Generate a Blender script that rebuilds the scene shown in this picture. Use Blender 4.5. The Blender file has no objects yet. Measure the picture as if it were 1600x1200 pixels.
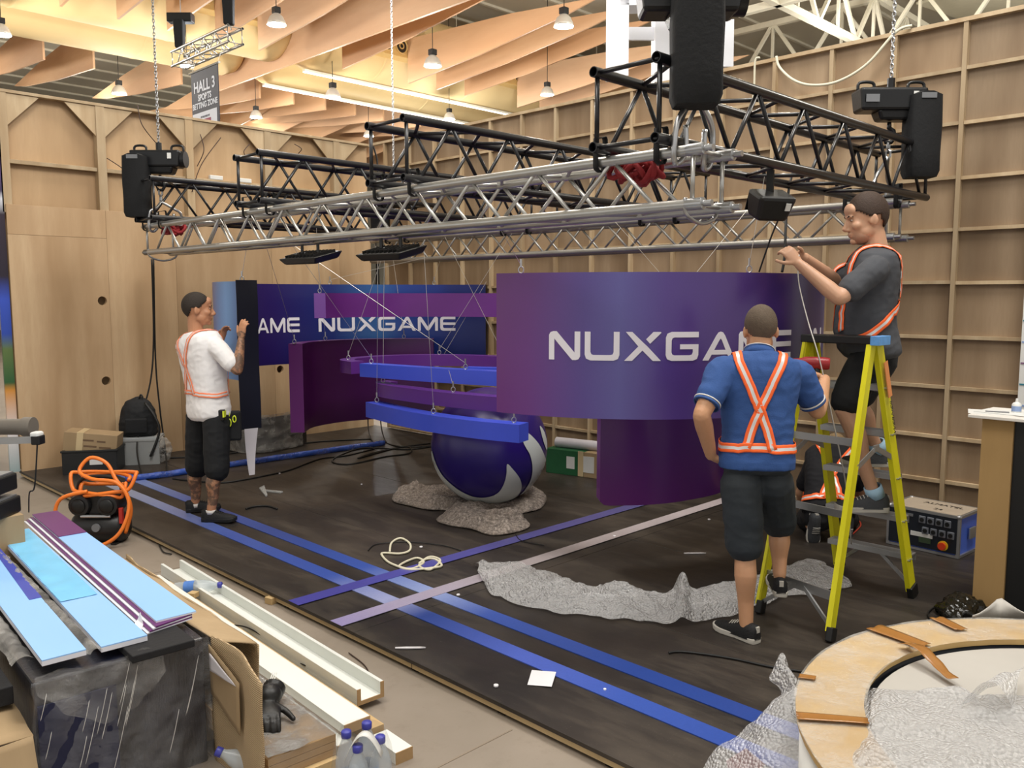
import bpy, bmesh, math, random
from mathutils import Vector, Matrix, Quaternion
from mathutils.bvhtree import BVHTree
from mathutils.geometry import delaunay_2d_cdt
random.seed(7)
SC = bpy.context.scene
COL = SC.collection
# ------------------------------------------------------------------ camera
FPX = 1330.0; CAMH = 1.78; PITCH = math.atan(138 / FPX)
cam_d = bpy.data.cameras.new('camera'); cam = bpy.data.objects.new('camera', cam_d); COL.objects.link(cam)
cam_d.sensor_fit = 'HORIZONTAL'; cam_d.sensor_width = 36; cam_d.lens = FPX / 1600 * 36
cam_d.clip_start = 0.05; cam_d.clip_end = 200
cam.location = (0, 0, CAMH); cam.rotation_euler = (math.pi / 2 - PITCH, 0, -math.pi / 4)
SC.camera = cam
# ------------------------------------------------------------------ world, lights, exposure
SC.view_settings.view_transform = 'Standard'; SC.view_settings.look = 'None'
SC.view_settings.gamma = 1; SC.view_settings.use_curve_mapping = False
SC.view_settings.exposure = 0.1
W = bpy.data.worlds.new('hall_ambient'); SC.world = W; W.use_nodes = True
W.node_tree.nodes['Background'].inputs[0].default_value = (1.0, 0.97, 0.93, 1)
W.node_tree.nodes['Background'].inputs[1].default_value = 0.80
def area(name, loc, aim, size, power, col=(1, .94, .86), sy=None):
    d = bpy.data.lights.new(name, 'AREA'); d.energy = power; d.color = col; d.size = size
    if sy: d.shape = 'RECTANGLE'; d.size_y = sy
    o = bpy.data.objects.new(name, d); COL.objects.link(o); o.location = loc
    o.rotation_euler = (Vector(aim) - Vector(loc)).to_track_quat('-Z', 'Y').to_euler()
    return o
# added soft area lights standing in for the hall's overhead lighting
area('standin_light_front', (0.5, 3.0, 7.6), (4.0, 5.0, 0), 3.0, 290, (1, .97, .92))
area('standin_light_middle', (4.5, 0.5, 8.2), (5.0, 4.0, 0), 2.4, 430, (1, .97, .92))
area('standin_light_back', (5.5, 7.5, 8.6), (5.0, 6.0, 0), 2.4, 300, (1, .92, .82))
area('standin_light_near', (-2.0, -2.0, 7.5), (2.0, 2.0, 0), 3.0, 115, (1, .96, .9))
def roof_fill(loc, power):
    d = bpy.data.lights.new('roof_fill_light', 'POINT'); d.energy = power; d.color = (1, .96, .88); d.shadow_soft_size = .2
    o = bpy.data.objects.new('roof_fill_light', d); COL.objects.link(o); o.location = loc
# added point lights without fixtures, brightening the roof beyond the stand walls
for p_ in ((11.5, 1.0, 6.6), (11.5, 6.0, 6.6), (17, 2.5, 6.6), (18, 7.5, 6.6), (24, 4, 6.6), (4, 25, 6.6), (9, 26, 6.6), (14, 27, 6.6), (2, 15, 6.6)): roof_fill(p_, 300)
# ------------------------------------------------------------------ pixel -> point on a world plane (photo is 1600 x 1200)
_ct, _st, _q = math.cos(PITCH), math.sin(PITCH), math.sqrt(.5)
def _ray(px, py):
    r = (px - 800) / FPX; u = (600 - py) / FPX
    F = _ct + u * _st
    return (F + r) * _q, (F - r) * _q, u * _ct - _st
def gz(px, py, z=0.0):
    d = _ray(px, py); t = (z - CAMH) / d[2]; return Vector((d[0] * t, d[1] * t, z))
def gx(px, py, X):
    d = _ray(px, py); t = X / d[0]; return Vector((X, d[1] * t, CAMH + d[2] * t))
def gy(px, py, Y):
    d = _ray(px, py); t = Y / d[1]; return Vector((d[0] * t, Y, CAMH + d[2] * t))
def dep(px, py, D):
    d = _ray(px, py); t = D / ((d[0] + d[1]) * _q); return Vector((d[0] * t, d[1] * t, CAMH + d[2] * t))
RIGHT = Vector((_q, -_q, 0)); FWD = Vector((_q, _q, 0)); UP = Vector((0, 0, 1))
# ------------------------------------------------------------------ materials
def lin(h):
    if isinstance(h, str):
        h = h.lstrip('#'); c = [int(h[i:i + 2], 16) / 255 for i in (0, 2, 4)]
    else: c = h
    return tuple(x / 12.92 if x <= .04045 else ((x + .055) / 1.055) ** 2.4 for x in c) + (1.0,)
class N:
    def __init__(s, name):
        s.m = bpy.data.materials.new(name); s.m.use_nodes = True; s.t = s.m.node_tree
        s.b = s.t.nodes['Principled BSDF']
    def n(s, ty, **kw):
        x = s.t.nodes.new(ty)
        for k, v in kw.items(): setattr(x, k, v)
        return x
    def l(s, a, b): s.t.links.new(a, b)
    def mixc(s, fac, a, b, mode='MIX'):
        x = s.n('ShaderNodeMix', data_type='RGBA', blend_type=mode)
        for i, v in ((0, fac), (6, a), (7, b)):
            if hasattr(v, 'is_linked'): s.l(v, x.inputs[i])
            else: x.inputs[i].default_value = v
        return x.outputs[2]
    def coord(s, which='Object', scale=(1, 1, 1)):
        tc = s.n('ShaderNodeTexCoord'); mp = s.n('ShaderNodeMapping'); mp.inputs['Scale'].default_value = scale
        s.l(tc.outputs[which], mp.inputs[0]); return mp.outputs[0]
    def noise(s, vec, scale, detail=4, rough=.55):
        x = s.n('ShaderNodeTexNoise'); x.inputs['Scale'].default_value = scale; x.inputs['Detail'].default_value = detail
        x.inputs['Roughness'].default_value = rough; s.l(vec, x.inputs['Vector']); return x.outputs['Fac']
    def ramp(s, fac, stops):
        r = s.n('ShaderNodeValToRGB'); e = r.color_ramp.elements
        while len(e) < len(stops): e.new(.5)
        for i, (p, c) in enumerate(stops):
            e[i].position = p; e[i].color = lin(c) if not isinstance(c, float) else (c, c, c, 1)
        s.l(fac, r.inputs[0]); return r.outputs[0]
    def bump(s, h, strength=.3, dist=.01):
        b = s.n('ShaderNodeBump'); b.inputs['Strength'].default_value = strength; b.inputs['Distance'].default_value = dist
        s.l(h, b.inputs['Height']); s.l(b.outputs[0], s.b.inputs['Normal'])
MATS = {}
def mat(name, col, rough=.5, metal=0.0, var=0.12, vs=6.0, bump=0.0, bs=60.0, spec=.5, trans=0.0, ior=1.45, alpha=1.0, emit=None, es=0.0, stretch=(1, 1, 1), coat=0.0):
    if name in MATS: return MATS[name]
    k = N(name); c = lin(col)
    b = k.b; b.inputs['Roughness'].default_value = rough; b.inputs['Metallic'].default_value = metal
    b.inputs['Specular IOR Level'].default_value = spec; b.inputs['Transmission Weight'].default_value = trans
    b.inputs['IOR'].default_value = ior; b.inputs['Alpha'].default_value = alpha; b.inputs['Coat Weight'].default_value = coat
    v = k.coord('Object', stretch)
    if var:
        n = k.noise(v, vs)
        dk = tuple(x * (1 - var) for x in c[:3]) + (1,); lt = tuple(min(1, x * (1 + var)) for x in c[:3]) + (1,)
        k.l(k.mixc(n, dk, lt), b.inputs['Base Color'])
    else: b.inputs['Base Color'].default_value = c
    if bump: k.bump(k.noise(v, bs, 3), bump)
    if emit: b.inputs['Emission Color'].default_value = lin(emit); b.inputs['Emission Strength'].default_value = es
    MATS[name] = k.m; return k.m
def plywood(name, base, dark, light, axis='Z', scale=1.0, rough=.6, tint=.18, contrast=.5):
    """wood grain: stretched noise warped along the grain, each sheet a little different"""
    if name in MATS: return MATS[name]
    k = N(name); st = {'Z': (2.2, 2.2, .32), 'Y': (2.2, .32, 2.2), 'X': (.32, 2.2, 2.2)}[axis]
    tc = k.n('ShaderNodeTexCoord'); oi = k.n('ShaderNodeObjectInfo')
    cm = k.n('ShaderNodeVectorMath', operation='MULTIPLY_ADD'); k.l(oi.outputs['Random'], cm.inputs[0])
    cm.inputs[1].default_value = (37, 19, 53); k.l(tc.outputs['Object'], cm.inputs[2])
    mp = k.n('ShaderNodeMapping'); mp.inputs['Scale'].default_value = [x * scale for x in st]; k.l(cm.outputs[0], mp.inputs[0])
    a = k.noise(mp.outputs[0], 1.3, 3)
    w = k.n('ShaderNodeTexWave', wave_type='RINGS', rings_direction='SPHERICAL'); w.inputs['Scale'].default_value = .9
    w.inputs['Distortion'].default_value = 9; w.inputs['Detail'].default_value = 2.5; w.inputs['Detail Scale'].default_value = .7
    k.l(mp.outputs[0], w.inputs['Vector'])
    f = k.noise(mp.outputs[0], 26, 3)
    c1 = k.ramp(a, [(.3, dark), (.55, base), (.75, light)])
    c2 = k.mixc(k.ramp(w.outputs['Fac'], [(.25, 0.0), (.9, contrast * .5)]), c1, lin(dark))
    c3 = k.mixc(k.ramp(f, [(.35, 0.0), (.75, .22)]), c2, lin(dark))
    tn = k.ramp(oi.outputs['Random'], [(0, (1 - tint,) * 3), (1, (1.0,) * 3)])
    k.l(k.mixc(1.0, c3, tn, 'MULTIPLY'), k.b.inputs['Base Color'])
    k.b.inputs['Roughness'].default_value = rough; k.bump(f, .06)
    MATS[name] = k.m; return k.m
def grad(name, stops, rough=.3, vert=None, spec=.5, noise=.05):
    """printed gradient along the U of the panel, optionally blended with a second one along V"""
    k = N(name); uv = k.n('ShaderNodeUVMap'); sp = k.n('ShaderNodeSeparateXYZ'); k.l(uv.outputs[0], sp.inputs[0])
    c = k.ramp(sp.outputs[0], stops)
    if vert: c = k.mixc(.45, c, k.ramp(sp.outputs[1], vert))
    n = k.noise(k.coord(), 90, 2)
    c = k.mixc(noise, c, n, 'OVERLAY')
    k.l(c, k.b.inputs['Base Color']); k.b.inputs['Roughness'].default_value = rough
    k.b.inputs['Specular IOR Level'].default_value = spec
    MATS[name] = k.m; return k.m
# ------------------------------------------------------------------ objects
ORG = {}
def _set(o, label=None, cat=None, group=None, kind=None):
    for k, v in (('label', label), ('category', cat), ('group', group), ('kind', kind)):
        if v: o[k] = v
    return o
def thing(name, loc, label, cat, group=None, rz=0.0):
    o = bpy.data.objects.new(name, None); COL.objects.link(o); o.empty_display_size = .1
    o.location = loc; o.rotation_euler = (0, 0, rz); ORG[o.name] = Vector(loc)
    return _set(o, label, cat, group)
def setting(name, loc=(0, 0, 0)):
    o = bpy.data.objects.new(name, None); COL.objects.link(o); o.location = loc; ORG[o.name] = Vector(loc)
    o['kind'] = 'structure'; return o
def frame(t, up=UP):
    t = t.normalized(); s = t.cross(up)
    if s.length < 1e-4: s = t.cross(Vector((1, 0, 0)))
    s.normalize(); return s, s.cross(t)
class MB:
    def __init__(s): s.v = []; s.f = []; s.uv = {}; s.mi = {}
    def add(s, vs, fs, mi=0):
        o = len(s.v); s.v += [Vector(v) for v in vs]
        for f in fs:
            if mi: s.mi[len(s.f)] = mi
            s.f.append([i + o for i in f])
        return s
    def box(s, c, sz, rot=None, mi=0):
        c = Vector(c); x, y, z = [a / 2 for a in sz]; P = [Vector(p) for p in ((-x, -y, -z), (x, -y, -z), (x, y, -z), (-x, y, -z), (-x, -y, z), (x, -y, z), (x, y, z), (-x, y, z))]
        if rot is not None:
            if isinstance(rot, (int, float)): rot = Matrix.Rotation(rot, 3, 'Z')
            P = [rot @ p for p in P]
        return s.add([c + p for p in P], [(3, 2, 1, 0), (4, 5, 6, 7), (0, 1, 5, 4), (1, 2, 6, 5), (2, 3, 7, 6), (3, 0, 4, 7)], mi)
    def span(s, a, b, mi=0):
        a, b = Vector(a), Vector(b); return s.box((a + b) / 2, [abs(x) for x in (b - a)], None, mi)
    def bar(s, a, b, w, h, up=UP, mi=0):
        a, b = Vector(a), Vector(b); t = (b - a); L = t.length; sd, u = frame(t, up)
        R = Matrix((sd, t.normalized(), u)).transposed(); return s.box((a + b) / 2, (w, L, h), R, mi)
    def ring(s, c, sd, u, ra, rb, n):
        return [c + sd * (math.cos(2 * math.pi * i / n) * ra) + u * (math.sin(2 * math.pi * i / n) * rb) for i in range(n)]
    def rings(s, R, cap=True, mi=0):
        n = len(R[0]); vs = [p for r in R for p in r]; fs = []
        for k in range(len(R) - 1):
            for i in range(n):
                j = (i + 1) % n; fs.append((k * n + i, k * n + j, (k + 1) * n + j, (k + 1) * n + i))
        if cap: fs.append(tuple(range(n))[::-1]); fs.append(tuple((len(R) - 1) * n + i for i in range(n)))
        return s.add(vs, fs, mi)
    def cyl(s, a, b, r, n=10, r2=None, cap=True, mi=0):
        a, b = Vector(a), Vector(b); sd, u = frame(b - a); r2 = r if r2 is None else r2
        return s.rings([s.ring(a, sd, u, r, r, n), s.ring(b, sd, u, r2, r2, n)], cap, mi)
    def pipe(s, a, b, r, t=.006, n=14, mi=0):
        a, b = Vector(a), Vector(b); sd, u = frame(b - a); q = (b - a).normalized() * min(.12, (b - a).length / 4)
        R = [s.ring(a + q, sd, u, r - t, r - t, n), s.ring(a, sd, u, r - t, r - t, n), s.ring(a, sd, u, r, r, n), s.ring(b, sd, u, r, r, n), s.ring(b, sd, u, r - t, r - t, n), s.ring(b - q, sd, u, r - t, r - t, n)]
        return s.rings(R, True, mi)
    def tube(s, path, r, n=8, mi=0, cap=True):
        P = [Vector(p) for p in path]; R = []; sd0 = None
        for i, p in enumerate(P):
            t = (P[min(i + 1, len(P) - 1)] - P[max(i - 1, 0)])
            if t.length < 1e-6: t = Vector((0, 0, 1))
            t.normalize()
            if sd0 is None: sd, u = frame(t)
            else:
                sd = sd0 - t * sd0.dot(t)
                if sd.length < 1e-5: sd, _ = frame(t)
                sd.normalize(); u = sd.cross(t)
            sd0 = sd; rr = r[i] if isinstance(r, (list, tuple)) else r
            R.append(s.ring(p, sd, u, rr, rr, n))
        return s.rings(R, cap, mi)
    def prism(s, poly, d, mi=0):
        d = Vector(d); n = len(poly); P = [Vector(p) for p in poly]
        return s.add(P + [p + d for p in P], [tuple(range(n))[::-1], tuple(range(n, 2 * n))] + [(i, (i + 1) % n, (i + 1) % n + n, i + n) for i in range(n)], mi)
    def lathe(s, c, prof, n=24, axis=None, cap=True, mi=0):
        c = Vector(c); sd, u, a = Vector((1, 0, 0)), Vector((0, 1, 0)), Vector((0, 0, 1))
        if axis is not None: a = Vector(axis).normalized(); sd, u = frame(a); sd, u = u, sd
        return s.rings([s.ring(c + a * z, sd, u, max(r, 1e-4), max(r, 1e-4), n) for r, z in prof], cap, mi)
    def ell(s, c, r, n=16, m=10, rot=None, mi=0):
        c = Vector(c); R = []
        for k in range(m + 1):
            th = math.pi * (k + .02) / (m + .04); z = -math.cos(th) * r[2]; q = math.sin(th); rr = []
            for i in range(n):
                p = Vector((math.cos(2 * math.pi * i / n) * q * r[0], math.sin(2 * math.pi * i / n) * q * r[1], z))
                rr.append(c + (rot @ p if rot is not None else p))
            R.append(rr)
        return s.rings(R, True, mi)
    def grid(s, fn, nu, nv, mi=0, closed=False):
        vs = [fn(i / nu, j / nv) for j in range(nv + 1) for i in range(nu + 1)]
        fs = [(j * (nu + 1) + i, j * (nu + 1) + i + 1, (j + 1) * (nu + 1) + i + 1, (j + 1) * (nu + 1) + i) for j in range(nv) for i in range(nu)]
        return s.add(vs, fs, mi)
    def build(s, name, m, parent=None, smooth=False, label=None, cat=None, group=None, kind=None, bevel=0.0, sub=0, solid=0.0, loc=None, uvf=None, auto=None, seg=2):
        off = ORG.get(parent.name, Vector()) if parent is not None else (Vector(loc) if loc is not None else Vector())
        me = bpy.data.meshes.new(name); me.from_pydata([v - off for v in s.v], [], s.f); 
        for q in (m if isinstance(m, (list, tuple)) else [m]): me.materials.append(q)
        for i, k in s.mi.items(): me.polygons[i].material_index = k
        bm = bmesh.new(); bm.from_mesh(me); bmesh.ops.recalc_face_normals(bm, faces=bm.faces); bm.to_mesh(me); bm.free()
        if uvf:
            ul = me.uv_layers.new(name='UVMap')
            for p in me.polygons:
                for li in p.loop_indices: ul.data[li].uv = uvf(s.v[me.loops[li].vertex_index], me.loops[li].vertex_index)
        if smooth:
            me.polygons.foreach_set('use_smooth', [True] * len(me.polygons))
            if auto: me.set_sharp_from_angle(angle=math.radians(auto))
        o = bpy.data.objects.new(name, me); COL.objects.link(o); ORG[o.name] = off
        if parent is not None: o.parent = parent
        elif loc is not None: o.location = loc
        if solid: q = o.modifiers.new('thickness', 'SOLIDIFY'); q.thickness = solid; q.offset = 0
        if bevel: q = o.modifiers.new('bevel', 'BEVEL'); q.width = bevel; q.segments = seg; q.limit_method = 'ANGLE'
        if sub: q = o.modifiers.new('sub', 'SUBSURF'); q.levels = sub; q.render_levels = sub
        return _set(o, label, cat, group, kind)
def inst(o, parent, loc, rot=(0, 0, 0), scale=(1, 1, 1), name=None):
    c = bpy.data.objects.new(name or o.name.split('.')[0], o.data); COL.objects.link(c); c.parent = parent
    for q in o.modifiers:
        k = c.modifiers.new(q.name, q.type)
        for a in ('width', 'segments', 'limit_method', 'thickness', 'offset', 'levels', 'render_levels'):
            if hasattr(q, a): setattr(k, a, getattr(q, a))
    c.location = loc; c.rotation_euler = rot; c.scale = scale; ORG[c.name] = Vector(); return c
def copy_tree(o, parent=None):
    c = o.copy(); COL.objects.link(c); c.parent = parent; ORG[c.name] = ORG.get(o.name, Vector())
    for ch in list(o.children): copy_tree(ch, c)
    return c
def smooth_path(P, n=8, closed=False):
    """Catmull-Rom through the points"""
    P = [Vector(p) for p in P]; out = []; L = len(P)
    rng = range(L) if closed else range(L - 1)
    for i in rng:
        g = (lambda k: P[k % L]) if closed else (lambda k: P[min(max(k, 0), L - 1)])
        a, b, c, d = g(i - 1), g(i), g(i + 1), g(i + 2)
        for k in range(n):
            t = k / n
            out.append(.5 * ((2 * b) + (c - a) * t + (2 * a - 5 * b + 4 * c - d) * t * t + (3 * b - a - 3 * c + d) * t ** 3))
    if not closed: out.append(P[-1])
    return out
def cable(name, pts, r, m, label=None, cat='cable', n=8, sides=7, parent=None, smooth=True, group=None):
    P = smooth_path(pts, n) if n else pts
    b = MB().tube(P, r, sides)
    return b.build(name, m, parent, True, label, cat if parent is None else None, group, loc=None if parent is not None else P[0])
# ================================================================== the setting
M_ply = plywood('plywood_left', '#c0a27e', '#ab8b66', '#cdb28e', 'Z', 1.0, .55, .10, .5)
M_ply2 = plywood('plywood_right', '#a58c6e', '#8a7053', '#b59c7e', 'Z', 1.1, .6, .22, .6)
M_pine = plywood('pine_batten', '#bda786', '#a88e6b', '#ccb796', 'Z', 2.0, .6, .12, .3)
M_ply_up = plywood('plywood_upper', '#b99a74', '#a38460', '#c6a884', 'Z', .8, .6, .08, .3)
WX, WY, WH = 6.86, 9.57, 3.79
# --- hall floor: worn concrete
def concrete():
    k = N('concrete'); v = k.coord()
    a = k.noise(v, .7, 6); b = k.noise(v, 9, 5, .7); c = k.noise(v, 60, 2)
    col = k.ramp(a, [(.3, '#7d7266'), (.5, '#8a7f72'), (.7, '#978b7e')])
    col = k.mixc(k.ramp(b, [(.55, 0.0), (.8, .5)]), col, lin('#766a5d'))
    col = k.mixc(k.ramp(c, [(.62, 0.0), (.8, .35)]), col, lin('#7f7264'))
    k.l(col, k.b.inputs['Base Color']); k.b.inputs['Roughness'].default_value = .62; k.bump(b, .08)
    return k.m
FZ = -0.065
b = MB(); b.span((-12, -12, FZ - .2), (60, 60, FZ)); fl = b.build('floor', concrete(), None, kind='structure')
m_joint = mat('floor_joint', '#8a7d6e', .9)
for i, (a, c) in enumerate((((1.45, -3, 0), (1.45, 11, 0)), ((-2, 2.45, 0), (2.45, 2.45, 0)), ((-2, 5.6, 0), (2.45, 5.6, 0)))):
    MB().bar(Vector(a) + UP * (FZ + .001), Vector(c) + UP * (FZ + .001), .008, .002).build('floor_joint', m_joint, fl)
# --- stand platform: black dusty boards on timber edge
def black_board():
    k = N('black_platform'); v = k.coord(); w = k.coord('Object', (1, .25, 1))
    a = k.noise(v, .9, 5); b_ = k.noise(w, 3.5, 6, .7); c = k.noise(v, 140, 2)
    col = k.ramp(a, [(.35, '#1c1918'), (.6, '#332d28'), (.75, '#4a423a')])
    col = k.mixc(k.ramp(b_, [(.48, 0.0), (.75, .55)]), col, lin('#5d5347'))
    col = k.mixc(k.ramp(c, [(.68, 0.0), (.74, .35)]), col, lin('#8d857a'))
    k.l(col, k.b.inputs['Base Color'])
    k.l(k.ramp(b_, [(.3, .38), (.7, .62)]), k.b.inputs['Roughness']); k.b.inputs['Specular IOR Level'].default_value = .4
    return k.m
M_plat = black_board()
plat = setting('floor_platform')
PX0, PY0 = 2.49, -1.2
xs = [2.49, 3.71, 4.93, 6.15, 6.9]; ys = [-1.2, 1.24, 3.68, 6.12, 8.56, 9.62]
for i in range(len(xs) - 1):
    for j in range(len(ys) - 1):
        MB().span((xs[i] + .0015, ys[j] + .0015, -.02), (xs[i + 1] - .0015, ys[j + 1] - .0015, 0)).build('platform_board', M_plat, plat, bevel=.002)
m_edge = mat('timber_edge', '#b9a27a', .7, var=.25, vs=9)
m_dark = mat('gap_shade', '#1d1815', .9)  # near-black colour for the shade under the platform edge, put on the joists
y = -1.2
while y < 9.5:
    y2 = min(y + 2.2, 9.6); MB().span((2.500, y + .004, -.047), (2.535, y2 - .004, -.021)).build('edge_batten', m_edge, plat); y = y2
for yy in [k * .61 - 1.1 for k in range(18)]:
    MB().span((2.515, yy, FZ), (6.8, yy + .045, -.047)).build('joist', m_dark, plat)
# coloured inlay strips in the platform (light gradient prints)
def strip(name, x0, y0, x1, y1, stops, m):
    along = abs(y1 - y0) > abs(x1 - x0); bb = MB().span((x0, y0, .0005), (x1, y1, .005)) if along else MB().span((x0, y0, .0052), (x1, y1, .0075))
    f = (lambda v, i: ((v.y - y0) / (y1 - y0), v.x)) if along else (lambda v, i: ((v.x - x0) / (x1 - x0), v.y))
    return bb.build(name, grad(m, stops, .35, noise=.12), plat, uvf=f)
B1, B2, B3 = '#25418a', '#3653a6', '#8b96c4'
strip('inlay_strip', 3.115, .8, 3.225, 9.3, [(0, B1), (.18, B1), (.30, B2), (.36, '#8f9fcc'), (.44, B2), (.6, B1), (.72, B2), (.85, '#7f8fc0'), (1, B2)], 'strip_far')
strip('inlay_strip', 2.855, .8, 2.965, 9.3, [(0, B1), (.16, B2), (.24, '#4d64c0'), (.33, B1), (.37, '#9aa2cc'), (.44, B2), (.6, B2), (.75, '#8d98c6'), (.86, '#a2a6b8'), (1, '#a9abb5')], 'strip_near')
strip('inlay_strip', 2.485, 3.785, 6.6, 3.895, [(0, '#8f86b4'), (.1, '#a49cb8'), (.3, '#a39a9c'), (.6, '#a89ea0'), (.8, '#bcb2b6'), (1, '#b5abb0')], 'strip_cross_light')
strip('inlay_strip', 2.485, 4.225, 6.4, 4.335, [(0, '#3f3f93'), (.2, '#4a4a9c'), (.4, '#53508f'), (.7, '#4d4a80'), (1, '#5a5590')], 'strip_cross_violet')
# --- left wall: ply sheets below, framed bays with gussets above
wl = setting('wall_left')
X0 = 2.50
posts = [2.52, 3.44, 4.40, 5.38, 6.36]
def pbox(n, a, c, m, bevel=.003): return MB().span(a, c).build(n, m, wl, bevel=bevel)
edges = [2.50, 3.44, 4.18, 5.38, 6.36, 6.86]
holes = [(160, 470), (180, 495), (166, 595), (186, 595), (31, 603), (438, 577), (530, 668)]
hp = [gy(px, py, WY - .018) for px, py in holes]
def sheet_with_holes(x0, x1, z0, z1, name='plywood_sheet'):
    """sheet in the plane Y=WY, front at WY-.018, with round cable holes cut through"""
    hs = [h for h in hp if x0 + .06 < h.x < x1 - .06 and z0 + .06 < h.z < z1 - .06]
    if not hs: return pbox(name, (x0 + .001, WY - .018, z0), (x1 - .001, WY, z1), M_ply, .0015)
    pts = [(x0 + .001, z0), (x1 - .001, z0), (x1 - .001, z1), (x0 + .001, z1)]; ed = [(0, 1), (1, 2), (2, 3), (3, 0)]
    for h in hs:
        s = len(pts); n = 20
        pts += [(h.x + .047 * math.cos(2 * math.pi * i / n), h.z + .047 * math.sin(2 * math.pi * i / n)) for i in range(n)]
        ed += [(s + i, s + (i + 1) % n) for i in range(n)]
    V, E, F, *_ = delaunay_2d_cdt([Vector(p) for p in pts], ed, [], 0, 1e-5)
    bb = MB(); n = len(V); fs = []
    for f in F:
        c = sum((V[i] for i in f), Vector((0, 0))) / len(f)
        if all((c - Vector((h.x, h.z))).length > .046 for h in hs): fs.append(tuple(f))
    bb.add([(v.x, WY - .018, v.y) for v in V], fs); bb.add([(v.x, WY, v.y) for v in V], [f[::-1] for f in fs])
    for h in hs: bb.lathe((h.x, WY - .018, h.z), [(.047, 0), (.047, .05)], 20, (0, 1, 0), False)
    return bb.build(name, M_ply, wl)
for i in range(len(edges) - 1):
    a, c = edges[i], edges[i + 1]
    if i == 0:
        sheet_with_holes(a, c, .0, 2.385); sheet_with_holes(a, c, 2.387, 2.68)
    else: sheet_with_holes(a, c, .0, 2.68)
MB().span((2.5, WY + .10, 0), (6.9, WY + .115, WH)).build('back_board', M_ply_up, wl)
for i in range(len(posts)):
    x = posts[i]; pbox('post', (x - .045, WY + .0, 2.60), (x + .045, WY + .098, WH - .03), M_pine)
pbox('top_rail', (2.49, WY - .005, WH - .03), (6.9, WY + .10, WH), M_pine)
bays = [(2.565, 3.395), (3.485, 4.355), (4.445, 5.335), (5.425, 6.315), (6.405, 6.86)]
for a, c in bays:
    pbox('mid_rail', (a, WY + .025, 3.085), (c, WY + .098, 3.125), M_pine)
    for s, x in ((1, a), (-1, c)):
        if x > 6.8: continue
        MB().prism([(x, WY + .012, WH - .032), (x + s * .30, WY + .012, WH - .032), (x, WY + .012, WH - .34)], (0, .018, 0)).build('gusset', M_pine, wl)
# --- right wall: ply sheets with a grid of battens
wr = setting('wall_right')
YV = [1.70 + .502 * k for k in range(-5, 16)]
ZR = [.03, .355, .705, 1.085, 1.465, 1.88, 2.27, 2.65, 3.04, 3.43]
for k in range(0, len(YV) - 1, 2):
    y1 = YV[k + 2] if k + 2 < len(YV) else 9.57
    for z0, z1 in ((0, 1.88), (1.88, WH - .02)):
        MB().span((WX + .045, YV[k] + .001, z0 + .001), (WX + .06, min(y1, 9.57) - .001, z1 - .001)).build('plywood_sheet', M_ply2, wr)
proto = MB().span((0, -.016, 0), (.045, .016, WH - .04)).build('upright_batten', M_pine, wr); proto.location = (WX, YV[0], .01)
for yv in YV[1:]:
    if yv < 9.55: inst(proto, wr, (WX, yv, .01))
proto = MB().span((0, .017, -.013), (.038, .485, .013)).build('cross_batten', M_pine, wr); proto.location = (WX + .007, YV[0], ZR[0])
for i, yv in enumerate(YV):
    for j, z in enumerate(ZR):
        if (i or j) and yv < 9.1: inst(proto, wr, (WX + .007, yv, z + random.uniform(-.006, .006)))
MB().span((WX - .005, -.8, WH - .03), (WX + .06, 9.57, WH)).build('top_batten', M_pine, wr)
# --- printed end wall of the neighbouring stand on the far left
wn = setting('wall_far')
nk = N('neighbour_print'); tc = nk.n('ShaderNodeTexCoord'); sp = nk.n('ShaderNodeSeparateXYZ'); nk.l(tc.outputs['Generated'], sp.inputs[0])
nc = nk.ramp(sp.outputs[2], [(0, '#8fa3a6'), (.1, '#d8d4d6'), (.22, '#c98a3a'), (.24, '#2f5a35'), (.33, '#5b7040'), (.37, '#2b46a0'), (.46, '#3550b8'), (.52, '#241c2a'), (.68, '#2c2030'), (.72, '#cfd2da'), (.74, '#31264a'), (.85, '#6a4a86'), (.9, '#2e2440'), (1, '#281f3a')])
nk.l(nc, nk.b.inputs['Base Color']); nk.b.inputs['Roughness'].default_value = .4
MB().span((2.40, 9.57, 0), (2.49, 9.60, 3.79)).build('printed_panel', nk.m, wn)
m_wh = mat('white_coat', '#d9d6d2', .5); m_teal = mat('teal_panel', '#7d9a9b', .5)
MB().span((1.2, 11.0, FZ), (2.55, 11.1, 1.55)).build('white_board', m_wh, wn)
MB().span((1.2, 10.95, FZ), (2.55, 10.99, .75)).build('teal_board', m_teal, wn)
MB().span((1.8, 10.93, 1.05), (2.6, 10.98, 1.3)).build('dark_sign', mat('dark_sign', '#23262c', .5), wn)
# ================================================================== roof of the hall
ce = setting('ceiling')
M_roof = mat('roof_sheet', '#c9c2b0', .8, var=.12, vs=.6)
M_duct = mat('duct_fabric', '#dcc08a', .75, var=.10, vs=1.2)
M_baf = plywood('baffle_ply', '#cfa57e', '#be9169', '#dab68f', 'Y', .35, .6, .08, .2)
M_white_steel = mat('white_steel', '#d8d2bf', .6)
MB().span((-14, -14, 9.9), (60, 60, 10.05)).build('roof_deck', M_roof, ce)
k = 0
rib = MB().box((0, 0, 0), (74, .10, .07)).build('deck_rib', M_white_steel, ce); rib.location = (23, 0, 9.87)
for yy in [1.5 * q for q in range(1, 32)]: inst(rib, ce, (23, yy, 9.87))
wing = [(17.0, 6.95), (14.5, 7.13), (12.0, 7.40), (11.0, 7.57), (12.2, 7.68), (13.4, 7.80), (15.2, 7.90), (17.0, 8.0)]
bb = MB(); bb.prism([(0, y_, z_) for y_, z_ in wing], (.045, 0, 0)); pw = bb.build('baffle', M_baf, ce); pw.location = (9.4, 0, 0)
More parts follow.
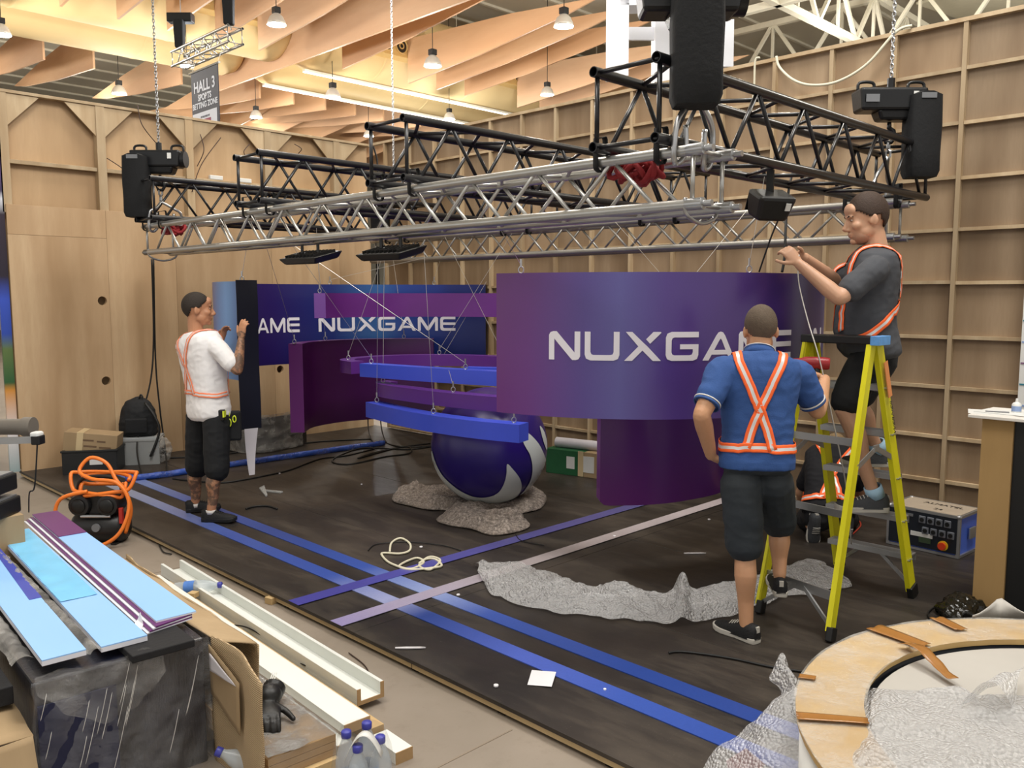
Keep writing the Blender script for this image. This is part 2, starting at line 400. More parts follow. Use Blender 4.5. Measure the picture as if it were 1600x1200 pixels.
for x in [5.5, 6.5, 7.45, 8.45, 11.5, 13.4, 14.3, 15.25, 17.2, 18.1, 19.1, 20.0, 21.0, 22.0, 23.0]: inst(pw, ce, (x, 0, 0))
bb = MB(); bb.prism([(0, 38.0 - y_, z_) for y_, z_ in wing][::-1], (.045, 0, 0)); pw2 = bb.build('baffle', M_baf, ce); pw2.location = (5.4, 0, 0)
for x in [4.4, 6.4, 7.45, 9.5, 11.6, 12.6, 13.6, 14.6, 15.6, 17.0, 18.0, 19.5, 21.0]: inst(pw2, ce, (x, 0, 0))
bb = MB(); bb.prism([(0, 21.5, 6.95), (0, 9.5, 6.95), (0, 9.5, 8.6), (0, 21.5, 8.6)], (.06, 0, 0)); bb.build('beam_baffle', M_baf, ce).location = (10.45, 0, 0)
# second hall bay beyond: row of baffles seen low above the left wall
bb = MB(); bb.prism([(0, y_ + 12.5, z_ - .1) for y_, z_ in wing], (.05, 0, 0)); pw3 = bb.build('baffle', M_baf, ce); pw3.location = (12.0, 0, 0)
for x in [13.5, 15, 16.5, 18, 19.5, 21, 22.5, 24]: inst(pw3, ce, (x, 0, 0))
# white lattice roof trusses on the right
def lattice(p0, p1, h, n, r=.05, name='roof_truss'):
    p0, p1 = Vector(p0), Vector(p1); bb = MB(); bb.bar(p0, p1, .14, .14); bb.bar(p0 + UP * h, p1 + UP * h, .14, .14)
    for i in range(n):
        a = p0.lerp(p1, i / n); c = p0.lerp(p1, (i + 1) / n); mid = (a + c) / 2
        bb.bar(a, mid + UP * h, .08, .08); bb.bar(mid + UP * h, c, .08, .08); bb.bar(mid, mid + UP * h, .06, .06)
    return bb.build(name, M_white_steel, ce)
lattice((14, 8.6, 7.5), (40, 8.6, 7.5), 1.2, 14)
lattice((15, 3.5, 7.4), (40, 3.5, 7.4), 1.2, 14)
lattice((16, -6, 7.5), (16, 9.5, 7.5), 1.3, 9)
lattice((21, -6, 7.5), (21, 16, 7.5), 1.3, 12)
lattice((27, -6, 7.5), (27, 20, 7.5), 1.3, 14)
m_pan = mat('roof_panel', '#c4bda6', .8, var=.08)
for x in (12.5, 17.5, 22.5):
    for y_ in (1.0, 5.0):
        bb = MB(); bb.add([(x, y_, 8.95), (x + 4.2, y_, 9.4), (x + 4.2, y_ + 3.4, 9.4), (x, y_ + 3.4, 8.95)], [(0, 1, 2, 3)]); bb.build('roof_panel', m_pan, ce, solid=.06)
# hall end walls
we = setting('wall_back'); MB().span((-14, 52, FZ), (60, 52.3, 10)).build('cladding', M_roof, we); MB().span((52, -14, FZ), (52.3, 60, 10)).build('cladding', M_roof, we)
# ducts
def duct(name, Y, x0, x1, label, R=.93, z=8.05):
    t = thing(name, (x0, Y, z), label, 'air duct')
    bb = MB(); prof = [(.05, 0), (R * .6, .03), (R * .9, .12), (R, .35)] + [(R, .35 + (x1 - x0 - .7) * k_ / 12) for k_ in range(1, 13)] + [(R * .9, x1 - x0 - .12), (R * .6, x1 - x0 - .03), (.05, x1 - x0)]
    bb.lathe((x0, Y, z), prof, 40, (1, 0, 0)); bb.build('duct_tube', M_duct, t, True)
    for xx in range(int(x0) + 2, int(x1), 3):
        MB().lathe((xx, Y, z), [(R + .003, 0), (R + .012, .02), (R + .012, .05), (R + .003, .07)], 40, (1, 0, 0), False).build('seam_band', M_duct, t, True)
        MB().cyl((xx, Y, z + R), (xx, Y, 9.9), .012, 6).build('hanger', M_white_steel, t)
    return t
duct('air_duct', 18.15, -6, 10.7, 'near yellow fabric air duct, its rounded end above the small silver truss')
duct('air_duct', 20.05, -6, 10.5, 'far yellow fabric air duct beside the first, behind the hall banner')
duct('air_duct', 18.15, 11.0, 26, 'yellow air duct over the corner of the plywood walls, nearer one')
duct('air_duct', 20.05, 11.0, 26, 'yellow air duct over the corner of the plywood walls, farther one')
m_noz = mat('nozzle_dark', '#2a221a', .6); m_box = mat('plenum_box', '#d2ad6c', .6)
for i, (x, lab) in enumerate(((8.0, 'plenum box with round air nozzles right of the small silver truss'), (12.55, 'plenum box with round air nozzles in the middle of the ceiling'), (16.6, 'plenum box with round air nozzles low above the right wall'))):
    t = thing('air_plenum', (x, 17.0, 7.6), lab, 'air vent', 'air plenum boxes under the roof')
    MB().span((x, 17.02, 7.55), (x + 1.75, 17.6, 8.05)).build('box', m_box, t, bevel=.01)
    for k in range(4):
        c = Vector((x + .25 + k * .42, 17.02, 7.8))
        MB().lathe(c, [(.17, .0), (.19, -.03), (.165, -.04), (.15, .0)], 20, (0, 1, 0), False).build('nozzle_rim', m_box, t, True)
        MB().lathe(c, [(.002, -.012), (.155, -.01)], 20, (0, 1, 0), False).build('nozzle', m_noz, t)
        MB().lathe(c, [(.05, -.03), (.075, -.03), (.075, -.015), (.05, -.015)], 16, (0, 1, 0), False).build('nozzle_ring', m_box, t)
# glowing strips imitating the bright streaks of light along the far duct pair
m_lin = mat('light_streak_glow', '#ffffff', .5, var=0, emit='#fff4e0', es=3.0)
for i, (Y, lab) in enumerate(((18.15, 'long white glowing strip imitating a light streak on the duct, upper of the two over the wall corner'), (20.05, 'long white glowing strip imitating a light streak on the duct, lower of the two over the wall corner'))):
    t = thing('light_streak', (11, Y, 7.05), lab, 'light streak', 'light streaks on the ducts')
    MB().span((11.2, Y - .06, 7.045), (24, Y + .06, 7.10)).build('housing', M_white_steel, t)  # backing of the added glowing strip, no real lamp fitting
    MB().span((11.2, Y - .05, 7.03), (24, Y + .05, 7.044)).build('streak_face', m_lin, t)
# high-bay lamps
m_refl = mat('lamp_reflector', '#cfcac0', .35, .3); m_blk = mat('black_plastic', '#141414', .45, bump=.05)
m_glow = mat('lamp_glow', '#ffffff', .5, var=0, emit='#fff8ea', es=9.0)
m_glow2 = mat('lamp_glow_cool', '#ffffff', .5, var=0, emit='#dfeaff', es=3.5)
LAMPS = [(432, 30, 27, 'high-bay lamp at top left beside the air nozzles, reflector bluish', 1), (676, 95, 26, 'glowing high-bay lamp in front of the wooden baffles, top centre', 0), (881, 32, 29, 'glowing high-bay lamp nearest the white hanging frame', 0), (520, 145, 23, 'high-bay lamp under the yellow duct above the wall corner', 0), (855, 142, 20, 'high-bay lamp low above the right wall, bluish reflector', 1), (702, 181, 17, 'small high-bay lamp just above the black truss and right wall', 1), (576, 208, 15, 'smallest high-bay lamp peeping over the corner of the walls', 1), (186, 140, 21, 'high-bay lamp above the left wall, left of the hoist chain', 1), (292, 97, 20, 'high-bay lamp behind the left end of the small silver truss', 1), (400, 178, 18, 'high-bay lamp above the left wall, right of the hall banner', 0), (2, 46, 26, 'glowing high-bay lamp cut by the left picture edge', 0)]
for px_, py_, w, lab, cool in LAMPS:
    _r = _ray(px_, py_); D = (6.55 - CAMH) / _r[2] * (_r[0] + _r[1]) * _q; p = dep(px_, py_, D); s_ = D * w / FPX / .42; t = thing('high_bay_lamp', p, lab, 'lamp', 'high-bay lamps under the roof')
    MB().lathe(p, [(a_ * s_, c_ * s_) for a_, c_ in ((.215, -.13), (.205, -.07), (.15, .05), (.07, .12), (.05, .14))], 22, None, False).build('reflector', m_refl, t, True, solid=.008)
    MB().lathe(p, [(.001, -.105 * s_), (.2 * s_, -.105 * s_)], 22, None, False).build('glow_disc', m_glow2 if cool else m_glow, t)
    MB().span(p + Vector((-.08, -.08, .13)) * s_, p + Vector((.08, .08, .27)) * s_).build('ballast', m_blk, t, bevel=.01)
    MB().cyl(p + UP * .27 * s_, (p.x, p.y, 9.9), .008, 5).build('cord', m_blk, t)
    ld = bpy.data.lights.new('lamp_light', 'POINT'); ld.energy = 210; ld.color = (.9, .95, 1) if cool else (1, .95, .86); ld.shadow_soft_size = .15
    lo = bpy.data.objects.new('lamp_light', ld); COL.objects.link(lo); lo.parent = t; lo.location = (0, 0, -.3 * s_)
# ================================================================== trusses
M_alu = mat('aluminium_tube', '#b9b8b4', .33, .85, var=.10, vs=12, bump=.04, bs=25)
M_alu2 = mat('aluminium_dull', '#a5a29c', .42, .8, var=.12, vs=10)
M_tblk = mat('black_truss_paint', '#17171a', .32, .0, var=.3, vs=20, spec=.6)
M_steel = mat('zinc_steel', '#b4b5b6', .3, .9, var=.1)
M_web = mat('black_webbing', '#0c0c0d', .8, bump=.2, bs=200)
M_wire = mat('thin_wire', '#c9c6bf', .35, .7, var=0)
def truss(name, o, axis, L, w, h, rc, rb, m, label, mend, per=.5, ext=.07):
    """box truss: o = lower corner chord start, axis 'X' or 'Y', w across, h up"""
    o = Vector(o); A = Vector((1, 0, 0)) if axis == 'X' else Vector((0, 1, 0)); S = Vector((0, 1, 0)) if axis == 'X' else Vector((1, 0, 0))
    t = thing(name, o, label, 'truss', 'lighting trusses over the stand')
    C = [o, o + S * w, o + UP * h, o + S * w + UP * h]
    ch = MB().pipe(o, o + A * L, rc, .004, 14).build('chord', m, t, True, auto=40)
    for c in C[1:]: inst(ch, t, c - o)
    cp = MB()
    if mend is not None:
        cp.lathe(o, [(rc * .45, -ext), (rc * .55, -ext), (rc * .55, -ext * .45), (rc * 1.08, -ext * .4), (rc * 1.08, .05), (rc, .06)], 14, A)
        q = cp.build('coupler', mend, t, True, auto=40)
        for c in C[1:]: inst(q, t, c - o)
        cp2 = MB().lathe(o, [(rc, -.06), (rc * 1.08, -.05), (rc * 1.08, ext * .4), (rc * .55, ext * .45), (rc * .55, ext), (rc * .45, ext)], 14, A).build('coupler', mend, t, True, auto=40)
        for c in C: inst(cp2, t, c - o + A * L)
        cp2.location = A * L
    # zigzag braces, one mesh for each face and lean, shared along the truss
    n = int((L - .1) / per); s0 = (L - n * per) / 2
    faces = [(Vector(), UP * h), (S * w, S * w + UP * h), (UP * h, UP * h + S * w), (Vector(), S * w)]
    for fi, (a, b_) in enumerate(faces):
        for lean in (0, 1):
            p, q = (a, b_ + A * per / 2) if lean == 0 else (b_ + A * per / 2, a + A * per)
            br = MB().cyl(o + p, o + q, rb, 8).build('brace', m, t, True); br.location = A * s0
            for k in range(1, n): inst(br, t, A * (s0 + k * per))
    en = MB()
    for a in (.03, L - .03):
        for p, q in ((0, 2), (1, 3), (0, 1), (2, 3)):
            MB().cyl(C[p] + A * a, C[q] + A * a, rb, 8).build('end_brace', m, t, True)
    return t
SFX, SBX, SZ = 3.25, 6.0, 2.18
truss('silver_truss', (SFX, 2.10, SZ), 'Y', 5.95, .24, .235, .025, .0105, M_alu, 'nearest long silver box truss running across the front of the rig', M_steel)
truss('silver_truss', (SBX, 2.34, SZ), 'Y', 5.95, .24, .235, .025, .0105, M_alu2, 'rear long silver box truss in front of the batten wall', M_steel)
BZ = SZ + .235 + .052
for y0, lab in ((2.25, 'black box truss over the front right corner, behind the big chain bag'), (4.03, 'second black box truss, its open end above the middle of the silver truss'), (5.72, 'third black box truss with a blue tape mark, left of the middle'), (7.62, 'leftmost black box truss beside the left hoist')):
    truss('black_truss', (3.13, y0, BZ), 'X', 3.25, .35, .34, .025, .0115, M_tblk, lab, None)
# straps that lash the black trusses to the silver ones
k = 0
for X_, w in ((SFX, 'front silver truss'), (SBX, 'rear silver truss')):
    for y0, nm in ((2.25, 'right corner'), (4.03, 'second'), (5.72, 'third'), (7.62, 'left end')):
        for dy in (0.0, .35):
            y = y0 + dy + .05; zt = SZ + .235
            pts = [(X_ - .034, y, zt + .11), (X_ - .036, y, zt), (X_ - .02, y + .005, zt - .035), (X_ + .03, y + .005, zt - .03), (X_ + .034, y, zt + .11), (X_, y, zt + .115), (X_ - .034, y, zt + .11)]
            side = 'nearer' if dy == 0 else 'farther'
            bb = MB()
            P = smooth_path(pts, 4)
            bb.grid(lambda u, v: P[min(int(round(u * (len(P) - 1))), len(P) - 1)] + Vector((0, (v - .5) * .03, 0)), len(P) - 1, 1)
            bb.build('ratchet_strap', M_web, None, True, f'black strap lashing the {nm} black truss to the {w}, {side} chord', 'strap', 'lashing straps', solid=.004, loc=P[0])
# red shackle / sling bundles inside the front truss ends
m_red = mat('red_sling', '#8a1f24', .7, bump=.15, bs=80)
for p, lab, s in (((3.37, 2.52, 2.36), 'red sling bundle inside the right end of the front silver truss', 1.0), ((3.37, 7.72, 2.36), 'red sling bundle inside the left end of the front silver truss', .8)):
    bb = MB()
    for k in range(6):
        a = random.uniform(0, 6); c = Vector(p) + Vector((0, random.uniform(-.05, .05), random.uniform(-.02, .02)))
        bb.tube([c + Vector((.06 * math.cos(a + q), .10 * math.sin(q) * s, .035 * math.sin(q * 2 + k))) for q in [2 * math.pi * i / 16 for i in range(17)]], .014, 6)
    bb.build('sling_bundle', m_red, None, True, lab, 'sling', 'red slings', loc=p)
# ------------------------------------------------------------------ chain hoists
m_bag = mat('chain_bag_cloth', '#101113', .85, bump=.25, bs=40, var=.3)
m_hoist = mat('hoist_black', '#131416', .35, var=.2, bump=.06)
m_lab = mat('grey_label', '#6d6f72', .5); m_labw = mat('white_label', '#d6d6d2', .5)
def rbox(bb, c, sz, R, taper=1.0, mi=0):
    x, y, z = [a / 2 for a in sz]; P = []
    for sz_, tp in ((-z, taper), (z, 1)):
        for sx, sy in ((-x, -y), (x, -y), (x, y), (-x, y)): P.append(Vector(c) + R @ Vector((sx * tp, sy * tp, sz_)))
    return bb.add(P, [(3, 2, 1, 0), (4, 5, 6, 7), (0, 1, 5, 4), (1, 2, 6, 5), (2, 3, 7, 6), (3, 0, 4, 7)], mi)
def chain(bb, a, b_, pitch=.028, r=.0045):
    a, b_ = Vector(a), Vector(b_); n = max(2, int((b_ - a).length / pitch)); d = (b_ - a) / n; dn = d.normalized(); s, u = frame(dn)
    for i in range(n):
        c = a + d * (i + .5); e = s if i % 2 else u
        bb.tube([c + dn * (pitch * .72 * math.cos(q)) + e * (pitch * .38 * math.sin(q)) for q in [2 * math.pi * j / 6 for j in range(7)]], r, 4, cap=False)
def hoist(loc, ang, bag, label, size=1.0, ztop=9.8):
    loc = Vector(loc); R = Matrix.Rotation(ang, 3, 'Z'); t = thing('chain_hoist', loc, label, 'chain hoist', 'chain hoists of the rig')
    bb = MB(); rbox(bb, loc + R @ Vector((-.01, 0, .0)), (.46, .19, .15), R, .92); rbox(bb, loc + R @ Vector((.02, 0, -.10)), (.26, .15, .07), R, .8)
    bb.build('motor_body', m_hoist, t, bevel=.018)
    MB().cyl(loc + R @ Vector((.245, 0, 0)), loc + R @ Vector((.17, 0, 0)), .075, 14).build('end_cover', m_hoist, t, True, auto=40)
    for sx in (-.17, .17):
        P = smooth_path([loc + R @ Vector((sx - .055, 0, .07)), loc + R @ Vector((sx - .045, 0, .12)), loc + R @ Vector((sx + .045, 0, .12)), loc + R @ Vector((sx + .055, 0, .07))], 4)
        MB().tube(P, .011, 7).build('handle', m_hoist, t, True)
    MB().box(loc + R @ Vector((-.16, -.1, .0)), (.09, .004, .05), R).build('rating_plate', m_lab, t)
    MB().box(loc + R @ Vector((.13, -.1, .02)), (.035, .004, .05), R).build('rating_plate', m_labw, t)
    b0 = loc + R @ Vector(bag); bb = MB(); n = 8
    prof = [(0, .5, 1.0), (.02, .96, 1), (.22, 1.02, 1.0), (.4, .98, .98), (.52, .99, 1.0), (.56, .86, .9)]
    for i, (d, sx, sy) in enumerate(prof):
        pass
    RG = []
    for d, sx, sy in prof:
        c = b0 - UP * d; w, h_ = .105 * sx, .085 * sy; e = .02
        RG.append([c + R @ Vector(p) for p in ((-w, -h_ + e, 0), (-w + e, -h_, 0), (w - e, -h_, 0), (w, -h_ + e, 0), (w, h_ - e, 0), (w - e, h_, 0), (-w + e, h_, 0), (-w, h_ - e, 0))])
    bb.rings(RG); bb.build('chain_bag', m_bag, t, True, auto=50)
    MB().box(b0 + R @ Vector((0, -.088, -.03)), (.10, .003, .035), R).build('bag_label', m_lab, t)
    bb = MB(); chain(bb, loc + UP * .13, (loc.x, loc.y, min(ztop, loc.z + 2.2))); bb.build('load_chain', M_steel, t)
    if ztop > loc.z + 2.2: MB().cyl((loc.x, loc.y, loc.z + 2.19), (loc.x, loc.y, ztop), .007, 6).build('load_chain', M_steel, t)
    MB().cyl(loc + UP * .06, loc + UP * .15, .026, 10).build('chain_guide', m_hoist, t)
    # hook and sling down to the truss
    h0 = loc - UP * .14; P = [h0, h0 - UP * .04] + [h0 - UP * .09 + R @ Vector((.04 * math.sin(q), 0, .05 * math.cos(q))) for q in [0, .9, 1.8, 2.7, 3.6, 4.5]]
    MB().tube(P, [.014, .016] + [.015] * 5 + [.006], 8).build('hook', m_hoist, t, True)
    return t, h0 - UP * .13
def slings(h, y, x, z, label, m=M_steel, spread=.11):
    t = thing('steel_sling', h, label, 'sling', 'lifting slings')
    bb = MB(); chain(bb, h, h - UP * .11, .045, .009); bb.build('shackle_chain', M_steel, t)
    k0 = h - UP * .11
    for s in (-1, 1):
        P = smooth_path([k0, (x + s * spread * .75, y, (k0.z + z) / 2 + .05), (x + s * (spread + .035), y, z + .12), (x + s * (spread + .04), y + .01, z - .02), (x + s * (spread), y + .02, z - .05), (x + s * (spread - .035), y, z), (x + s * spread * .7, y, z + .12)], 5)
        MB().tube(P, .013, 7).build('sling_leg', m, t, True)
cR = -math.pi / 4
_, h = hoist((3.37, 2.24, 3.10), cR, (.0, -.15, .06), 'nearest chain hoist with a large black chain bag above the truss corner')
slings(h, 2.20, 3.37, SZ + .235, 'grey slings hanging the right end of the front silver truss')
_, h = hoist((3.35, 7.92, 3.02), cR, (-.17, -.1, .03), 'chain hoist with black bag at the left end, against the left plywood wall')
slings(h, 7.88, 3.37, SZ + .235, 'slings hanging the left end of the front silver truss')
_, h = hoist((6.05, 2.40, 3.10), cR, (.20, -.05, .04), 'chain hoist with black bag above the man on the ladder')
slings(h, 2.46, 6.12, SZ + .235, 'slings hanging the rear silver truss above the man on the ladder')
_, h = hoist((6.12, 8.05, 2.95), cR, (-.17, .05, .03), 'chain hoist at the rear left corner, half hidden behind the black trusses')
# bridles that stiffen the truss ends (bent silver bar loops)
for y_, lab in ((2.16, 'bent bright safety steel looped around the right end of the front truss'), (7.98, 'bent bright safety steel looped around the left end of the front truss')):
    c = Vector((SFX + .12, y_, SZ)); bb = MB()
    bb.tube(smooth_path([c + Vector((-.13, 0, .03)), c + Vector((-.12, 0, -.04)), c + Vector((0, 0, -.075)), c + Vector((.12, 0, -.04)), c + Vector((.13, 0, .03))], 6), .009, 7)
    bb.build('safety_steel', M_steel, None, True, lab, 'safety steel', 'safety steels', loc=c)
# ------------------------------------------------------------------ lamps on the rig
m_lens = mat('flood_lens', '#1d1e22', .15)
def flood(c, lab):
    c = Vector(c); t = thing('flood_light', c, lab, 'flood light', 'flood lights under the truss'); R = Matrix.Rotation(math.radians(96), 3, 'Z') @ Matrix.Rotation(math.radians(-14), 3, 'X')
    bb = MB(); rbox(bb, c, (.42, .26, .045), R, .84); bb.build('housing', m_blk, t, bevel=.008)
    bb = MB()
    for i in range(9): bb.box(c + R @ Vector((-.16 + .04 * i, 0, .03)), (.006, .2, .02), R)
    bb.build('cooling_fins', m_blk, t)
    MB().box(c + R @ Vector((0, 0, -.0235)), (.34, .2, .004), R).build('lens', m_lens, t)
    MB().box(c + R @ Vector((-.12, -.128, .0)), (.05, .004, .015), R).build('label', m_labw, t)
    for s in (-1, 1):
        a = c + R @ Vector((s * .09, 0, .03)); MB().bar(a, (a.x, a.y, SZ - .03), .028, .008, Vector((1, 0, 0))).build('bracket', m_blk, t)
        MB().lathe(a + RIGHT * .02, [(.001, -.004), (.012, -.004), (.012, .004)], 10, FWD).build('bolt', M_steel, t)
    return t
flood(gx(486, 403, 3.36), 'black flood light under the front truss, left one')
flood(gx(612, 396, 3.36), 'black flood light under the front truss, right one')
p = Vector((4.25, 2.3, 2.26)); t = thing('spot_lamp', p, 'small black lamp clamped under the right corner black truss', 'stage lamp')
bb = MB(); R = Matrix.Rotation(math.radians(-30), 3, 'Z') @ Matrix.Rotation(math.radians(25), 3, 'X')
rbox(bb, p, (.22, .16, .14), R, .8); bb.build('housing', m_blk, t, bevel=.02)
MB().box(p + R @ Vector((.06, -.082, .02)), (.03, .004, .04), R).build('label', m_labw, t)
MB().box(p + R @ Vector((0, .084, 0)), (.18, .006, .11), R).build('lens', m_lens, t)
MB().bar(p + UP * .05, (p.x, p.y, BZ - .02), .04, .012, Vector((1, 0, 0))).build('clamp', m_blk, t)
# ------------------------------------------------------------------ small far truss with two hoists and the hall banner
TX = 6.5
a, c = gx(268, 92, TX), gx(357, 56, TX); zt = (a.z + c.z) / 2 - .1
truss('small_truss', (TX, c.y, zt), 'Y', a.y - c.y, .24, .235, .022, .009, M_alu, 'short silver truss hanging far back under the yellow duct', None, per=.4)
for yy, lab in ((a.y - .15, 'small far chain hoist on the left end of the short silver truss'), (c.y + .15, 'small far chain hoist on the right end of the short silver truss')):
    l = Vector((TX + .12, yy, zt + .78)); t = thing('chain_hoist', l, lab, 'chain hoist', 'far hoists of the short truss'); R = Matrix.Rotation(cR, 3, 'Z')
    bb = MB(); rbox(bb, l, (.42, .18, .15), R); bb.build('motor_body', m_hoist, t, bevel=.015)
    bb = MB(); rbox(bb, l + R @ Vector((0, -.08, -.28)), (.17, .15, .46), R, .85); bb.build('chain_bag', m_bag, t, bevel=.02)
    MB().cyl(l, (l.x, l.y, 9.9), .008, 6).build('load_chain', M_steel, t); MB().cyl((l.x, l.y, zt + .22), l, .012, 6).build('sling', M_steel, t)
ya, yc = gx(298, 110, TX).y, gx(340, 104, TX).y; z1 = gx(318, 108, TX).z; z0 = z1 - 1.55
ban = thing('hall_banner', (TX, (ya + yc) / 2, z0), 'dark hanging banner reading hall 3 sports betting zone', 'banner')
m_ban = mat('banner_navy', '#2d2e3c', .6, var=.06); m_banw = mat('banner_pale', '#cfd3de', .6, var=.03); m_bans = mat('banner_maroon', '#8c2446', .6, var=.05)
MB().span((TX, yc, z0), (TX + .012, ya, z1)).build('cloth', m_ban, ban)
MB().span((TX - .004, yc + .07, z0), (TX + .0, ya - .02, z1 - .66)).build('pale_field', m_banw, ban)
MB().span((TX - .008, yc + .28, z1 - 1.02), (TX - .004, ya - .24, z1 - .78)).build('maroon_mark', m_bans, ban)
MB().cyl((TX, yc - .06, z1 + .01), (TX, ya + .06, z1 + .01), .02, 8).build('top_pole', M_alu, ban)
for yy in (yc + .02, ya - .02): MB().cyl((TX, yy, z1), (TX + .1, yy, zt), .004, 5).build('hang_wire', M_wire, ban)
def text3d(s, o, right, up, size, m, parent, name='lettering', align='CENTER', ext=.001, shear=0, bold=0.0):
    cu = bpy.data.curves.new('txt', 'FONT'); cu.body = s; cu.size = size; cu.align_x = align; cu.extrude = ext; cu.shear = shear; cu.offset = bold
    ob = bpy.data.objects.new('txt', cu); COL.objects.link(ob); dg = bpy.context.evaluated_depsgraph_get(); dg.update()
    me = bpy.data.meshes.new_from_object(ob.evaluated_get(dg)); bpy.data.objects.remove(ob); bpy.data.curves.remove(cu)
    right, up = Vector(right).normalized(), Vector(up).normalized(); n = right.cross(up)
    bb = MB(); bb.add([Vector(o) + right * v.co.x + up * v.co.y + n * v.co.z for v in me.vertices], [tuple(p.vertices) for p in me.polygons])
    bpy.data.meshes.remove(me); return bb.build(name, m, parent)
ym = (ya + yc) / 2; TR = (0, -1, 0)
text3d('HALL 3', (TX - .004, ym, z1 - .33), TR, UP, .24, m_banw, ban, bold=.006)
text3d('SPORTS', (TX - .004, ym, z1 - .47), TR, UP, .135, m_banw, ban, bold=.005)
text3d('BETTING ZONE', (TX - .004, ym, z1 - .59), TR, UP, .125, m_banw, ban, bold=.004)
text3d('SPONSORED BY', (TX - .006, ym, z1 - .755), TR, UP, .045, m_ban, ban)
text3d('BETCONSTRUCT', (TX - .010, ym, z1 - .94), TR, UP, .066, m_banw, ban)
# white hanging frame of light boxes top right of the centre
m_fab = mat('white_fabric', '#dcdfe6', .6, var=.03)
fx = thing('hanging_light_frame', dep(1045, 60, 10), 'white fabric box frame hanging under the roof behind the big hoist', 'ceiling sign')
def slab(px0, py0, px1, py1, D, d=.06):
    a, c = dep(px0, py0, D), dep(px1, py1, D); bb = MB(); w = RIGHT * ((px1 - px0) / FPX * D)
    bb.prism([a, a + w, c, c - w], FWD * d); bb.build('fabric_panel', m_fab, fx)
slab(952, -40, 982, 118, 10.0, .3); slab(1024, 20, 1046, 128, 10.8, .3); slab(1116, 30, 1146, 104, 11.2, .3)
slab(982, 42, 1118, 62, 10.9, .05); slab(975, -30, 1130, 8, 10.0, .3)
# ================================================================== the suspended ring sculpture
def arc(c, r, a0, a1, n=40): return [Vector((c[0] + r * math.cos(math.radians(a0 + (a1 - a0) * i / n)), c[1] + r * math.sin(math.radians(a0 + (a1 - a0) * i / n)), 0)) for i in range(n + 1)]
def ell_arc(c, ra, rb, a0, a1, n=48): return [Vector((c[0] + ra * math.cos(math.radians(a0 + (a1 - a0) * i / n)), c[1] + rb * math.sin(math.radians(a0 + (a1 - a0) * i / n)), 0)) for i in range(n + 1)]
class Sweep:
    """vertical band along a plan path; normal side = left of travel (side=+1) or right (-1)"""
    def __init__(s, path):
        s.P = path; s.L = [0]
        for i in range(1, len(path)): s.L.append(s.L[-1] + (path[i] - path[i - 1]).length)
        s.N = []
        for i in range(len(path)):
            t = (path[min(i + 1, len(path) - 1)] - path[max(i - 1, 0)]).normalized(); s.N.append(Vector((-t.y, t.x, 0)))
    def at(s, d):
        d = max(0, min(s.L[-1], d)); i = 0
        while i < len(s.L) - 2 and s.L[i + 1] < d: i += 1
        f = (d - s.L[i]) / max(1e-9, s.L[i + 1] - s.L[i]); return s.P[i].lerp(s.P[i + 1], f), s.N[i].lerp(s.N[i + 1], f).normalized()
    def locate(s, p):
        return min(range(len(s.P)), key=lambda i: (s.P[i] - Vector((p.x, p.y, 0))).length)
def panel(name, path, z0, z1, th, mats, label=None, cat=None, parent=None, z0f=None, z1f=None, part=False):
    """solid curved band. mats = [core, face on the +normal side, face on the -normal side]"""
    S = Sweep(path); n = len(path); bb = MB(); V = []
    zz0 = lambda u: z0 if z0f is None else z0f(u); zz1 = lambda u: z1 if z1f is None else z1f(u)
    for i in range(n):
        p, nn, u = S.P[i], S.N[i], S.L[i] / S.L[-1]
        V += [p + nn * th / 2 + UP * zz0(u), p + nn * th / 2 + UP * zz1(u), p - nn * th / 2 + UP * zz1(u), p - nn * th / 2 + UP * zz0(u)]
    o = len(bb.v); bb.v += V
    def q(f, mi):
        if mi: bb.mi[len(bb.f)] = mi
        bb.f.append(list(f))
    for i in range(n - 1):
        a, b_ = i * 4, i * 4 + 4
        q((a, b_, b_ + 1, a + 1), 1); q((a + 2, b_ + 2, b_ + 3, a + 3), 2); q((a + 1, b_ + 1, b_ + 2, a + 2), 0); q((a + 3, b_ + 3, b_, a), 0)
    q((0, 1, 2, 3), 0); e = (n - 1) * 4; q((e + 3, e + 2, e + 1, e), 0)
    uvf = lambda v, i: (S.L[i // 4] / S.L[-1], 1.0 if i % 4 in (1, 2) else 0.0)
    mid = S.P[n // 2]
    ob = bb.build(name, mats, parent, True, label, cat, uvf=uvf, auto=35, loc=None if parent is not None else (mid.x, mid.y, z0))
    return ob, S
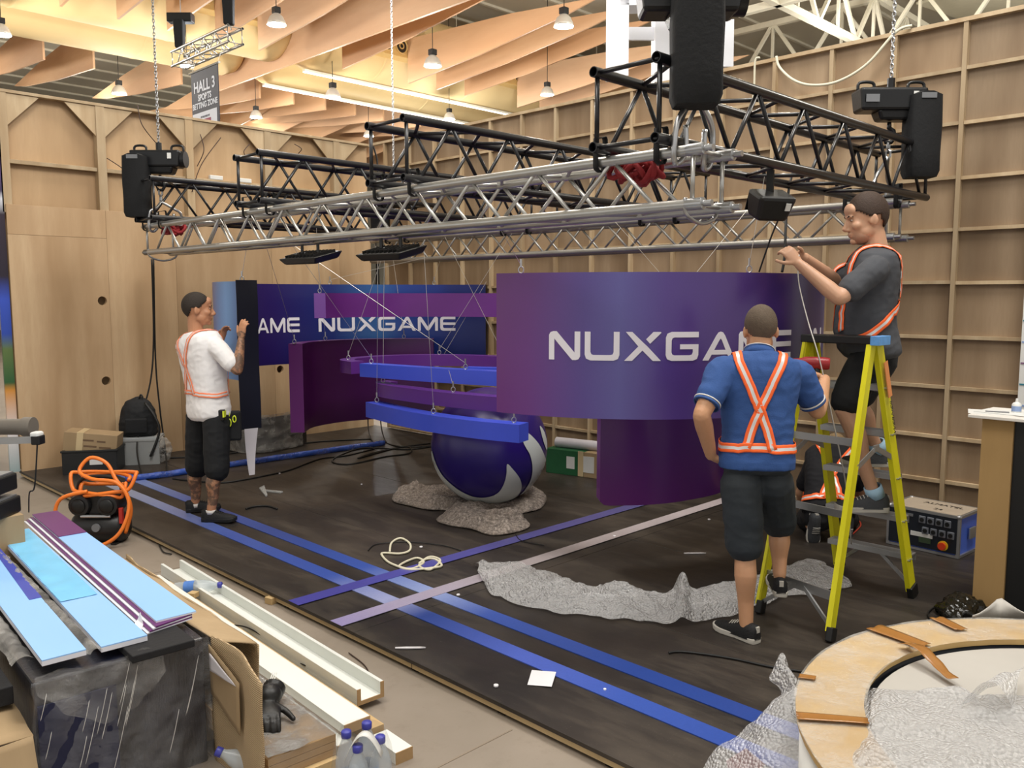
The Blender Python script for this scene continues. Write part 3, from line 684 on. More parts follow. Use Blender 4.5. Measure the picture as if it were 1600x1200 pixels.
# letters: polygons in a 1-high box, wide rounded sans
def letters():
    s = .2
    L = {}
    L['N'] = (1.14, [[(0, 0), (s, 0), (s, .74), (.80, .06), (.86, 0), (.98, 0), (1.08, .03), (1.14, .13), (1.14, 1), (1.14 - s, 1), (1.14 - s, .26), (.34, .94), (.28, 1), (.16, 1), (.06, .97), (0, .87)]])
    L['U'] = (1.2, [[(0, 1), (0, .2), (.05, .06), (.2, 0), (1.0, 0), (1.15, .06), (1.2, .2), (1.2, 1), (1.2 - s, 1), (1.2 - s, .3), (.97, .22), (.9, .19), (.3, .19), (.23, .22), (s, .3), (s, 1)]])
    L['X'] = (1.26, [[(.05, 1), (.27, 1), (.66, .62), (.79, .5), (1.26, 0), (.98, 0), (.62, .36), (.27, 0), (0, 0), (.48, .5)], [(.74, .745), (.88, .594), (1.26, .97), (1.25, 1), (.99, 1)]])
    L['G'] = (1.16, [[(1.16, 1), (.2, 1), (.05, .94), (0, .8), (0, .2), (.05, .06), (.2, 0), (.96, 0), (1.11, .06), (1.16, .2), (1.16, .57), (.5, .57), (.5, .4), (.96, .4), (.96, .3), (.93, .22), (.86, .19), (.3, .19), (.23, .22), (.2, .3), (.2, .7), (.23, .78), (.3, .81), (1.16, .81)]])
    L['A'] = (1.24, [[(0, 0), (.22, 0), (.62, .70), (.67, .76), (.72, .70), (1.04, 0), (1.26, 0), (.84, .86), (.76, .97), (.67, 1), (.58, .97), (.50, .86)], [(.32, .2), (.96, .2), (.885, .36), (.415, .36)]])
    L['M'] = (1.4, [[(0, 0), (s, 0), (s, .66), (.58, .08), (.70, .0), (.82, .08), (1.2, .66), (1.2, 0), (1.4, 0), (1.4, .88), (1.34, .98), (1.24, 1), (1.14, .95), (.70, .28), (.26, .95), (.16, 1), (.06, .98), (0, .88)]])
    L['E'] = (1.08, [[(1.08, 1), (.2, 1), (.05, .94), (0, .8), (0, .2), (.05, .06), (.2, 0), (1.08, 0), (1.08, .19), (.3, .19), (.23, .22), (.2, .3), (.2, .41), (1.08, .41), (1.08, .59), (.2, .59), (.2, .7), (.23, .78), (.3, .81), (1.08, .81)]])
    return L
LET = letters()
M_letter = mat('white_lettering', '#e6e2e8', .45, var=.02)
def lettering(S, d0, z0, h, side, th, parent, text='NUXGAME', kern=.16, dirn=1, dmin=None, dmax=None, stretch=1.0):
    x = 0.0
    for ch in text:
        if ch == ' ': x += .6; continue
        w, polys = LET[ch]; bm = bmesh.new()
        for P in polys:
            pv = [Vector(p) for p in P]; n = len(pv)
            V, E, F, *_ = delaunay_2d_cdt(pv, [(i, (i + 1) % n) for i in range(n)], [], 1, 1e-5)
            vs = [bm.verts.new((v.x, v.y, 0)) for v in V]
            for f in F:
                try: bm.faces.new([vs[i] for i in f])
                except ValueError: pass
        for k in range(1, 8):
            g = bm.verts[:] + bm.edges[:] + bm.faces[:]; bmesh.ops.bisect_plane(bm, geom=g, plane_co=(k * .18, 0, 0), plane_no=(1, 0, 0))
        bm.verts.ensure_lookup_table(); bm.verts.index_update(); bb = MB(); vv = []
        lo, hi = 1e9, -1e9
        for v in bm.verts:
            d = d0 + dirn * (x + v.co.x) * h * stretch; lo = min(lo, d); hi = max(hi, d)
            p, nn = S.at(d); vv.append(p + nn * side * (th / 2 + .0025) + UP * (z0 + v.co.y * h))
        if (dmin is None or lo > dmin) and (dmax is None or hi < dmax):
            bb.add(vv, [[v.index for v in f.verts] for f in bm.faces]); bb.build('letter', M_letter, parent, solid=.002)
        bm.free(); x += w + kern
    return x * h * stretch
m_core_v = mat('violet_edge', '#5a3192', .35, var=.05); m_core_p = mat('purple_edge', '#6d2f7d', .35, var=.05)
m_core_k = mat('black_edge', '#0b0d12', .4, var=.1)
# -- front sign
FC, FR = (5.03, 3.88), 1.40
g_front = grad('front_print', [(0, '#642d72'), (.08, '#633279'), (.2, '#544488'), (.27, '#5d5898'), (.36, '#523c86'), (.5, '#4c3278'), (.62, '#3a2566'), (.74, '#271650'), (.82, '#2a2464'), (.9, '#4a4f96'), (1, '#4d55a0')], .28)
g_in = grad('inside_print', [(0, '#23164e'), (.5, '#2b1a5c'), (1, '#20134a')], .35)
zt, zb = dep(1000, 425, 4.92).z, dep(990, 655, 4.92).z
fp = arc(FC, FR - .06, 184.5, 305, 60)
sign, S = panel('curved_sign', fp, zb, zt, .12, [m_core_p, g_in, g_front], 'large curved purple sign with white lettering at front centre', 'sign')
h = dep(900, 517, 5.05).z - dep(900, 561, 5.05).z
# find arc distance where the lettering starts (pixel 858)
def proj(p):
    d = Vector(p) - Vector((0, 0, CAMH)); F = d.dot(FWD); r = d.dot(RIGHT); fw = F * _ct - d.z * _st; return 800 + FPX * r / fw, 600 - FPX * (F * _st + d.z * _ct) / fw
def find_d(S, side, th, px, z, d_lo=0, d_hi=None):
    best = None; d_hi = d_hi or S.L[-1]
    for i in range(400):
        d = d_lo + (d_hi - d_lo) * i / 399; p, nn = S.at(d); x, _ = proj(p + nn * side * th / 2 + UP * z)
        if best is None or abs(x - px) < best[0]: best = (abs(x - px), d)
    return best[1]
zl = dep(900, 561, 5.05).z
d0 = find_d(S, -1, .12, 858, zl, 0, 1.6); d1 = find_d(S, -1, .12, 1234, zl, 1.0, 2.6)
units = sum(LET[c][0] + .16 for c in 'NUXGAME') - .16
w = lettering(S, d0, zl, h, -1, .12, sign, stretch=(d1 - d0) / (units * h))
lettering(S, d1 + .30, zl, h, -1, .12, sign, 'N', dmax=S.L[-1] - .02, stretch=(d1 - d0) / (units * h))
# -- back sign: inside of the far end of the ring
pb = smooth_path([(3.47, 6.60, 0), (3.52, 7.1, 0), (3.78, 7.62, 0), (4.29, 7.96, 0), (4.95, 7.88, 0), (5.53, 7.58, 0), (6.02, 7.18, 0), (6.36, 6.75, 0)], 8)
g_back = grad('back_print', [(0, '#1b1440'), (.25, '#2c1450'), (.45, '#271a5c'), (.6, '#1c2a6c'), (.72, '#2b5a94'), (.78, '#1b3a86'), (.9, '#0f2674'), (1, '#0c1f6a')], .3)
g_out = grad('outer_blue_print', [(0, '#3c5f9c'), (.06, '#6f9fd8'), (.12, '#5f86c8'), (.2, '#5a62a8'), (.35, '#4a3c84'), (1, '#33256a')], .3)
zt2, zb2 = dep(430, 443.5, 8.66).z, dep(430, 571, 8.66).z
bsign, SB = panel('curved_sign', pb, zb2, zt2, .13, [m_core_k, g_out, g_back], 'long curved purple and blue sign at the back with repeated lettering', 'sign')
zl2 = dep(600, 519, 8.9).z; h2 = dep(600, 496, 8.9).z - zl2
e0 = find_d(SB, -1, .13, 498, zl2, 1.5); e1 = find_d(SB, -1, .13, 712, zl2, 1.5)
st = (e1 - e0) / (units * h2)
lettering(SB, e0, zl2, h2, -1, .13, bsign, stretch=st)
e2 = find_d(SB, -1, .13, 468, zl2, 1.0); lettering(SB, e2 - units * h2 * st * .80, zl2, h2, -1, .13, bsign, stretch=st * .80, dmin=.9)
# black end flap and white liner hanging from the end held by the man
ed, en = SB.at(0); m_liner = mat('white_liner', '#cfcbd0', .6, var=.06); m_navy = mat('navy_flap', '#0a0d1c', .4, var=.15)
fo = thing('vinyl_flap', (ed.x, ed.y, .4), 'loose black vinyl strip with white liner hanging from the blue sign end', 'vinyl strip')
c = ed + Vector((.0, -.012, 0))
bb = MB(); bb.grid(lambda u, v: c + en * ((u - .5) * .185) + UP * (zt2 + .01 - v * (zt2 + .01 - .66)) + Vector((0, -.006 * math.sin(v * 9), 0)), 2, 16); bb.build('black_face', m_navy, fo, False, solid=.004)
bb = MB(); bb.grid(lambda u, v: c + en * ((u - .5) * (.12 - .07 * v)) + UP * (.665 - v * .40) + Vector((.0, -.004 + .02 * math.sin(v * 2.5), 0)), 2, 10); bb.build('liner_tail', m_liner, fo, False, solid=.003)
# -- middle dark purple panel on the far side of the inner ring
g_mid = grad('plum_print', [(0, '#3a0a3c'), (.3, '#3a0a40'), (.8, '#42104c'), (1, '#451552')], .32)
pm = smooth_path([(4.17, 7.02, 0), (4.45, 7.27, 0), (4.9, 7.36, 0), (5.35, 7.22, 0), (5.72, 6.88, 0)], 8)
m_plum_edge = mat('plum_edge', '#5b2262', .35, var=.05)
panel('ring_segment', pm, .50, 1.335, .13, [m_plum_edge, g_mid, g_mid], 'dark plum curved panel hanging below the back sign', 'panel')
# -- lower panel under the front sign
g_low = grad('lower_print', [(0, '#4a1552'), (.08, '#4c1258'), (.3, '#451762'), (.6, '#3f1d6a'), (.85, '#3a2478'), (1, '#33246e')], .28, vert=[(0, '#5c1a66'), (.5, '#40185e'), (1, '#2f1050')])
pl = smooth_path([(4.33, 3.52, 0), (4.60, 3.30, 0), (4.9, 3.20, 0), (5.2, 3.18, 0), (5.6, 3.28, 0), (5.85, 3.42, 0)], 8)
panel('ring_segment', pl, .405, 1.16, .13, [m_core_p, g_low, g_low], 'purple curved panel hanging under the large front sign', 'panel', z0f=lambda u: .405 + (.03 * max(0, 1 - u / .02)))
# -- band hung in front of the back sign
m_band = mat('orchid_band', '#6a2c80', .3, var=.06); m_band_end = mat('lilac_end', '#8a5cae', .35, var=.05)
pbnd = smooth_path([(4.40, 6.95, 0), (4.75, 7.10, 0), (5.2, 7.0, 0), (5.6, 6.7, 0), (5.9, 6.3, 0), (6.05, 5.9, 0)], 8)
za, zc = dep(520, 458, 8.1).z, dep(520, 497, 8.1).z
bnd, SBN = panel('curved_band', pbnd, zc, za, .12, [m_band, m_band, m_band], 'orchid purple curved band hanging in front of the back sign', 'band')
p0, n0 = SBN.at(0); MB().bar(p0 + UP * (zc + .002) + Vector((-.003, -.004, 0)), p0 + UP * (za - .002) + Vector((-.003, -.004, 0)), .12, .006, n0.cross(UP)).build('end_cap', m_band_end, bnd)
# -- ring beams round the globe
m_pb = mat('violet_beam', '#5e2c80', .3, var=.06); m_bb = mat('blue_beam', '#3f54d2', .3, var=.06)
def zof(px, py, P): return gx(px, py, P).z
rp = smooth_path([(4.36, 6.30, 0), (4.40, 6.52, 0), (4.58, 6.68, 0), (4.9, 6.74, 0), (5.25, 6.64, 0), (5.55, 6.35, 0), (5.72, 5.9, 0), (5.75, 5.4, 0), (5.65, 4.9, 0)], 7)
panel('ring_beam', rp, 1.09, 1.20, .13, [m_pb, m_pb, m_pb], 'upper purple ring beam curling behind the blue one', 'beam')
bp = smooth_path([(4.37, 6.2, 0), (4.43, 5.8, 0), (4.50, 5.42, 0), (4.60, 5.0, 0), (4.72, 4.6, 0)], 8)
panel('ring_beam', bp, 1.075, 1.19, .13, [m_bb, m_bb, m_bb], 'upper bright blue beam left of the front sign', 'beam')
pp = smooth_path([(4.56, 6.06, 0), (4.44, 6.03, 0), (4.36, 5.85, 0), (4.34, 5.5, 0), (4.34, 5.12, 0), (4.41, 4.6, 0), (4.55, 4.2, 0)], 8)
panel('ring_beam', pp, .92, 1.03, .13, [m_pb, m_pb, m_pb], 'lower purple beam between the two blue beams', 'beam')
bq = smooth_path([(5.3, 5.9, 0), (5.5, 5.5, 0), (5.62, 5.0, 0), (5.6, 4.5, 0), (5.45, 4.1, 0)], 8)
panel('ring_beam', bq, 1.0, 1.12, .13, [m_bb, m_bb, m_bb], 'far blue beam seen under the upper blue beam', 'beam')
lp = smooth_path([(4.32, 6.02, 0), (4.22, 5.45, 0), (4.19, 4.98, 0), (4.23, 4.55, 0), (4.32, 4.2, 0)], 8)
panel('ring_beam', lp, .74, .87, .14, [m_bb, m_bb, m_bb], 'lowest bright blue beam hanging in front of the globe', 'beam')
# -- hanging wires with eyes
def wire(name, a, b_, lab, eye=True):
    a, b_ = Vector(a), Vector(b_); t = thing(name, b_, lab, 'wire', 'hanging wires'); MB().cyl(a, b_ + UP * .05, .0018, 5).build('cable', M_wire, t)
    if eye:
        MB().tube([b_ + UP * .02 + RIGHT * (.016 * math.sin(q)) + UP * (.02 * math.cos(q)) for q in [2 * math.pi * i / 12 for i in range(13)]], .0045, 6, cap=False).build('eye', M_steel, t, True)
        MB().cyl(b_ + UP * .04, b_ + UP * .085, .007, 6).build('clip', M_steel, t)
for (x, y_, zt_, z0_, tx, ty, lab) in (
    (fp[3].x, fp[3].y + .0, SZ, zt, SFX + .24, 3.6, 'wire holding the left end of the front sign'),
    (4.55, 2.58, SZ + .28, zt, 4.55, 2.5, 'wire the man on the ladder is fixing at the front sign'),
    (ed.x, ed.y + .06, SZ, zt2, 3.49, 6.6, 'short wire above the black sign end by the man in white'),
    (4.40, 6.95, 2.4, za, 4.35, 6.9, 'wire holding the end of the orchid band'),
    (4.16, 7.02, 2.4, 1.335, 3.49, 6.4, 'slanting wire to the left end of the plum panel'),
    (5.5, 7.1, 2.2, 1.335, 5.75, 7.6, 'wire to the right end of the plum panel'),
    (4.7, 7.34, 2.3, 1.335, 4.6, 7.3, 'wire to the middle of the plum panel'),
    (4.38, 6.12, SZ, 1.19, 3.49, 5.9, 'wire at the left end of the upper blue beam'),
    (4.57, 5.1, SZ, 1.19, 3.49, 5.9, 'slanting wire to the middle of the upper blue beam'),
    (4.31, 5.95, SZ, .87, 4.31, 5.9, 'long wire at the left end of the lowest blue beam'),
    (4.19, 5.05, SZ, .87, 4.15, 5.1, 'long wire at the middle of the lowest blue beam'),
    (4.30, 4.28, 1.1, .87, 4.3, 4.3, 'short wire at the right end of the lowest blue beam'),
    (4.40, 6.50, SZ, 1.20, 4.6, 6.2, 'wire at the left curl of the upper purple ring beam'),
    (5.45, 6.47, SZ + .2, 1.20, 5.9, 5.9, 'slanting wire to the far side of the upper purple ring beam'),
    (4.40, 5.98, SZ, 1.03, 4.45, 6.0, 'wire at the curl of the lower purple beam'),
    (4.35, 5.0, 1.2, 1.03, 4.35, 5.05, 'short wire on the lower purple beam under the blue beam'),
    (6.0, 7.2, 2.2, zt2, 6.1, 7.2, 'wire at the right end of the back sign'),
    (5.1, 7.85, 2.2, zt2, 6.0, 7.3, 'slanting wire to the middle of the back sign')):
    wire('hanging_wire', (tx, ty, zt_), (x, y_, z0_), lab)
# loose slack cords that criss-cross behind the sign
for i, (a, c_, lab) in enumerate((((960, 345), (1030, 425), 'slack cord crossing behind the front sign, left one'), ((1170, 325), (1085, 430), 'slack cord crossing behind the front sign, right one'), ((695, 370), (790, 560), 'slack cord slanting behind the left edge of the front sign'), ((760, 440), (690, 560), 'slack cord slanting toward the upper purple ring beam'))):
    MB().cyl(gx(a[0], a[1], 5.95), gx(c_[0], c_[1], 5.6), .002, 5).build('slack_cord', M_wire, None, False, lab, 'cord', 'slack cords')
# -- globe
GC, GR = Vector((4.88, 5.15, .525)), .49
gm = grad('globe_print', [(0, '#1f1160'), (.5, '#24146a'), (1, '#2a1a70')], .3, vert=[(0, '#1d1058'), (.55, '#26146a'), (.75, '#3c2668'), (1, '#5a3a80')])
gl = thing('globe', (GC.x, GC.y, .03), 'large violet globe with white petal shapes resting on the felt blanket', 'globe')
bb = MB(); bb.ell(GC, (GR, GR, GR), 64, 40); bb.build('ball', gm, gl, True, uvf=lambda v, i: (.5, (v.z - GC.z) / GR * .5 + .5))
m_pet = mat('white_petal', '#c3c8c6', .35, var=.04)
vd = (Vector((0, 0, CAMH)) - GC).normalized(); gr_ = Vector((0, 0, 1)).cross(vd).normalized(); gu_ = vd.cross(gr_)
def petal(poly, rotz=0.0):
    """outline in units of the radius as seen from the front, laid on the ball as a raised skin"""
    P = [Vector(p) for p in smooth2(poly)]; n = len(P); inner = []
    for i in range(-19, 20):
        for j in range(-19, 20): inner.append(Vector((i * .05, j * .05)))
    V, E, F, *_ = delaunay_2d_cdt(P + inner, [(i, (i + 1) % n) for i in range(n)], [tuple(range(n))], 1, 1e-6)
    bb = MB(); R = Matrix.Rotation(rotz, 3, 'Z'); vs = []
    used = set(i for f in F for i in f)
    for v in V:
        x, y_ = v.x, v.y; l = math.hypot(x, y_)
        if l > .99: x, y_ = x / l * .99, y_ / l * .99
        d = math.sqrt(max(0, 1 - x * x - y_ * y_)); vs.append(GC + R @ ((gr_ * x + gu_ * y_ + vd * d) * (GR + .006)))
    bb.add(vs, [tuple(f) for f in F]); bm_ = bb.build('petal', m_pet, gl, True)
    bmm = bmesh.new(); bmm.from_mesh(bm_.data); bmesh.ops.delete(bmm, geom=[v for v in bmm.verts if not v.link_faces], context='VERTS'); bmm.to_mesh(bm_.data); bmm.free()
def smooth2(p):
    return [(q.x, q.y) for q in smooth_path([Vector((a, b_, 0)) for a, b_ in p], 5, True)]
# pixel outlines around the globe centre (765,697), radius 92
def pp_(L): return [((x - 765) / 95.5, (696 - y_) / 95.5) for x, y_ in L]
crescent = pp_([(673, 704), (680, 724), (690, 742), (705, 757), (722, 769), (742, 777), (762, 777), (778, 770), (787, 756), (791, 740), (792, 725), (800, 732), (812, 748), (815, 765), (806, 780), (786, 787), (760, 790), (735, 787), (706, 774), (684, 752), (673, 728)])
rightp = pp_([(811, 670), (826, 678), (842, 694), (853, 714), (856, 722), (852, 740), (842, 760), (826, 772), (814, 776), (822, 766), (830, 750), (832, 732), (828, 712), (818, 694)])
topr = pp_([(845, 666), (852, 674), (857, 690), (857, 704), (853, 697), (848, 682)])
for k in range(2):
    petal(crescent, math.pi * k); petal(rightp, math.pi * k); petal(topr, math.pi * k)
# ================================================================== people
from mathutils import noise as mnoise
def remesh(bb, voxel, smooth=3, wr=0.0, wf=6.0, seed=0):
    me = bpy.data.meshes.new('tmp'); me.from_pydata(bb.v, [], bb.f)
    bm = bmesh.new(); bm.from_mesh(me); bmesh.ops.recalc_face_normals(bm, faces=bm.faces); bm.to_mesh(me); bm.free()
    ob = bpy.data.objects.new('tmp', me); COL.objects.link(ob)
    q = ob.modifiers.new('r', 'REMESH'); q.mode = 'VOXEL'; q.voxel_size = voxel
    q = ob.modifiers.new('s', 'SMOOTH'); q.factor = .5; q.iterations = smooth
    dg = bpy.context.evaluated_depsgraph_get(); dg.update(); m2 = bpy.data.meshes.new_from_object(ob.evaluated_get(dg))
    bpy.data.objects.remove(ob); bpy.data.meshes.remove(me)
    out = MB(); no = [v.normal.copy() for v in m2.vertices]; out.v = []
    for v, n in zip(m2.vertices, no):
        p = v.co.copy()
        if wr:
            a = mnoise.noise(Vector((p.x * wf, p.y * wf, p.z * wf * 1.6)) + Vector((seed, 0, 0))); c = mnoise.noise(Vector((p.x * wf * 2.3, p.y * wf * 2.3, p.z * wf * 3)) + Vector((0, seed, 0)))
            p += n * wr * (a + .6 * (1 - abs(c) * 2))
        out.v.append(p)
    out.f = [list(p.vertices) for p in m2.polygons]; bpy.data.meshes.remove(m2); return out
def limb(bb, P, R, n=14):
    """tapered limb with round ends"""
    P = [Vector(p) for p in P]; Q = smooth_path(P, 5); RR = []
    for i in range(len(Q)):
        x = i / (len(Q) - 1) * (len(P) - 1); k = min(int(x), len(P) - 2); RR.append(R[k] + (R[k + 1] - R[k]) * (x - k))
    d0 = (Q[0] - Q[1]).normalized(); d1 = (Q[-1] - Q[-2]).normalized()
    Q = [Q[0] + d0 * RR[0] * .8, Q[0] + d0 * RR[0] * .5] + Q + [Q[-1] + d1 * RR[-1] * .5, Q[-1] + d1 * RR[-1] * .8]; RR = [RR[0] * .4, RR[0] * .8] + RR + [RR[-1] * .8, RR[-1] * .4]
    bb.tube(Q, RR, n)
def hand(bb, w, d, n, s, curl=(.5, .5, .5, .5), sc=1.0, thumb=(.75, .65, .25), spread=0.0):
    """w wrist, d towards fingers, n palm normal, s towards the thumb side; five separate fingers"""
    w = Vector(w); d = Vector(d).normalized(); n = (Vector(n) - d * Vector(n).dot(d)).normalized(); s0 = Vector(s); s = n.cross(d)
    if s.dot(s0) < 0: s = -s
    R = []
    for t, a, b_ in ((-.02, .026, .021), (0, .028, .02), (.03, .036, .019), (.06, .042, .017), (.088, .042, .013), (.098, .036, .008)):
        R.append(bb.ring(w + d * t * sc, s, n, a * sc, b_ * sc, 14))
    bb.rings(R)
    for k, (o, L, r) in enumerate(((.031, .068, .0088), (.0105, .077, .0092), (-.0105, .072, .0088), (-.030, .056, .0078))):
        p = w + (d * .088 + s * o) * sc; a = 0.0; P = [p - d * .02 * sc, p]; dd = (d + s * spread * o * 18).normalized(); cu = curl[k]
        for seg, fr in ((.42, .55), (.32, 1.0), (.26, .7)):
            a += cu * fr; v = dd * math.cos(a) + n * math.sin(a); p = p + v * L * seg * sc; P.append(p)
        bb.tube(P + [P[-1] + (P[-1] - P[-2]).normalized() * .004], [r * 1.1 * sc, r * 1.1 * sc, r * sc, r * .95 * sc, r * .85 * sc, r * .4 * sc], 9)
    p = w + (d * .028 + s * .03) * sc; td = (s * thumb[0] + d * thumb[1] + n * thumb[2]).normalized(); P = [p - s * .012 * sc, p]
    p = p + td * .036 * sc; P.append(p); td = (td + d * .5 + n * .15).normalized(); p = p + td * .03 * sc; P.append(p); p = p + (td + d * .3).normalized() * .024 * sc; P.append(p)
    bb.tube(P + [P[-1] + td * .004], [.014 * sc, .0135 * sc, .0115 * sc, .0105 * sc, .009 * sc, .004 * sc], 9)
def skin(name, c, tattoo=None):
    k = N(name); v = k.coord(); n = k.noise(v, 14, 4); col = k.mixc(n, tuple(x * .86 for x in lin(c)[:3]) + (1,), tuple(min(1, x * 1.08) for x in lin(c)[:3]) + (1,))
    if tattoo:
        t = k.noise(v, 22, 5, .7); col = k.mixc(k.ramp(t, [(.40, 0.0), (.52, .78)]), col, lin(tattoo))
    k.l(col, k.b.inputs['Base Color']); k.b.inputs['Roughness'].default_value = .5; k.b.inputs['Subsurface Weight'].default_value = .08
    k.b.inputs['Subsurface Radius'].default_value = (.012, .005, .003); k.bump(k.noise(v, 120, 2), .05)
    MATS[name] = k.m; return k.m
M_or = mat('hi_vis_orange', '#ff6a2c', .6, var=.05); M_sil = mat('reflective_tape', '#dcdcdc', .35, .2, var=.05)
M_orf = mat('hi_vis_orange_faded', '#f58a60', .6, var=.08)
def head(bb, c, f, up, sc=1.0, jaw=1.0):
    """head with brow, nose, lips, chin and ears; c = centre, f = facing"""
    f = Vector(f).normalized(); up = (Vector(up) - f * Vector(up).dot(f)).normalized(); r = f.cross(up); M = Matrix((r, f, up)).transposed()
    g = lambda x, y, z: Vector(c) + M @ (Vector((x, y, z)) * sc)
    e = lambda p, q, n=18, m=12, rot=None: bb.ell(g(*p), [a * sc for a in q], n, m, M @ rot if rot is not None else M)
    e((0, -.014, .032), (.077, .098, .098), 24, 16); e((0, .034, -.028), (.063, .068, .092)); e((0, .038, -.078), (.055 * jaw, .056, .042)); e((0, .082, -.100), (.024 * jaw, .02, .019))
    e((0, .088, .030), (.05, .016, .013)); e((0, .074, .06), (.055, .03, .04))
    bb.tube([g(0, .094, .022), g(0, .108, -.004), g(0, .121, -.03), g(0, .112, -.040)], [.008 * sc, .0105 * sc, .0145 * sc, .011 * sc], 10)
    for s in (-1, 1):
        e((s * .011, .106, -.037), (.009, .011, .008)); e((s * .042, .066, -.022), (.024, .028, .024)); e((s * .05, .02, -.06), (.016 * jaw, .04, .03))
        e((s * .079, -.012, -.008), (.010, .019, .032), 14, 10, Matrix.Rotation(s * .35, 3, 'Z')); e((s * .074, .0, -.012), (.010, .014, .02))
    e((0, .099, -.059), (.022, .010, .006)); e((0, .096, -.071), (.019, .010, .007))
    return M, g
def hair_cap(M, g, sc, parent, m, front=.062, side=-.01, back=-.085, grow=1.055, name='hair', top=0.0):
    bb = MB(); nn, mm = 48, 36; c0 = Vector((0, -.014, .032)); r = Vector((.077, .098, .098)) * grow; vs = {}; R = []
    for k in range(mm + 1):
        th = math.pi * k / mm
        for i in range(nn):
            a = 2 * math.pi * i / nn; p = c0 + Vector((math.cos(a) * math.sin(th) * r.x, math.sin(a) * math.sin(th) * r.y, math.cos(th) * (r.z + top)))
            w = mnoise.noise(p * 60) * .003; R.append((p, g(*(p * (1 + w)))))
    def keep(p):
        y = p.y
        if y > .055: lim = front
        elif y > .012: lim = front + (side + .012 - front) * (.055 - y) / .043
        elif y > -.05: lim = side + .014 if abs(p.x) > .05 else side
        else: lim = side + (back - side) * min(1, (-.05 - y) / .035)
        return p.z > lim
    fs = []
    for k in range(mm):
        for i in range(nn):
            q = (k * nn + i, k * nn + (i + 1) % nn, (k + 1) * nn + (i + 1) % nn, (k + 1) * nn + i)
            if keep(sum((R[j][0] for j in q), Vector()) / 4): fs.append(q)
    # drop what is hidden inside the neck
    bb.add([x[1] for x in R], fs); o = bb.build(name, m, parent, True, solid=.006)
    b2 = bmesh.new(); b2.from_mesh(o.data); bmesh.ops.remove_doubles(b2, verts=b2.verts, dist=1e-5); bmesh.ops.delete(b2, geom=[v for v in b2.verts if not v.link_faces], context='VERTS'); b2.to_mesh(o.data); b2.free(); return o
M_eye = mat('eye_white', '#b8a89c', .25, var=0); M_iris = mat('iris_dark', '#231a14', .2, var=0)
def eyes(M, g, sc, parent, brow):
    for s in (-1, 1):
        MB().ell(g(s * .030, .0870, .010), (.0105 * sc, .0065 * sc, .0048 * sc), 12, 8, M).build('eye', M_eye, parent, True)
        MB().ell(g(s * .030, .0915, .0095), (.0046 * sc, .003 * sc, .0046 * sc), 10, 8, M).build('pupil', M_iris, parent, True)
        MB().tube([g(s * .012, .1, .028), g(s * .032, .098, .034), g(s * .050, .082, .027)], [.003 * sc, .0045 * sc, .002 * sc], 6).build('eyebrow', brow, parent, True)
def torso_rings(bb, J, grow=0.0, t0=-.14, t1=1.0, belly=0.0, wide=1.0, n=28):
    prof = [(-.14, .135, .095), (-.05, .165, .118), (.06, .168, .12), (.25, .152, .112), (.45, .16, .116), (.65, .178, .122), (.8, .188, .115), (.9, .172, .10), (.97, .115, .078), (1.03, .06, .062)]
    P, Cc, Nk = J['pelvis'], J['chest'], J['neck']; R = []
    sp = smooth_path([P + (P - Cc) * .3, P, Cc, Nk, Nk + (Nk - Cc) * .25], 20)
    def at(t):
        if t < 0: x = 20 + t / .5 * 20 * .8
        else: x = 20 + (t / .55 * 20 if t < .55 else 20 + (t - .55) / .45 * 20)
        x = max(0, min(len(sp) - 1.001, x)); i = int(x); return sp[i].lerp(sp[min(i + 1, len(sp) - 1)], x - i)
    for t, w, d in prof:
        if t < t0 - 1e-6 or t > t1 + .04: continue
        c = at(t); ax = (at(min(1.0, t + .05)) - at(t - .05)).normalized(); l = J['lp'].lerp(J['lc'], max(0, min(1, t / .6))); l = (l - ax * l.dot(ax)).normalized(); fr = ax.cross(l)
        if fr.dot(J['f']) < 0: fr = -fr
        bl = belly * math.exp(-((t - .25) / .28) ** 2); c = c + fr * bl * .75
        w_, d_ = w * wide + grow + bl * .35, d * (1 + (wide - 1) * .7) + grow + bl * .6
        # squarer cross-section than an ellipse
        rr = []
        for i in range(n):
            a = 2 * math.pi * i / n; ca, sa = math.cos(a), math.sin(a); e = .82
            rr.append(c + l * (math.copysign(abs(ca) ** e, ca) * w_) + fr * (math.copysign(abs(sa) ** e, sa) * d_))
        R.append(rr)
    bb.rings(R); return at
def strap(parent, bvh, pts, width, name, m3=True, off=.007, orange=None, n=6):
    P = smooth_path(pts, n); S = []
    for p in P:
        loc, nor, *_ = bvh.find_nearest(p); 
        if (p - loc).dot(nor) < 0 and (p - loc).length > .03: pass
        S.append((loc, nor))
    bb = MB(); cols = 6 if m3 else 2; vs = []
    for i, (p, nn) in enumerate(S):
        t = (S[min(i + 1, len(S) - 1)][0] - S[max(i - 1, 0)][0]).normalized(); sd = t.cross(nn).normalized()
        for k in range(cols + 1):
            q = p + nn * off + sd * width * (k / cols - .5); l2, n2, *_ = bvh.find_nearest(q)
            if (q - l2).dot(n2) < off * .6: q = l2 + n2 * off
            vs.append(q)
    o = len(bb.v); bb.v += vs
    for i in range(len(S) - 1):
        for k in range(cols):
            a = i * (cols + 1) + k
            if m3 and 2 <= k < 4: bb.mi[len(bb.f)] = 1
            bb.f.append([a, a + 1, a + cols + 2, a + cols + 1])
    return bb.build(name, [orange or M_or, M_sil], parent, True, solid=.003)
def bvh_of(bb): return BVHTree.FromPolygons([tuple(v) for v in bb.v], bb.f)
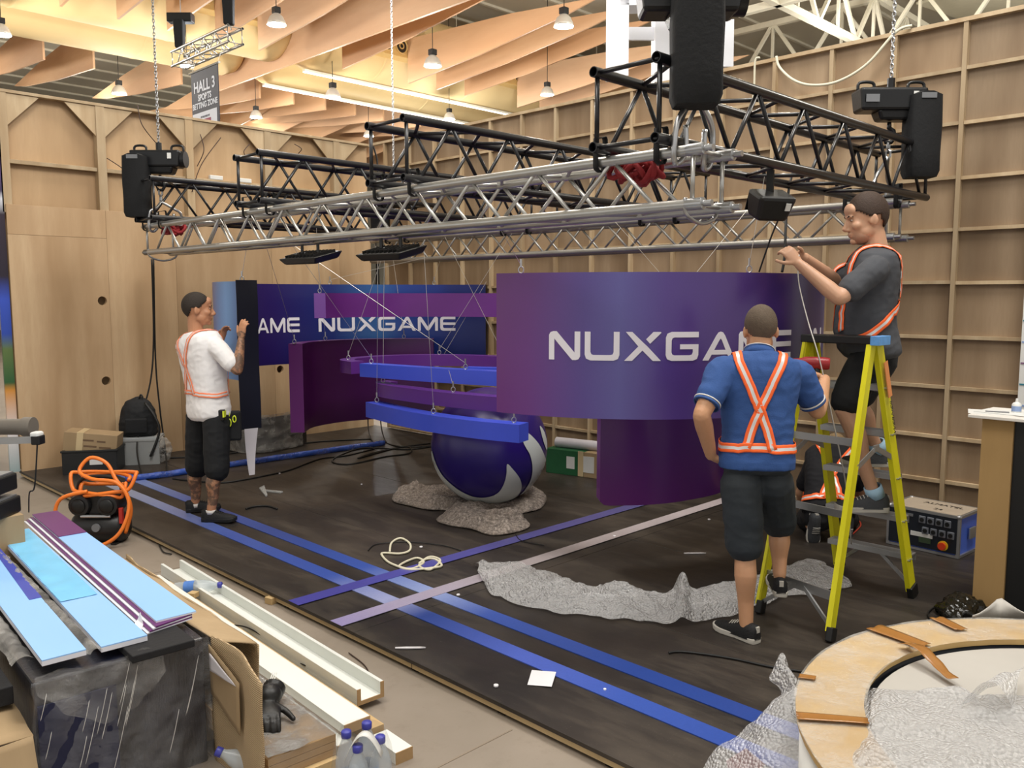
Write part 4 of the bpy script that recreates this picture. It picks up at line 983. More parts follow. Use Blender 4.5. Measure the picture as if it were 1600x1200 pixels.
def shoe(parent, ankle, d, z0, m, msole, L=.275, sc=1.0, up=UP, hi=.09):
    """trainer: sole, upper, heel tab and laces. ankle above heel, d = toe direction"""
    d = Vector(d).normalized(); up = Vector(up).normalized(); s = d.cross(up).normalized(); o = Vector(ankle) - up * Vector(ankle).dot(up) + up * z0 - d * .075 * sc
    L *= sc; prof = [(0, .025), (.03, .033), (.12, .038), (.25, .036), (.42, .037), (.6, .044), (.74, .049), (.87, .047), (.96, .038), (1.0, .022)]
    bb = MB(); R = []
    for t, w in prof: 
        lift = .012 * max(0, (t - .75) / .25) ** 2; w *= sc; c = o + d * (t * L)
        R.append([c + s * -w + up * lift, c + s * w + up * lift, c + s * (w * 1.06) + up * (.03 * sc + lift), c + s * (-w * 1.06) + up * (.03 * sc + lift)])
    bb.rings(R); bb.build('sole', msole, parent, True, bevel=.004, auto=40)
    bb = MB(); R = []
    for t, w, h in ((.0, .024, .075), (.04, .033, .098), (.14, .040, .10), (.27, .040, .098), (.38, .041, .092), (.52, .043, .078), (.68, .046, .066), (.82, .045, .058), (.93, .037, .052), (.985, .022, .042)):
        c = o + d * (t * L) + up * .02 * sc; w *= sc; h = h * sc * (hi / .09 if t < .4 else 1); k = 7
        R.append([c + s * (math.cos(math.pi * i / k) * w * (1 if i in (0, k) else 1.03)) + up * (max(0, math.sin(math.pi * i / k)) ** .62 * (h - .02)) for i in range(k + 1)])
    bb.rings(R); u = bb.build('upper', m, parent, True, auto=60)
    lb = MB()
    for t, h in ((.42, .092), (.48, .085), (.54, .079), (.60, .073)):
        c = o + d * (t * L) + up * h * sc; lb.tube([c - s * .026 * sc - up * .008, c + up * .004, c + s * .026 * sc - up * .008], .003, 6)
    lb.build('laces', msole if m is not msole else M_sil, u, True)
    MB().box(o + d * .004 + up * .075 * sc, (.012, .022, .03), Matrix((d, s, up)).transposed()).build('heel_tab', msole, u)
def build_person(label, J, A):
    o = J['base']; t = thing('person', o, label, 'person')
    sk = A['skin']; sc = A.get('hs', 1.0)
    bb = MB(); M, g = head(bb, J['head'], J['hf'], J.get('hup', UP), sc, A.get('jaw', 1.0))
    nk = J['neck']; bb.tube([nk - (J['neck'] - J['chest']).normalized() * .05, nk, nk.lerp(J['head'], .45) - J['hf'] * .012, J['head'] - UP * .02 - J['hf'] * .02], [.075 * A.get('nw', 1), .06 * A.get('nw', 1), .056 * A.get('nw', 1), .058], 16)
    torso_rings(bb, J, -.012, belly=A.get('belly', 0) * .9, wide=A.get('wide', 1.0))
    aw = A.get('aw', 1.0); lw = A.get('lw', 1.0)
    for k in 'LR':
        s, e, w = J['s' + k], J['e' + k], J['w' + k]; m_ = (s + e) / 2; fm = e.lerp(w, .28)
        limb(bb, [s, m_, e], [.056 * aw, .050 * aw, .040 * aw]); limb(bb, [e, fm, w], [.041 * aw, .043 * aw, .0265 * aw])
        h = J['hand' + k]; hand(bb, w, *h[:3], *h[3:])
        H, K, F = J['h' + k], J['k' + k], J['a' + k]; cf = K.lerp(F, .3) - J.get('calf' + k, J['f']) * .018
        limb(bb, [H, (H + K) / 2, K], [.088 * lw, .074 * lw, .054 * lw]); limb(bb, [K, cf, K.lerp(F, .65), F], [.053 * lw, .058 * lw, .042 * lw, .034 * lw])
        td = J['t' + k]; limb(bb, [F, F + td * .05 - UP * .045, F + td * .10 - UP * .06], [.033, .022, .016])
    body = remesh(bb, .0056, 3)
    mats = [sk] + ([A['tattoo']] if 'tattoo' in A else [])
    if 'tattoo' in A:
        caps = [(a, b_, r) for a, b_, r in A['tattoo_zones'](J)]
        for i, f in enumerate(body.f):
            p = body.v[f[0]]
            for a, b_, r in caps:
                ab = b_ - a; u = max(0, min(1, (p - a).dot(ab) / ab.length_squared))
                if (p - (a + ab * u)).length < r: body.mi[i] = 1; break
    body.build('body', mats, t, True)
    hair_cap(M, g, sc, t, A['hair'], **A.get('hairk', {}))
    eyes(M, g, sc, t, A['hair'])
    # shirt
    sb = MB(); torso_rings(sb, J, .018, t0=A.get('hem', -.14), belly=A.get('belly', 0), wide=A.get('wide', 1.0))
    tb = MB(); tb.v = list(sb.v); tb.f = list(sb.f)
    for k in 'LR':
        s, e = J['s' + k], J['e' + k]; fr = A.get('sleeve', .62); c = J['chest'].lerp(J['neck'], .45)
        limb(sb, [s.lerp(c, .35), s, s.lerp(e, fr * .55), s.lerp(e, fr)], [.07 * aw, .073 * aw, .069 * aw, .068 * aw])
    sh = remesh(sb, .0085, 3, A.get('wr', .005), 7, A.get('seed', 1)); shirt = sh.build('shirt', A['shirt'], t, True)
    SB_ = bvh_of(sh)
    # shorts
    pb = MB(); torso_rings(pb, J, .006, t0=-.14, t1=A.get('waist', .1), wide=A.get('wide', 1.0))
    for k in 'LR':
        H, K = J['h' + k], J['k' + k]; fr = A.get('short', .9); e = H.lerp(K, fr)
        limb(pb, [H, H.lerp(K, fr * .5), e], [.104 * lw, .102 * lw, .094 * lw])
    ph = remesh(pb, .0085, 3, .005, 6, A.get('seed', 1) + 5); ph.build('shorts', A['shorts'], t, True)
    return t, M, g, SB_, bvh_of(ph), J
def hem_band(parent, c, axis, r, m, name, th=.006, w=.012):
    MB().lathe(Vector(c), [(r, -w), (r + th, -w), (r + th, w), (r, w), (r, -w)], 28, axis, False).build(name, m, parent, True)
M_hair_d = mat('dark_hair', '#2a211a', .7, var=.35, vs=60, bump=.5, bs=180); M_hair_g = mat('grey_brown_hair', '#5e5042', .75, var=.35, vs=70, bump=.5, bs=200)
M_hair_b = mat('brown_hair', '#3a2a20', .7, var=.4, vs=60, bump=.5, bs=160)
M_tee_w = mat('white_cotton', '#eceaea', .85, var=.06, vs=5, bump=.15, bs=30); M_polo = mat('blue_polo', '#33548f', .85, var=.14, vs=8, bump=.2, bs=150)
M_tee_g = mat('charcoal_cotton', '#45474c', .85, var=.16, vs=6, bump=.15, bs=40); M_sh_k = mat('black_shorts', '#15171a', .8, var=.25, vs=8, bump=.2, bs=30)
M_sh_g = mat('slate_shorts', '#2b3136', .75, var=.18, vs=9, bump=.2, bs=40); M_tee_k = mat('black_cotton', '#15151a', .85, var=.2)
M_shoe_k = mat('black_shoe', '#121214', .7, bump=.3, bs=120); M_sole_k = mat('black_sole', '#1a1a1b', .6); M_sole_w = mat('pale_sole', '#bdb9b0', .6, var=.1); M_shoe_g = mat('grey_knit_shoe', '#3e4043', .8, bump=.4, bs=150)
M_sock_w = mat('white_sock', '#d4d0cb', .9); M_sock_b = mat('pale_blue_cover', '#9fc0d6', .8, var=.08)
S1 = skin('skin_tan', '#b98462'); S1t = skin('skin_tattooed', '#b08060', '#4c4038'); S2 = skin('skin_fair', '#c4936f'); S3 = skin('skin_rosy', '#c79a7c')
# ---------------------------------------------------------------- man in white, left
f = (RIGHT * .70 + FWD * .71).normalized(); l = f.cross(UP)  # his right-hand side
D = 6.72; v = lambda px, py, dd=0.0: dep(px, py, D + dd)
J = dict(f=f, lp=l, lc=(l + f * .1).normalized(), base=gz(328, 806, .006), pelvis=v(327, 645), chest=v(318, 566), neck=v(303, 511), head=v(309, 484), hf=(RIGHT * .93 + FWD * .36 - UP * .02).normalized())
J['neck'] = v(306, 520); J['hup'] = UP + f * .08
J['sR'] = v(338, 542, -.13); J['sL'] = v(289, 541, .13)
J['eR'] = v(371, 579, -.20); J['eL'] = v(316, 578, .34); J['wR'] = v(377, 530, -.12); J['wL'] = v(345, 533, .34)
J['handR'] = (RIGHT * .12 + UP, RIGHT * .5 + FWD * .8, -RIGHT * .8 + UP * .1, (.25, .35, .5, .6)); J['handL'] = (RIGHT * .28 + UP * .85, RIGHT * .8 - UP * .2 - FWD * .3, RIGHT * .3 - FWD * .9, (.5, .6, .8, .9))
J['hR'] = v(338, 650, -.07); J['hL'] = v(312, 650, .07); J['kR'] = v(339, 735, -.12); J['kL'] = v(308, 730, .14)
J['aR'] = v(330, 797, -.14); J['aL'] = v(305, 787, .17); J['tR'] = (RIGHT * .95 - FWD * .05).normalized(); J['tL'] = (RIGHT * .75 + FWD * .35).normalized()
A = dict(skin=S1, tattoo=S1t, hair=M_hair_d, hairk=dict(front=.066, side=.0, back=-.075), shirt=M_tee_w, shorts=M_sh_k, sleeve=.72, short=1.02, hem=-.14, waist=.02, hs=1.02, seed=3, wide=1.10,
         tattoo_zones=lambda J: [(J['eR'], J['wR'], .07), (J['sR'].lerp(J['eR'], .6), J['eR'], .08), (J['kR'], J['kR'].lerp(J['aR'], .65), .075), (J['kL'], J['kL'].lerp(J['aL'], .65), .075)])
P1, M, g, B, BP, J1 = build_person('man in white tee and black shorts holding the end of the blue sign', J, A)
c = lambda t, la, fr: J1['pelvis'].lerp(J1['chest'].lerp(J1['neck'], 0.0), t / .55) + l * la + f * fr if t <= .55 else J1['chest'].lerp(J1['neck'], (t - .55) / .45) + l * la + f * fr
def braces(parent, B, c, orange, w=.042, low=.22, wrap=.2, name='hi_vis_brace', over=.11, dep_=.16):
    for s in (-1, 1):
        strap(parent, B, [c(low, s * .07, -dep_), c(.42, s * .02, -dep_), c(.55, -s * .015, -dep_), c(.75, -s * .06, -dep_), c(.9, -s * .095, -.12), c(1.0, -s * over, -.02), c(.93, -s * over, .10), c(.75, -s * .115, dep_), c(.5, -s * .13, dep_), c(low, -s * .15, .12)], w, name, True, orange=orange)
    strap(parent, B, [c(low + .01, wrap, .10), c(low, wrap + .02, 0), c(low, wrap, -.08), c(low + .01, .09, -dep_), c(low + .02, 0, -dep_), c(low + .01, -.09, -dep_), c(low, -wrap, -.08), c(low, -wrap - .02, 0), c(low + .01, -wrap, .10)], w, 'hi_vis_belt', True, orange=orange)
braces(P1, B, c, M_orf, w=.036)
for k in 'RL':
    shoe(P1, J1['a' + k], J1['t' + k], .006, M_shoe_k, M_sole_k)
    hem_band(P1, J1['a' + k] - UP * .012, UP, .035, M_sock_w, 'sock', .006, .016)
hem_band(P1, J1['wL'].lerp(J1['eL'], .12), J1['wL'] - J1['eL'], .028, m_blk, 'wristband', .006, .016)
p = J1['pelvis'] + l * .19 - UP * .0 + f * .0; MB().box(p, (.07, .05, .09), cR).build('tape_measure', m_blk, P1, bevel=.012); MB().box(p + RIGHT * .03 + UP * .01, (.012, .052, .05), cR).build('yellow_clip', mat('neon_yellow', '#d8e83a', .5, var=0), P1)
p = J1['pelvis'] + l * .15 + f * .12 - UP * .10
MB().box(p, (.13, .06, .24), cR + .2).build('tool_pouch', M_sh_k, P1, bevel=.02)
for dx, dz, h in ((-.02, .10, .05), (-.01, .03, .06), (.03, .06, .05)):
    q = p - FWD * .05 + RIGHT * dx + UP * dz; MB().tube([q + RIGHT * (.013 * math.sin(a)) + UP * (h * .5 * math.cos(a)) for a in [2 * math.pi * i / 12 for i in range(13)]], .0045, 6).build('yellow_handle', MATS['neon_yellow'], P1, True)
# ---------------------------------------------------------------- man in blue polo, centre, back to the camera
f = (FWD * .97 + RIGHT * .2).normalized(); l = f.cross(UP)
D = 4.30; v = lambda px, py, dd=0.0: dep(px, py, D + dd)
J = dict(f=f, lp=(l - UP * .02).normalized(), lc=(l - UP * .03).normalized(), base=gz(1166, 1008), pelvis=v(1182, 726, .0), chest=v(1184, 625, .02), neck=v(1186, 552, .04), head=v(1188, 517, .10), hf=(FWD * .97 + RIGHT * .12 - UP * .14).normalized())
J['sL'] = v(1128, 580, -.0); J['sR'] = v(1247, 585, .05); J['eL'] = v(1096, 648, -.12); J['wL'] = v(1111, 712, .02); J['eR'] = v(1277, 643, .10); J['wR'] = v(1289, 592, .32)
J['handL'] = (RIGHT * .62 - UP * .42 + FWD * .45, FWD * .25 + RIGHT * .35 + UP * .4, UP * .75 - FWD * .3, (.45, .5, .55, .6)); J['handR'] = (-RIGHT * .55 + UP * .25 + FWD * .5, -UP * .3 - RIGHT * .35 + FWD * .1, UP * .8 - FWD * .2, (.9, .95, 1.0, 1.0))
J['hL'] = v(1158, 752, -.0); J['hR'] = v(1208, 752, .02); J['kL'] = v(1164, 862, .02); J['kR'] = v(1217, 822, .26); J['aL'] = v(1166, 980, -.03); J['aR'] = v(1218, 899, .17)
J['tL'] = (FWD * .75 - RIGHT * .55).normalized(); J['tR'] = (FWD * .95 + RIGHT * .15).normalized()
A = dict(skin=S2, hair=M_hair_g, hairk=dict(front=.066, side=-.012, back=-.075, grow=1.03), shirt=M_polo, shorts=M_sh_g, sleeve=.60, short=.93, hem=-.05, waist=.02, seed=8, wide=1.03, aw=1.06)
P2, M, g, B, BP, J2 = build_person('man in blue polo with orange braces seen from behind, foot on the ladder', J, A)
c = lambda t, la, fr: (J2['pelvis'].lerp(J2['chest'], t / .55) if t <= .55 else J2['chest'].lerp(J2['neck'], (t - .55) / .45)) + l * la + f * fr
braces(P2, B, c, M_or, w=.047, low=.17)
hem_band(P2, J2['neck'] - UP * .005 + FWD * .0, (J2['head'] - J2['neck']), .066, M_polo, 'collar', .010, .024); hem_band(P2, J2['neck'] + (J2['head'] - J2['neck']).normalized() * .020, (J2['head'] - J2['neck']), .0765, M_sock_w, 'collar_stripe', .001, .002)
for k in 'LR':
    e = J2['s' + k].lerp(J2['e' + k], .60); d_ = (J2['e' + k] - J2['s' + k]).normalized(); hem_band(P2, e + d_ * .03, d_, .064, M_sock_w, 'sleeve_trim', .006, .003); hem_band(P2, e + d_ * .041, d_, .062, M_polo, 'sleeve_hem', .006, .006)
shoe(P2, J2['aL'], J2['tL'], .0, M_shoe_k, M_sole_w); shoe(P2, J2['aR'], J2['tR'], J2['aR'].z - .098, M_shoe_k, M_sole_w)
# ---------------------------------------------------------------- man on the ladder, grey tee
f = (-RIGHT * .95 + FWD * .22).normalized(); l = f.cross(UP)
D = 5.02; v = lambda px, py, dd=0.0: dep(px, py, D + dd)
J = dict(f=f, lp=l, lc=l, base=v(1350, 806), pelvis=v(1366, 548), chest=v(1361, 462), neck=v(1368, 388), head=v(1354, 343), hf=(-RIGHT * .97 + FWD * .05 - UP * .20).normalized())
# his left side is the near one
J['sL'] = v(1366, 422, -.22); J['sR'] = v(1350, 420, .20); J['eL'] = v(1312, 466, -.30); J['wL'] = v(1248, 412, -.18); J['eR'] = v(1305, 440, .16); J['wR'] = v(1256, 402, -.04)
J['handL'] = (-RIGHT * .45 + UP * .55 + FWD * .1, FWD * .7 + UP * .1 - RIGHT * .3, UP * .5 - RIGHT * .4, (.85, .95, 1.0, 1.0)); J['handR'] = (-RIGHT * .8 + UP * .05 - FWD * .25, -FWD * .6 - UP * .5, UP * .8, (.8, .9, 1.0, 1.0))
J['hL'] = v(1356, 560, -.10); J['hR'] = v(1376, 560, .10); J['kL'] = v(1318, 638, -.14); J['kR'] = v(1335, 628, .12); J['aL'] = v(1366, 772, -.08); J['aR'] = v(1372, 702, .16)
J['tL'] = (-RIGHT * .97 + FWD * .1).normalized(); J['tR'] = (-RIGHT * .97 + FWD * .05).normalized()
A = dict(skin=S3, hair=M_hair_b, hairk=dict(front=.048, side=.0, back=-.075, grow=1.06, top=.008), shirt=M_tee_g, shorts=M_sh_k, sleeve=.70, short=.86, hem=-.14, waist=.0, belly=.06, wide=1.08, aw=1.08, hs=1.10, nw=1.15, jaw=1.1, seed=12)
P3, M, g, B, BP, J3 = build_person('man in charcoal tee with orange braces standing on the yellow ladder', J, A)
c = lambda t, la, fr: (J3['pelvis'].lerp(J3['chest'], t / .55) if t <= .55 else J3['chest'].lerp(J3['neck'], (t - .55) / .45)) + l * la + f * fr
for s in (-1, 1):
    strap(P3, B, [c(.50, s * .10, -.18), c(.75, s * .11, -.17), c(.93, s * .12, -.10), c(1.0, s * .105, 0), c(.93, s * .11, .10), c(.75, s * .13, .19), c(.5, s * .14, .23), c(.2, s * .15, .22)], .046, 'hi_vis_brace')
strap(P3, B, [c(.12, -.14, .21), c(.14, -.20, .10), c(.24, -.22, 0), c(.36, -.2, -.09), c(.46, -.1, -.18), c(.46, 0, -.19), c(.46, .1, -.18), c(.36, .2, -.09), c(.24, .22, 0), c(.12, .18, .15)], .046, 'hi_vis_belt')
for k in 'LR':
    shoe(P3, J3['a' + k] + f * .0, J3['t' + k], J3['a' + k].z - .105, M_shoe_g, M_sole_w, sc=1.1)
    hem_band(P3, J3['a' + k] + UP * .015, (J3['a' + k] - J3['k' + k]), .044, M_sock_b, 'shoe_cover', .008, .035)
# stubble and back print
bb = MB(); bb.ell(g(0, .038, -.080), [x * 1.10 for x in (.0615, .0585, .046)], 20, 14, M); st = bb.build('stubble', mat('stubble', '#a37c64', .8, var=.2, vs=80), P3, True)
b2 = bmesh.new(); b2.from_mesh(st.data); cc = M.inverted()
dl = [fc for fc in b2.faces if (cc @ (fc.calc_center_median() + ORG[P3.name] - J3['head'])).y < .02 * 1.1 or (cc @ (fc.calc_center_median() + ORG[P3.name] - J3['head'])).z > -.058 * 1.1]
bmesh.ops.delete(b2, geom=dl, context='FACES'); b2.to_mesh(st.data); b2.free()
for i, (t_, w_) in enumerate(((.74, .05), (.62, .05))):
    for j in range(3):
        q = c(t_, -.13 + .045 * j, -.2); lc, nn, *_ = B.find_nearest(q); s_, u_ = frame(nn); MB().bar(lc + nn * .004 - UP * .02, lc + nn * .004 + UP * .02, .026, .003, nn).build('back_print', M_sock_w, P3)
# ---------------------------------------------------------------- kneeling person behind the ladder
f = (FWD * .9 + RIGHT * .25).normalized(); l = f.cross(UP)
D = 6.05; v = lambda px, py, dd=0.0: dep(px, py, D + dd)
J = dict(f=f, lp=l, lc=l, base=v(1290, 838), pelvis=v(1294, 800), chest=v(1298, 742, .16), neck=v(1304, 708, .36), head=v(1307, 704, .52), hf=(FWD * .6 - UP * .8).normalized(), hup=(FWD * .8 + UP * .5).normalized())
J['sL'] = v(1272, 726, .26); J['sR'] = v(1332, 724, .26); J['eL'] = v(1252, 768, .38); J['eR'] = v(1345, 768, .42); J['wL'] = v(1258, 812, .62); J['wR'] = v(1330, 808, .66)
J['handL'] = (FWD + RIGHT * .2, -UP, RIGHT, (.4, .4, .4, .4)); J['handR'] = (FWD - RIGHT * .2, -UP, -RIGHT, (.4, .4, .4, .4))
J['hL'] = v(1280, 808, .02); J['hR'] = v(1310, 808, .02); J['kL'] = v(1262, 822, .40); J['kR'] = v(1322, 822, .42); J['aL'] = v(1268, 824, .03); J['aR'] = v(1318, 826, .03)
for k in ('kL', 'kR', 'aL', 'aR'): J[k].z = max(J[k].z, .06)
J['tL'] = -UP; J['tR'] = -UP
A = dict(skin=S2, hair=mat('fair_hair', '#8a7454', .75, var=.3, bump=.4), hairk=dict(front=.06, side=-.01, back=-.08), shirt=M_tee_k, shorts=M_sh_k, sleeve=.7, short=.95, hem=-.05, waist=.1, seed=21)
P4, M, g, B, BP, J4 = build_person('person in black with orange braces kneeling behind the yellow ladder', J, A)
c = lambda t, la, fr: (J4['pelvis'].lerp(J4['chest'], t / .55) if t <= .55 else J4['chest'].lerp(J4['neck'], (t - .55) / .45)) + l * la + f * fr + UP * (-fr * .5 if fr < 0 else 0)
braces(P4, B, c, M_or, w=.045, low=.16)
for k in 'LR': shoe(P4, J4['a' + k] - FWD * .02 + UP * .05, Vector((0, 0, -1)) + FWD * .0, (J4['a' + k].dot(-FWD)) - .0 + .02, M_shoe_g, M_sole_w, L=.24, up=-FWD)
# ================================================================== things on the platform
def film(name, tint='#e8e6e2', alpha=.35, rough=.22, bs=14.0, strength=.8, voro=0.0):
    """clear wrapping film or bubble wrap: thin, glossy, wrinkled"""
    if name in MATS: return MATS[name]
    k = N(name); b = k.b; b.inputs['Base Color'].default_value = lin(tint); b.inputs['Roughness'].default_value = rough; b.inputs['Alpha'].default_value = alpha
    v = k.coord(); n = k.noise(v, bs, 6, .65)
    if voro:
        w = k.n('ShaderNodeTexVoronoi'); w.inputs['Scale'].default_value = voro; k.l(v, w.inputs['Vector'])
        mm = k.n('ShaderNodeMath', operation='MULTIPLY_ADD'); k.l(w.outputs['Distance'], mm.inputs[0]); mm.inputs[1].default_value = -2.2; k.l(n, mm.inputs[2]); n = mm.outputs[0]
    k.bump(n, strength, .03); b.inputs['Specular IOR Level'].default_value = .9
    if voro: MATS[name] = k.m; return k.m
    al = k.ramp(k.noise(v, bs * .4, 4), [(.35, alpha * .55), (.65, min(1.0, alpha * 1.5))]); k.l(al, b.inputs['Alpha'])
    MATS[name] = k.m; return k.m
M_bub = film('bubble_wrap', '#eeeeef', .52, .12, 8, .6, 75); M_film = film('stretch_film', '#b8b6b2', .16, .12, 14, 1.0)
M_filmd = film('stretch_film_heavy', '#cfccc6', .36, .15, 20, 1.0)
fnz = lambda p, s=1.0, o=0.0: mnoise.noise(Vector((p[0] * s + o, p[1] * s, (p[2] if len(p) > 2 else 0) * s)))
# ---- yellow step ladder
M_yel = mat('fibreglass_yellow', '#d3cc18', .45, var=.06); M_lalu = mat('ladder_aluminium', '#a9aaab', .38, .75, var=.08)
R1, R2, Q1, Q2 = gz(1427, 932), gz(1313, 888), gz(1297, 1003), gz(1187, 958)
T1, T2 = Vector((4.78, 1.90, 1.52)), Vector((4.78, 2.27, 1.52)); U1, U2 = Vector((4.70, 1.90, 1.52)), Vector((4.70, 2.27, 1.52))
lad = thing('step_ladder', ((R1 + R2 + Q1 + Q2) / 4), 'yellow fibreglass step ladder with aluminium steps and black top', 'ladder')
def rail(a, b_, name, w=.07, t=.028):
    d = (b_ - a).normalized(); up = Vector((1, 0, 0)); bb = MB(); bb.bar(a + d * .05, b_, t * .35, w, Vector((1, 0, 0)))
    sd, u = frame(d, Vector((1, 0, 0)))
    for s in (-1, 1): bb.bar(a + d * .05 + u * s * (w / 2 - .004) + sd * t * .3, b_ + u * s * (w / 2 - .004) + sd * t * .3, t, .008, Vector((1, 0, 0)))
    o = bb.build(name, M_yel, lad)
    MB().bar(a, a + d * .075, t * 1.25, w * 1.08, Vector((1, 0, 0))).build('rubber_foot', m_blk, lad, bevel=.006)
    return o
rail(R1, T1, 'front_rail', .085); rail(R2, T2, 'front_rail', .085); rail(Q1, U1, 'rear_rail', .06); rail(Q2, U2, 'rear_rail', .06)
for z in (.245, .485, .745, 1.005, 1.275):
    a, b_ = R1.lerp(T1, z / 1.52), R2.lerp(T2, z / 1.52); bb = MB(); bb.box((a + b_) / 2, (.085, (a - b_).length - .03, .008)); bb.box((a + b_) / 2 + Vector((.040, 0, -.02)), (.006, (a - b_).length - .03, .045)); bb.box((a + b_) / 2 + Vector((-.040, 0, -.012)), (.006, (a - b_).length - .03, .03))
    for k in range(6): bb.box((a + b_) / 2 + Vector((-.032 + k * .013, 0, .006)), (.004, (a - b_).length - .05, .004))
    st = bb.build('step', M_lalu, lad)
    for p in (a, b_): 
        for dx in (-.02, .02): MB().cyl(p + Vector((dx, -.02, -.01)), p + Vector((dx, .02, -.01)), .006, 8).build('rivet', M_steel, lad)
for z, w in ((.215, .05), (.62, .04), (.99, .04)):
    a, b_ = Q1.lerp(U1, z / 1.52), Q2.lerp(U2, z / 1.52); MB().bar(a, b_, .012, w, UP).build('rear_brace', M_lalu, lad)
for (p, q) in ((Q1, U1), (Q2, U2)):
    o = Q2 if p is Q1 else Q1; u = U2 if p is Q1 else U1
    MB().bar(p.lerp(q, .04), p.lerp(q, .14).lerp(o.lerp(u, .14), .45), .01, .022, UP).build('corner_brace', M_lalu, lad)
for (p, q) in ((R1, T1), (R2, T2)):
    o = R2 if p is R1 else R1; u = T2 if p is R1 else T1
    MB().bar(p.lerp(q, .04), p.lerp(q, .155).lerp(o.lerp(u, .155), .4), .01, .022, UP).build('corner_brace', M_lalu, lad)
for a, b_, c_, d_ in ((R1, T1, Q1, U1), (R2, T2, Q2, U2)):
    p, q = a.lerp(b_, .56), c_.lerp(d_, .56); m_ = (p + q) / 2 + UP * .09
    MB().bar(p, m_, .006, .03, UP).build('spreader_arm', M_lalu, lad); MB().bar(q, m_, .006, .03, UP).build('spreader_arm', M_lalu, lad); MB().box(m_, (.06, .012, .035)).build('spreader_hinge', M_lalu, lad)
bb = MB(); bb.box((4.74, 2.085, 1.535), (.15, .44, .045)); bb.build('top_cap', m_blk, lad, bevel=.006)
m_tape = mat('blue_tape', '#5f9bd8', .5, var=.25, vs=30); MB().box((4.74, 1.876, 1.535), (.155, .05, .05)).build('blue_tape', m_tape, lad, bevel=.002)
m_sticker = mat('orange_sticker', '#d98a4e', .5, var=.15, vs=30)
dv = (T1 - R1).normalized(); MB().bar(R1.lerp(T1, .80) + Vector((.004, -.022, 0)), R1.lerp(T1, .93) + Vector((.004, -.022, 0)), .004, .05, Vector((1, 0, 0))).build('warning_label', m_sticker, lad)
st0 = R1.lerp(T1, 1.275 / 1.52); MB().box(st0 + Vector((.046, .09, -.02)), (.004, .13, .03)).build('step_label', m_sticker, lad)
text3d('WERNER', R1.lerp(T1, .72) + Vector((.012, -.024, 0)), dv, Vector((-1, 0, .3)), .05, m_blk, lad, 'brand_lettering', ext=.0005)
# ---- cordless drill in the hand of the man in blue
m_drl = mat('drill_red', '#8c1a20', .4, var=.1); p = J2['wR'] + (Vector(J2['handR'][0]).normalized()) * .09
dr = thing('cordless_drill', p, 'red and black cordless drill held up by the man in blue', 'drill'); ax = (-RIGHT * .95 + FWD * .25 + UP * .04).normalized()
c0 = p + UP * .055
MB().lathe(c0, [(.03, -.10), (.034, -.09), (.035, -.02), (.032, .03), (.024, .05), (.02, .075), (.019, .09)], 16, ax).build('motor_housing', m_drl, dr, True, auto=40)
MB().lathe(c0 + ax * .09, [(.02, 0), (.021, .01), (.021, .035), (.013, .05), (.006, .055)], 14, ax).build('chuck', m_blk, dr, True, auto=40); MB().cyl(c0 + ax * .14, c0 + ax * .19, .003, 6).build('bit', M_steel, dr)
MB().tube([c0 - ax * .03, c0 - ax * .035 - UP * .06, c0 - ax * .025 - UP * .11], [.022, .02, .022], 12).build('grip', m_blk, dr, True); MB().bar(c0 - ax * .08 - UP * .14, c0 + ax * .05 - UP * .14, .055, .05).build('battery', m_drl, dr, bevel=.008)
# ---- bubble wrap strip on the floor
up_ = [(745, 886), (800, 881), (850, 898), (930, 923), (965, 917), (1035, 930), (1060, 925), (1095, 926), (1140, 915), (1195, 902), (1272, 876), (1330, 917)]
lo_ = [(748, 912), (785, 940), (838, 955), (872, 961), (926, 966), (990, 973), (1060, 979), (1115, 971), (1175, 952), (1240, 934), (1290, 925), (1331, 919)]
PU = smooth_path([gz(*p) for p in up_], 8); PL = smooth_path([gz(*p) for p in lo_], 8)
def fw(u, v):
    i = u * (len(PU) - 1); k = min(int(i), len(PU) - 2); a = PU[k].lerp(PU[k + 1], i - k); b_ = PL[k].lerp(PL[k + 1], i - k); p = a.lerp(b_, v)
    p = p + Vector((fnz(p, 9, 1), fnz(p, 9, 7), 0)) * .05 * abs(2 * v - 1); e = min(1, 6 * v * (1 - v) + .12) * (.25 + .75 * min(1, 5 * (1 - u)))
    z = .010 + e * (.030 + .035 * fnz(p, 5) + .05 * max(0, .5 - 1.6 * abs(fnz(p, 7, 3))) + .014 * fnz(p, 22, 5)) ; pk = math.exp(-((u - .555) / .02) ** 2) * .11 * (1 - abs(v - .35)); return p + UP * max(.004, z + pk)
bb = MB(); bb.grid(fw, 150, 22); bb.build('bubble_wrap', M_bub, None, False, 'long crumpled strip of bubble wrap on the black floor', 'bubble wrap', loc=gz(1000, 940))
# ---- felt blanket under the globe
def felt():
    k = N('grey_felt'); v = k.coord(); a = k.noise(v, 45, 5, .8); b_ = k.noise(v, 9, 4)
    c = k.ramp(a, [(.35, '#4a433e'), (.5, '#7d736b'), (.66, '#b3a79d')]); c = k.mixc(k.ramp(b_, [(.45, 0.0), (.75, .45)]), c, lin('#8d7f72'))
    k.l(c, k.b.inputs['Base Color']); k.b.inputs['Roughness'].default_value = .95; k.bump(a, .6, .004); MATS['felt'] = k.m; return k.m
M_felt = felt()
o1 = [(613, 783), (632, 766), (656, 764), (680, 772), (730, 770), (800, 775), (832, 765), (852, 778), (845, 796), (812, 806), (828, 822), (812, 832), (770, 838), (735, 828), (700, 822), (682, 814), (700, 800), (670, 798), (640, 792)]
P = [Vector((p.x, p.y)) for p in smooth_path([gz(*p) for p in o1], 4, True)]; n = len(P)
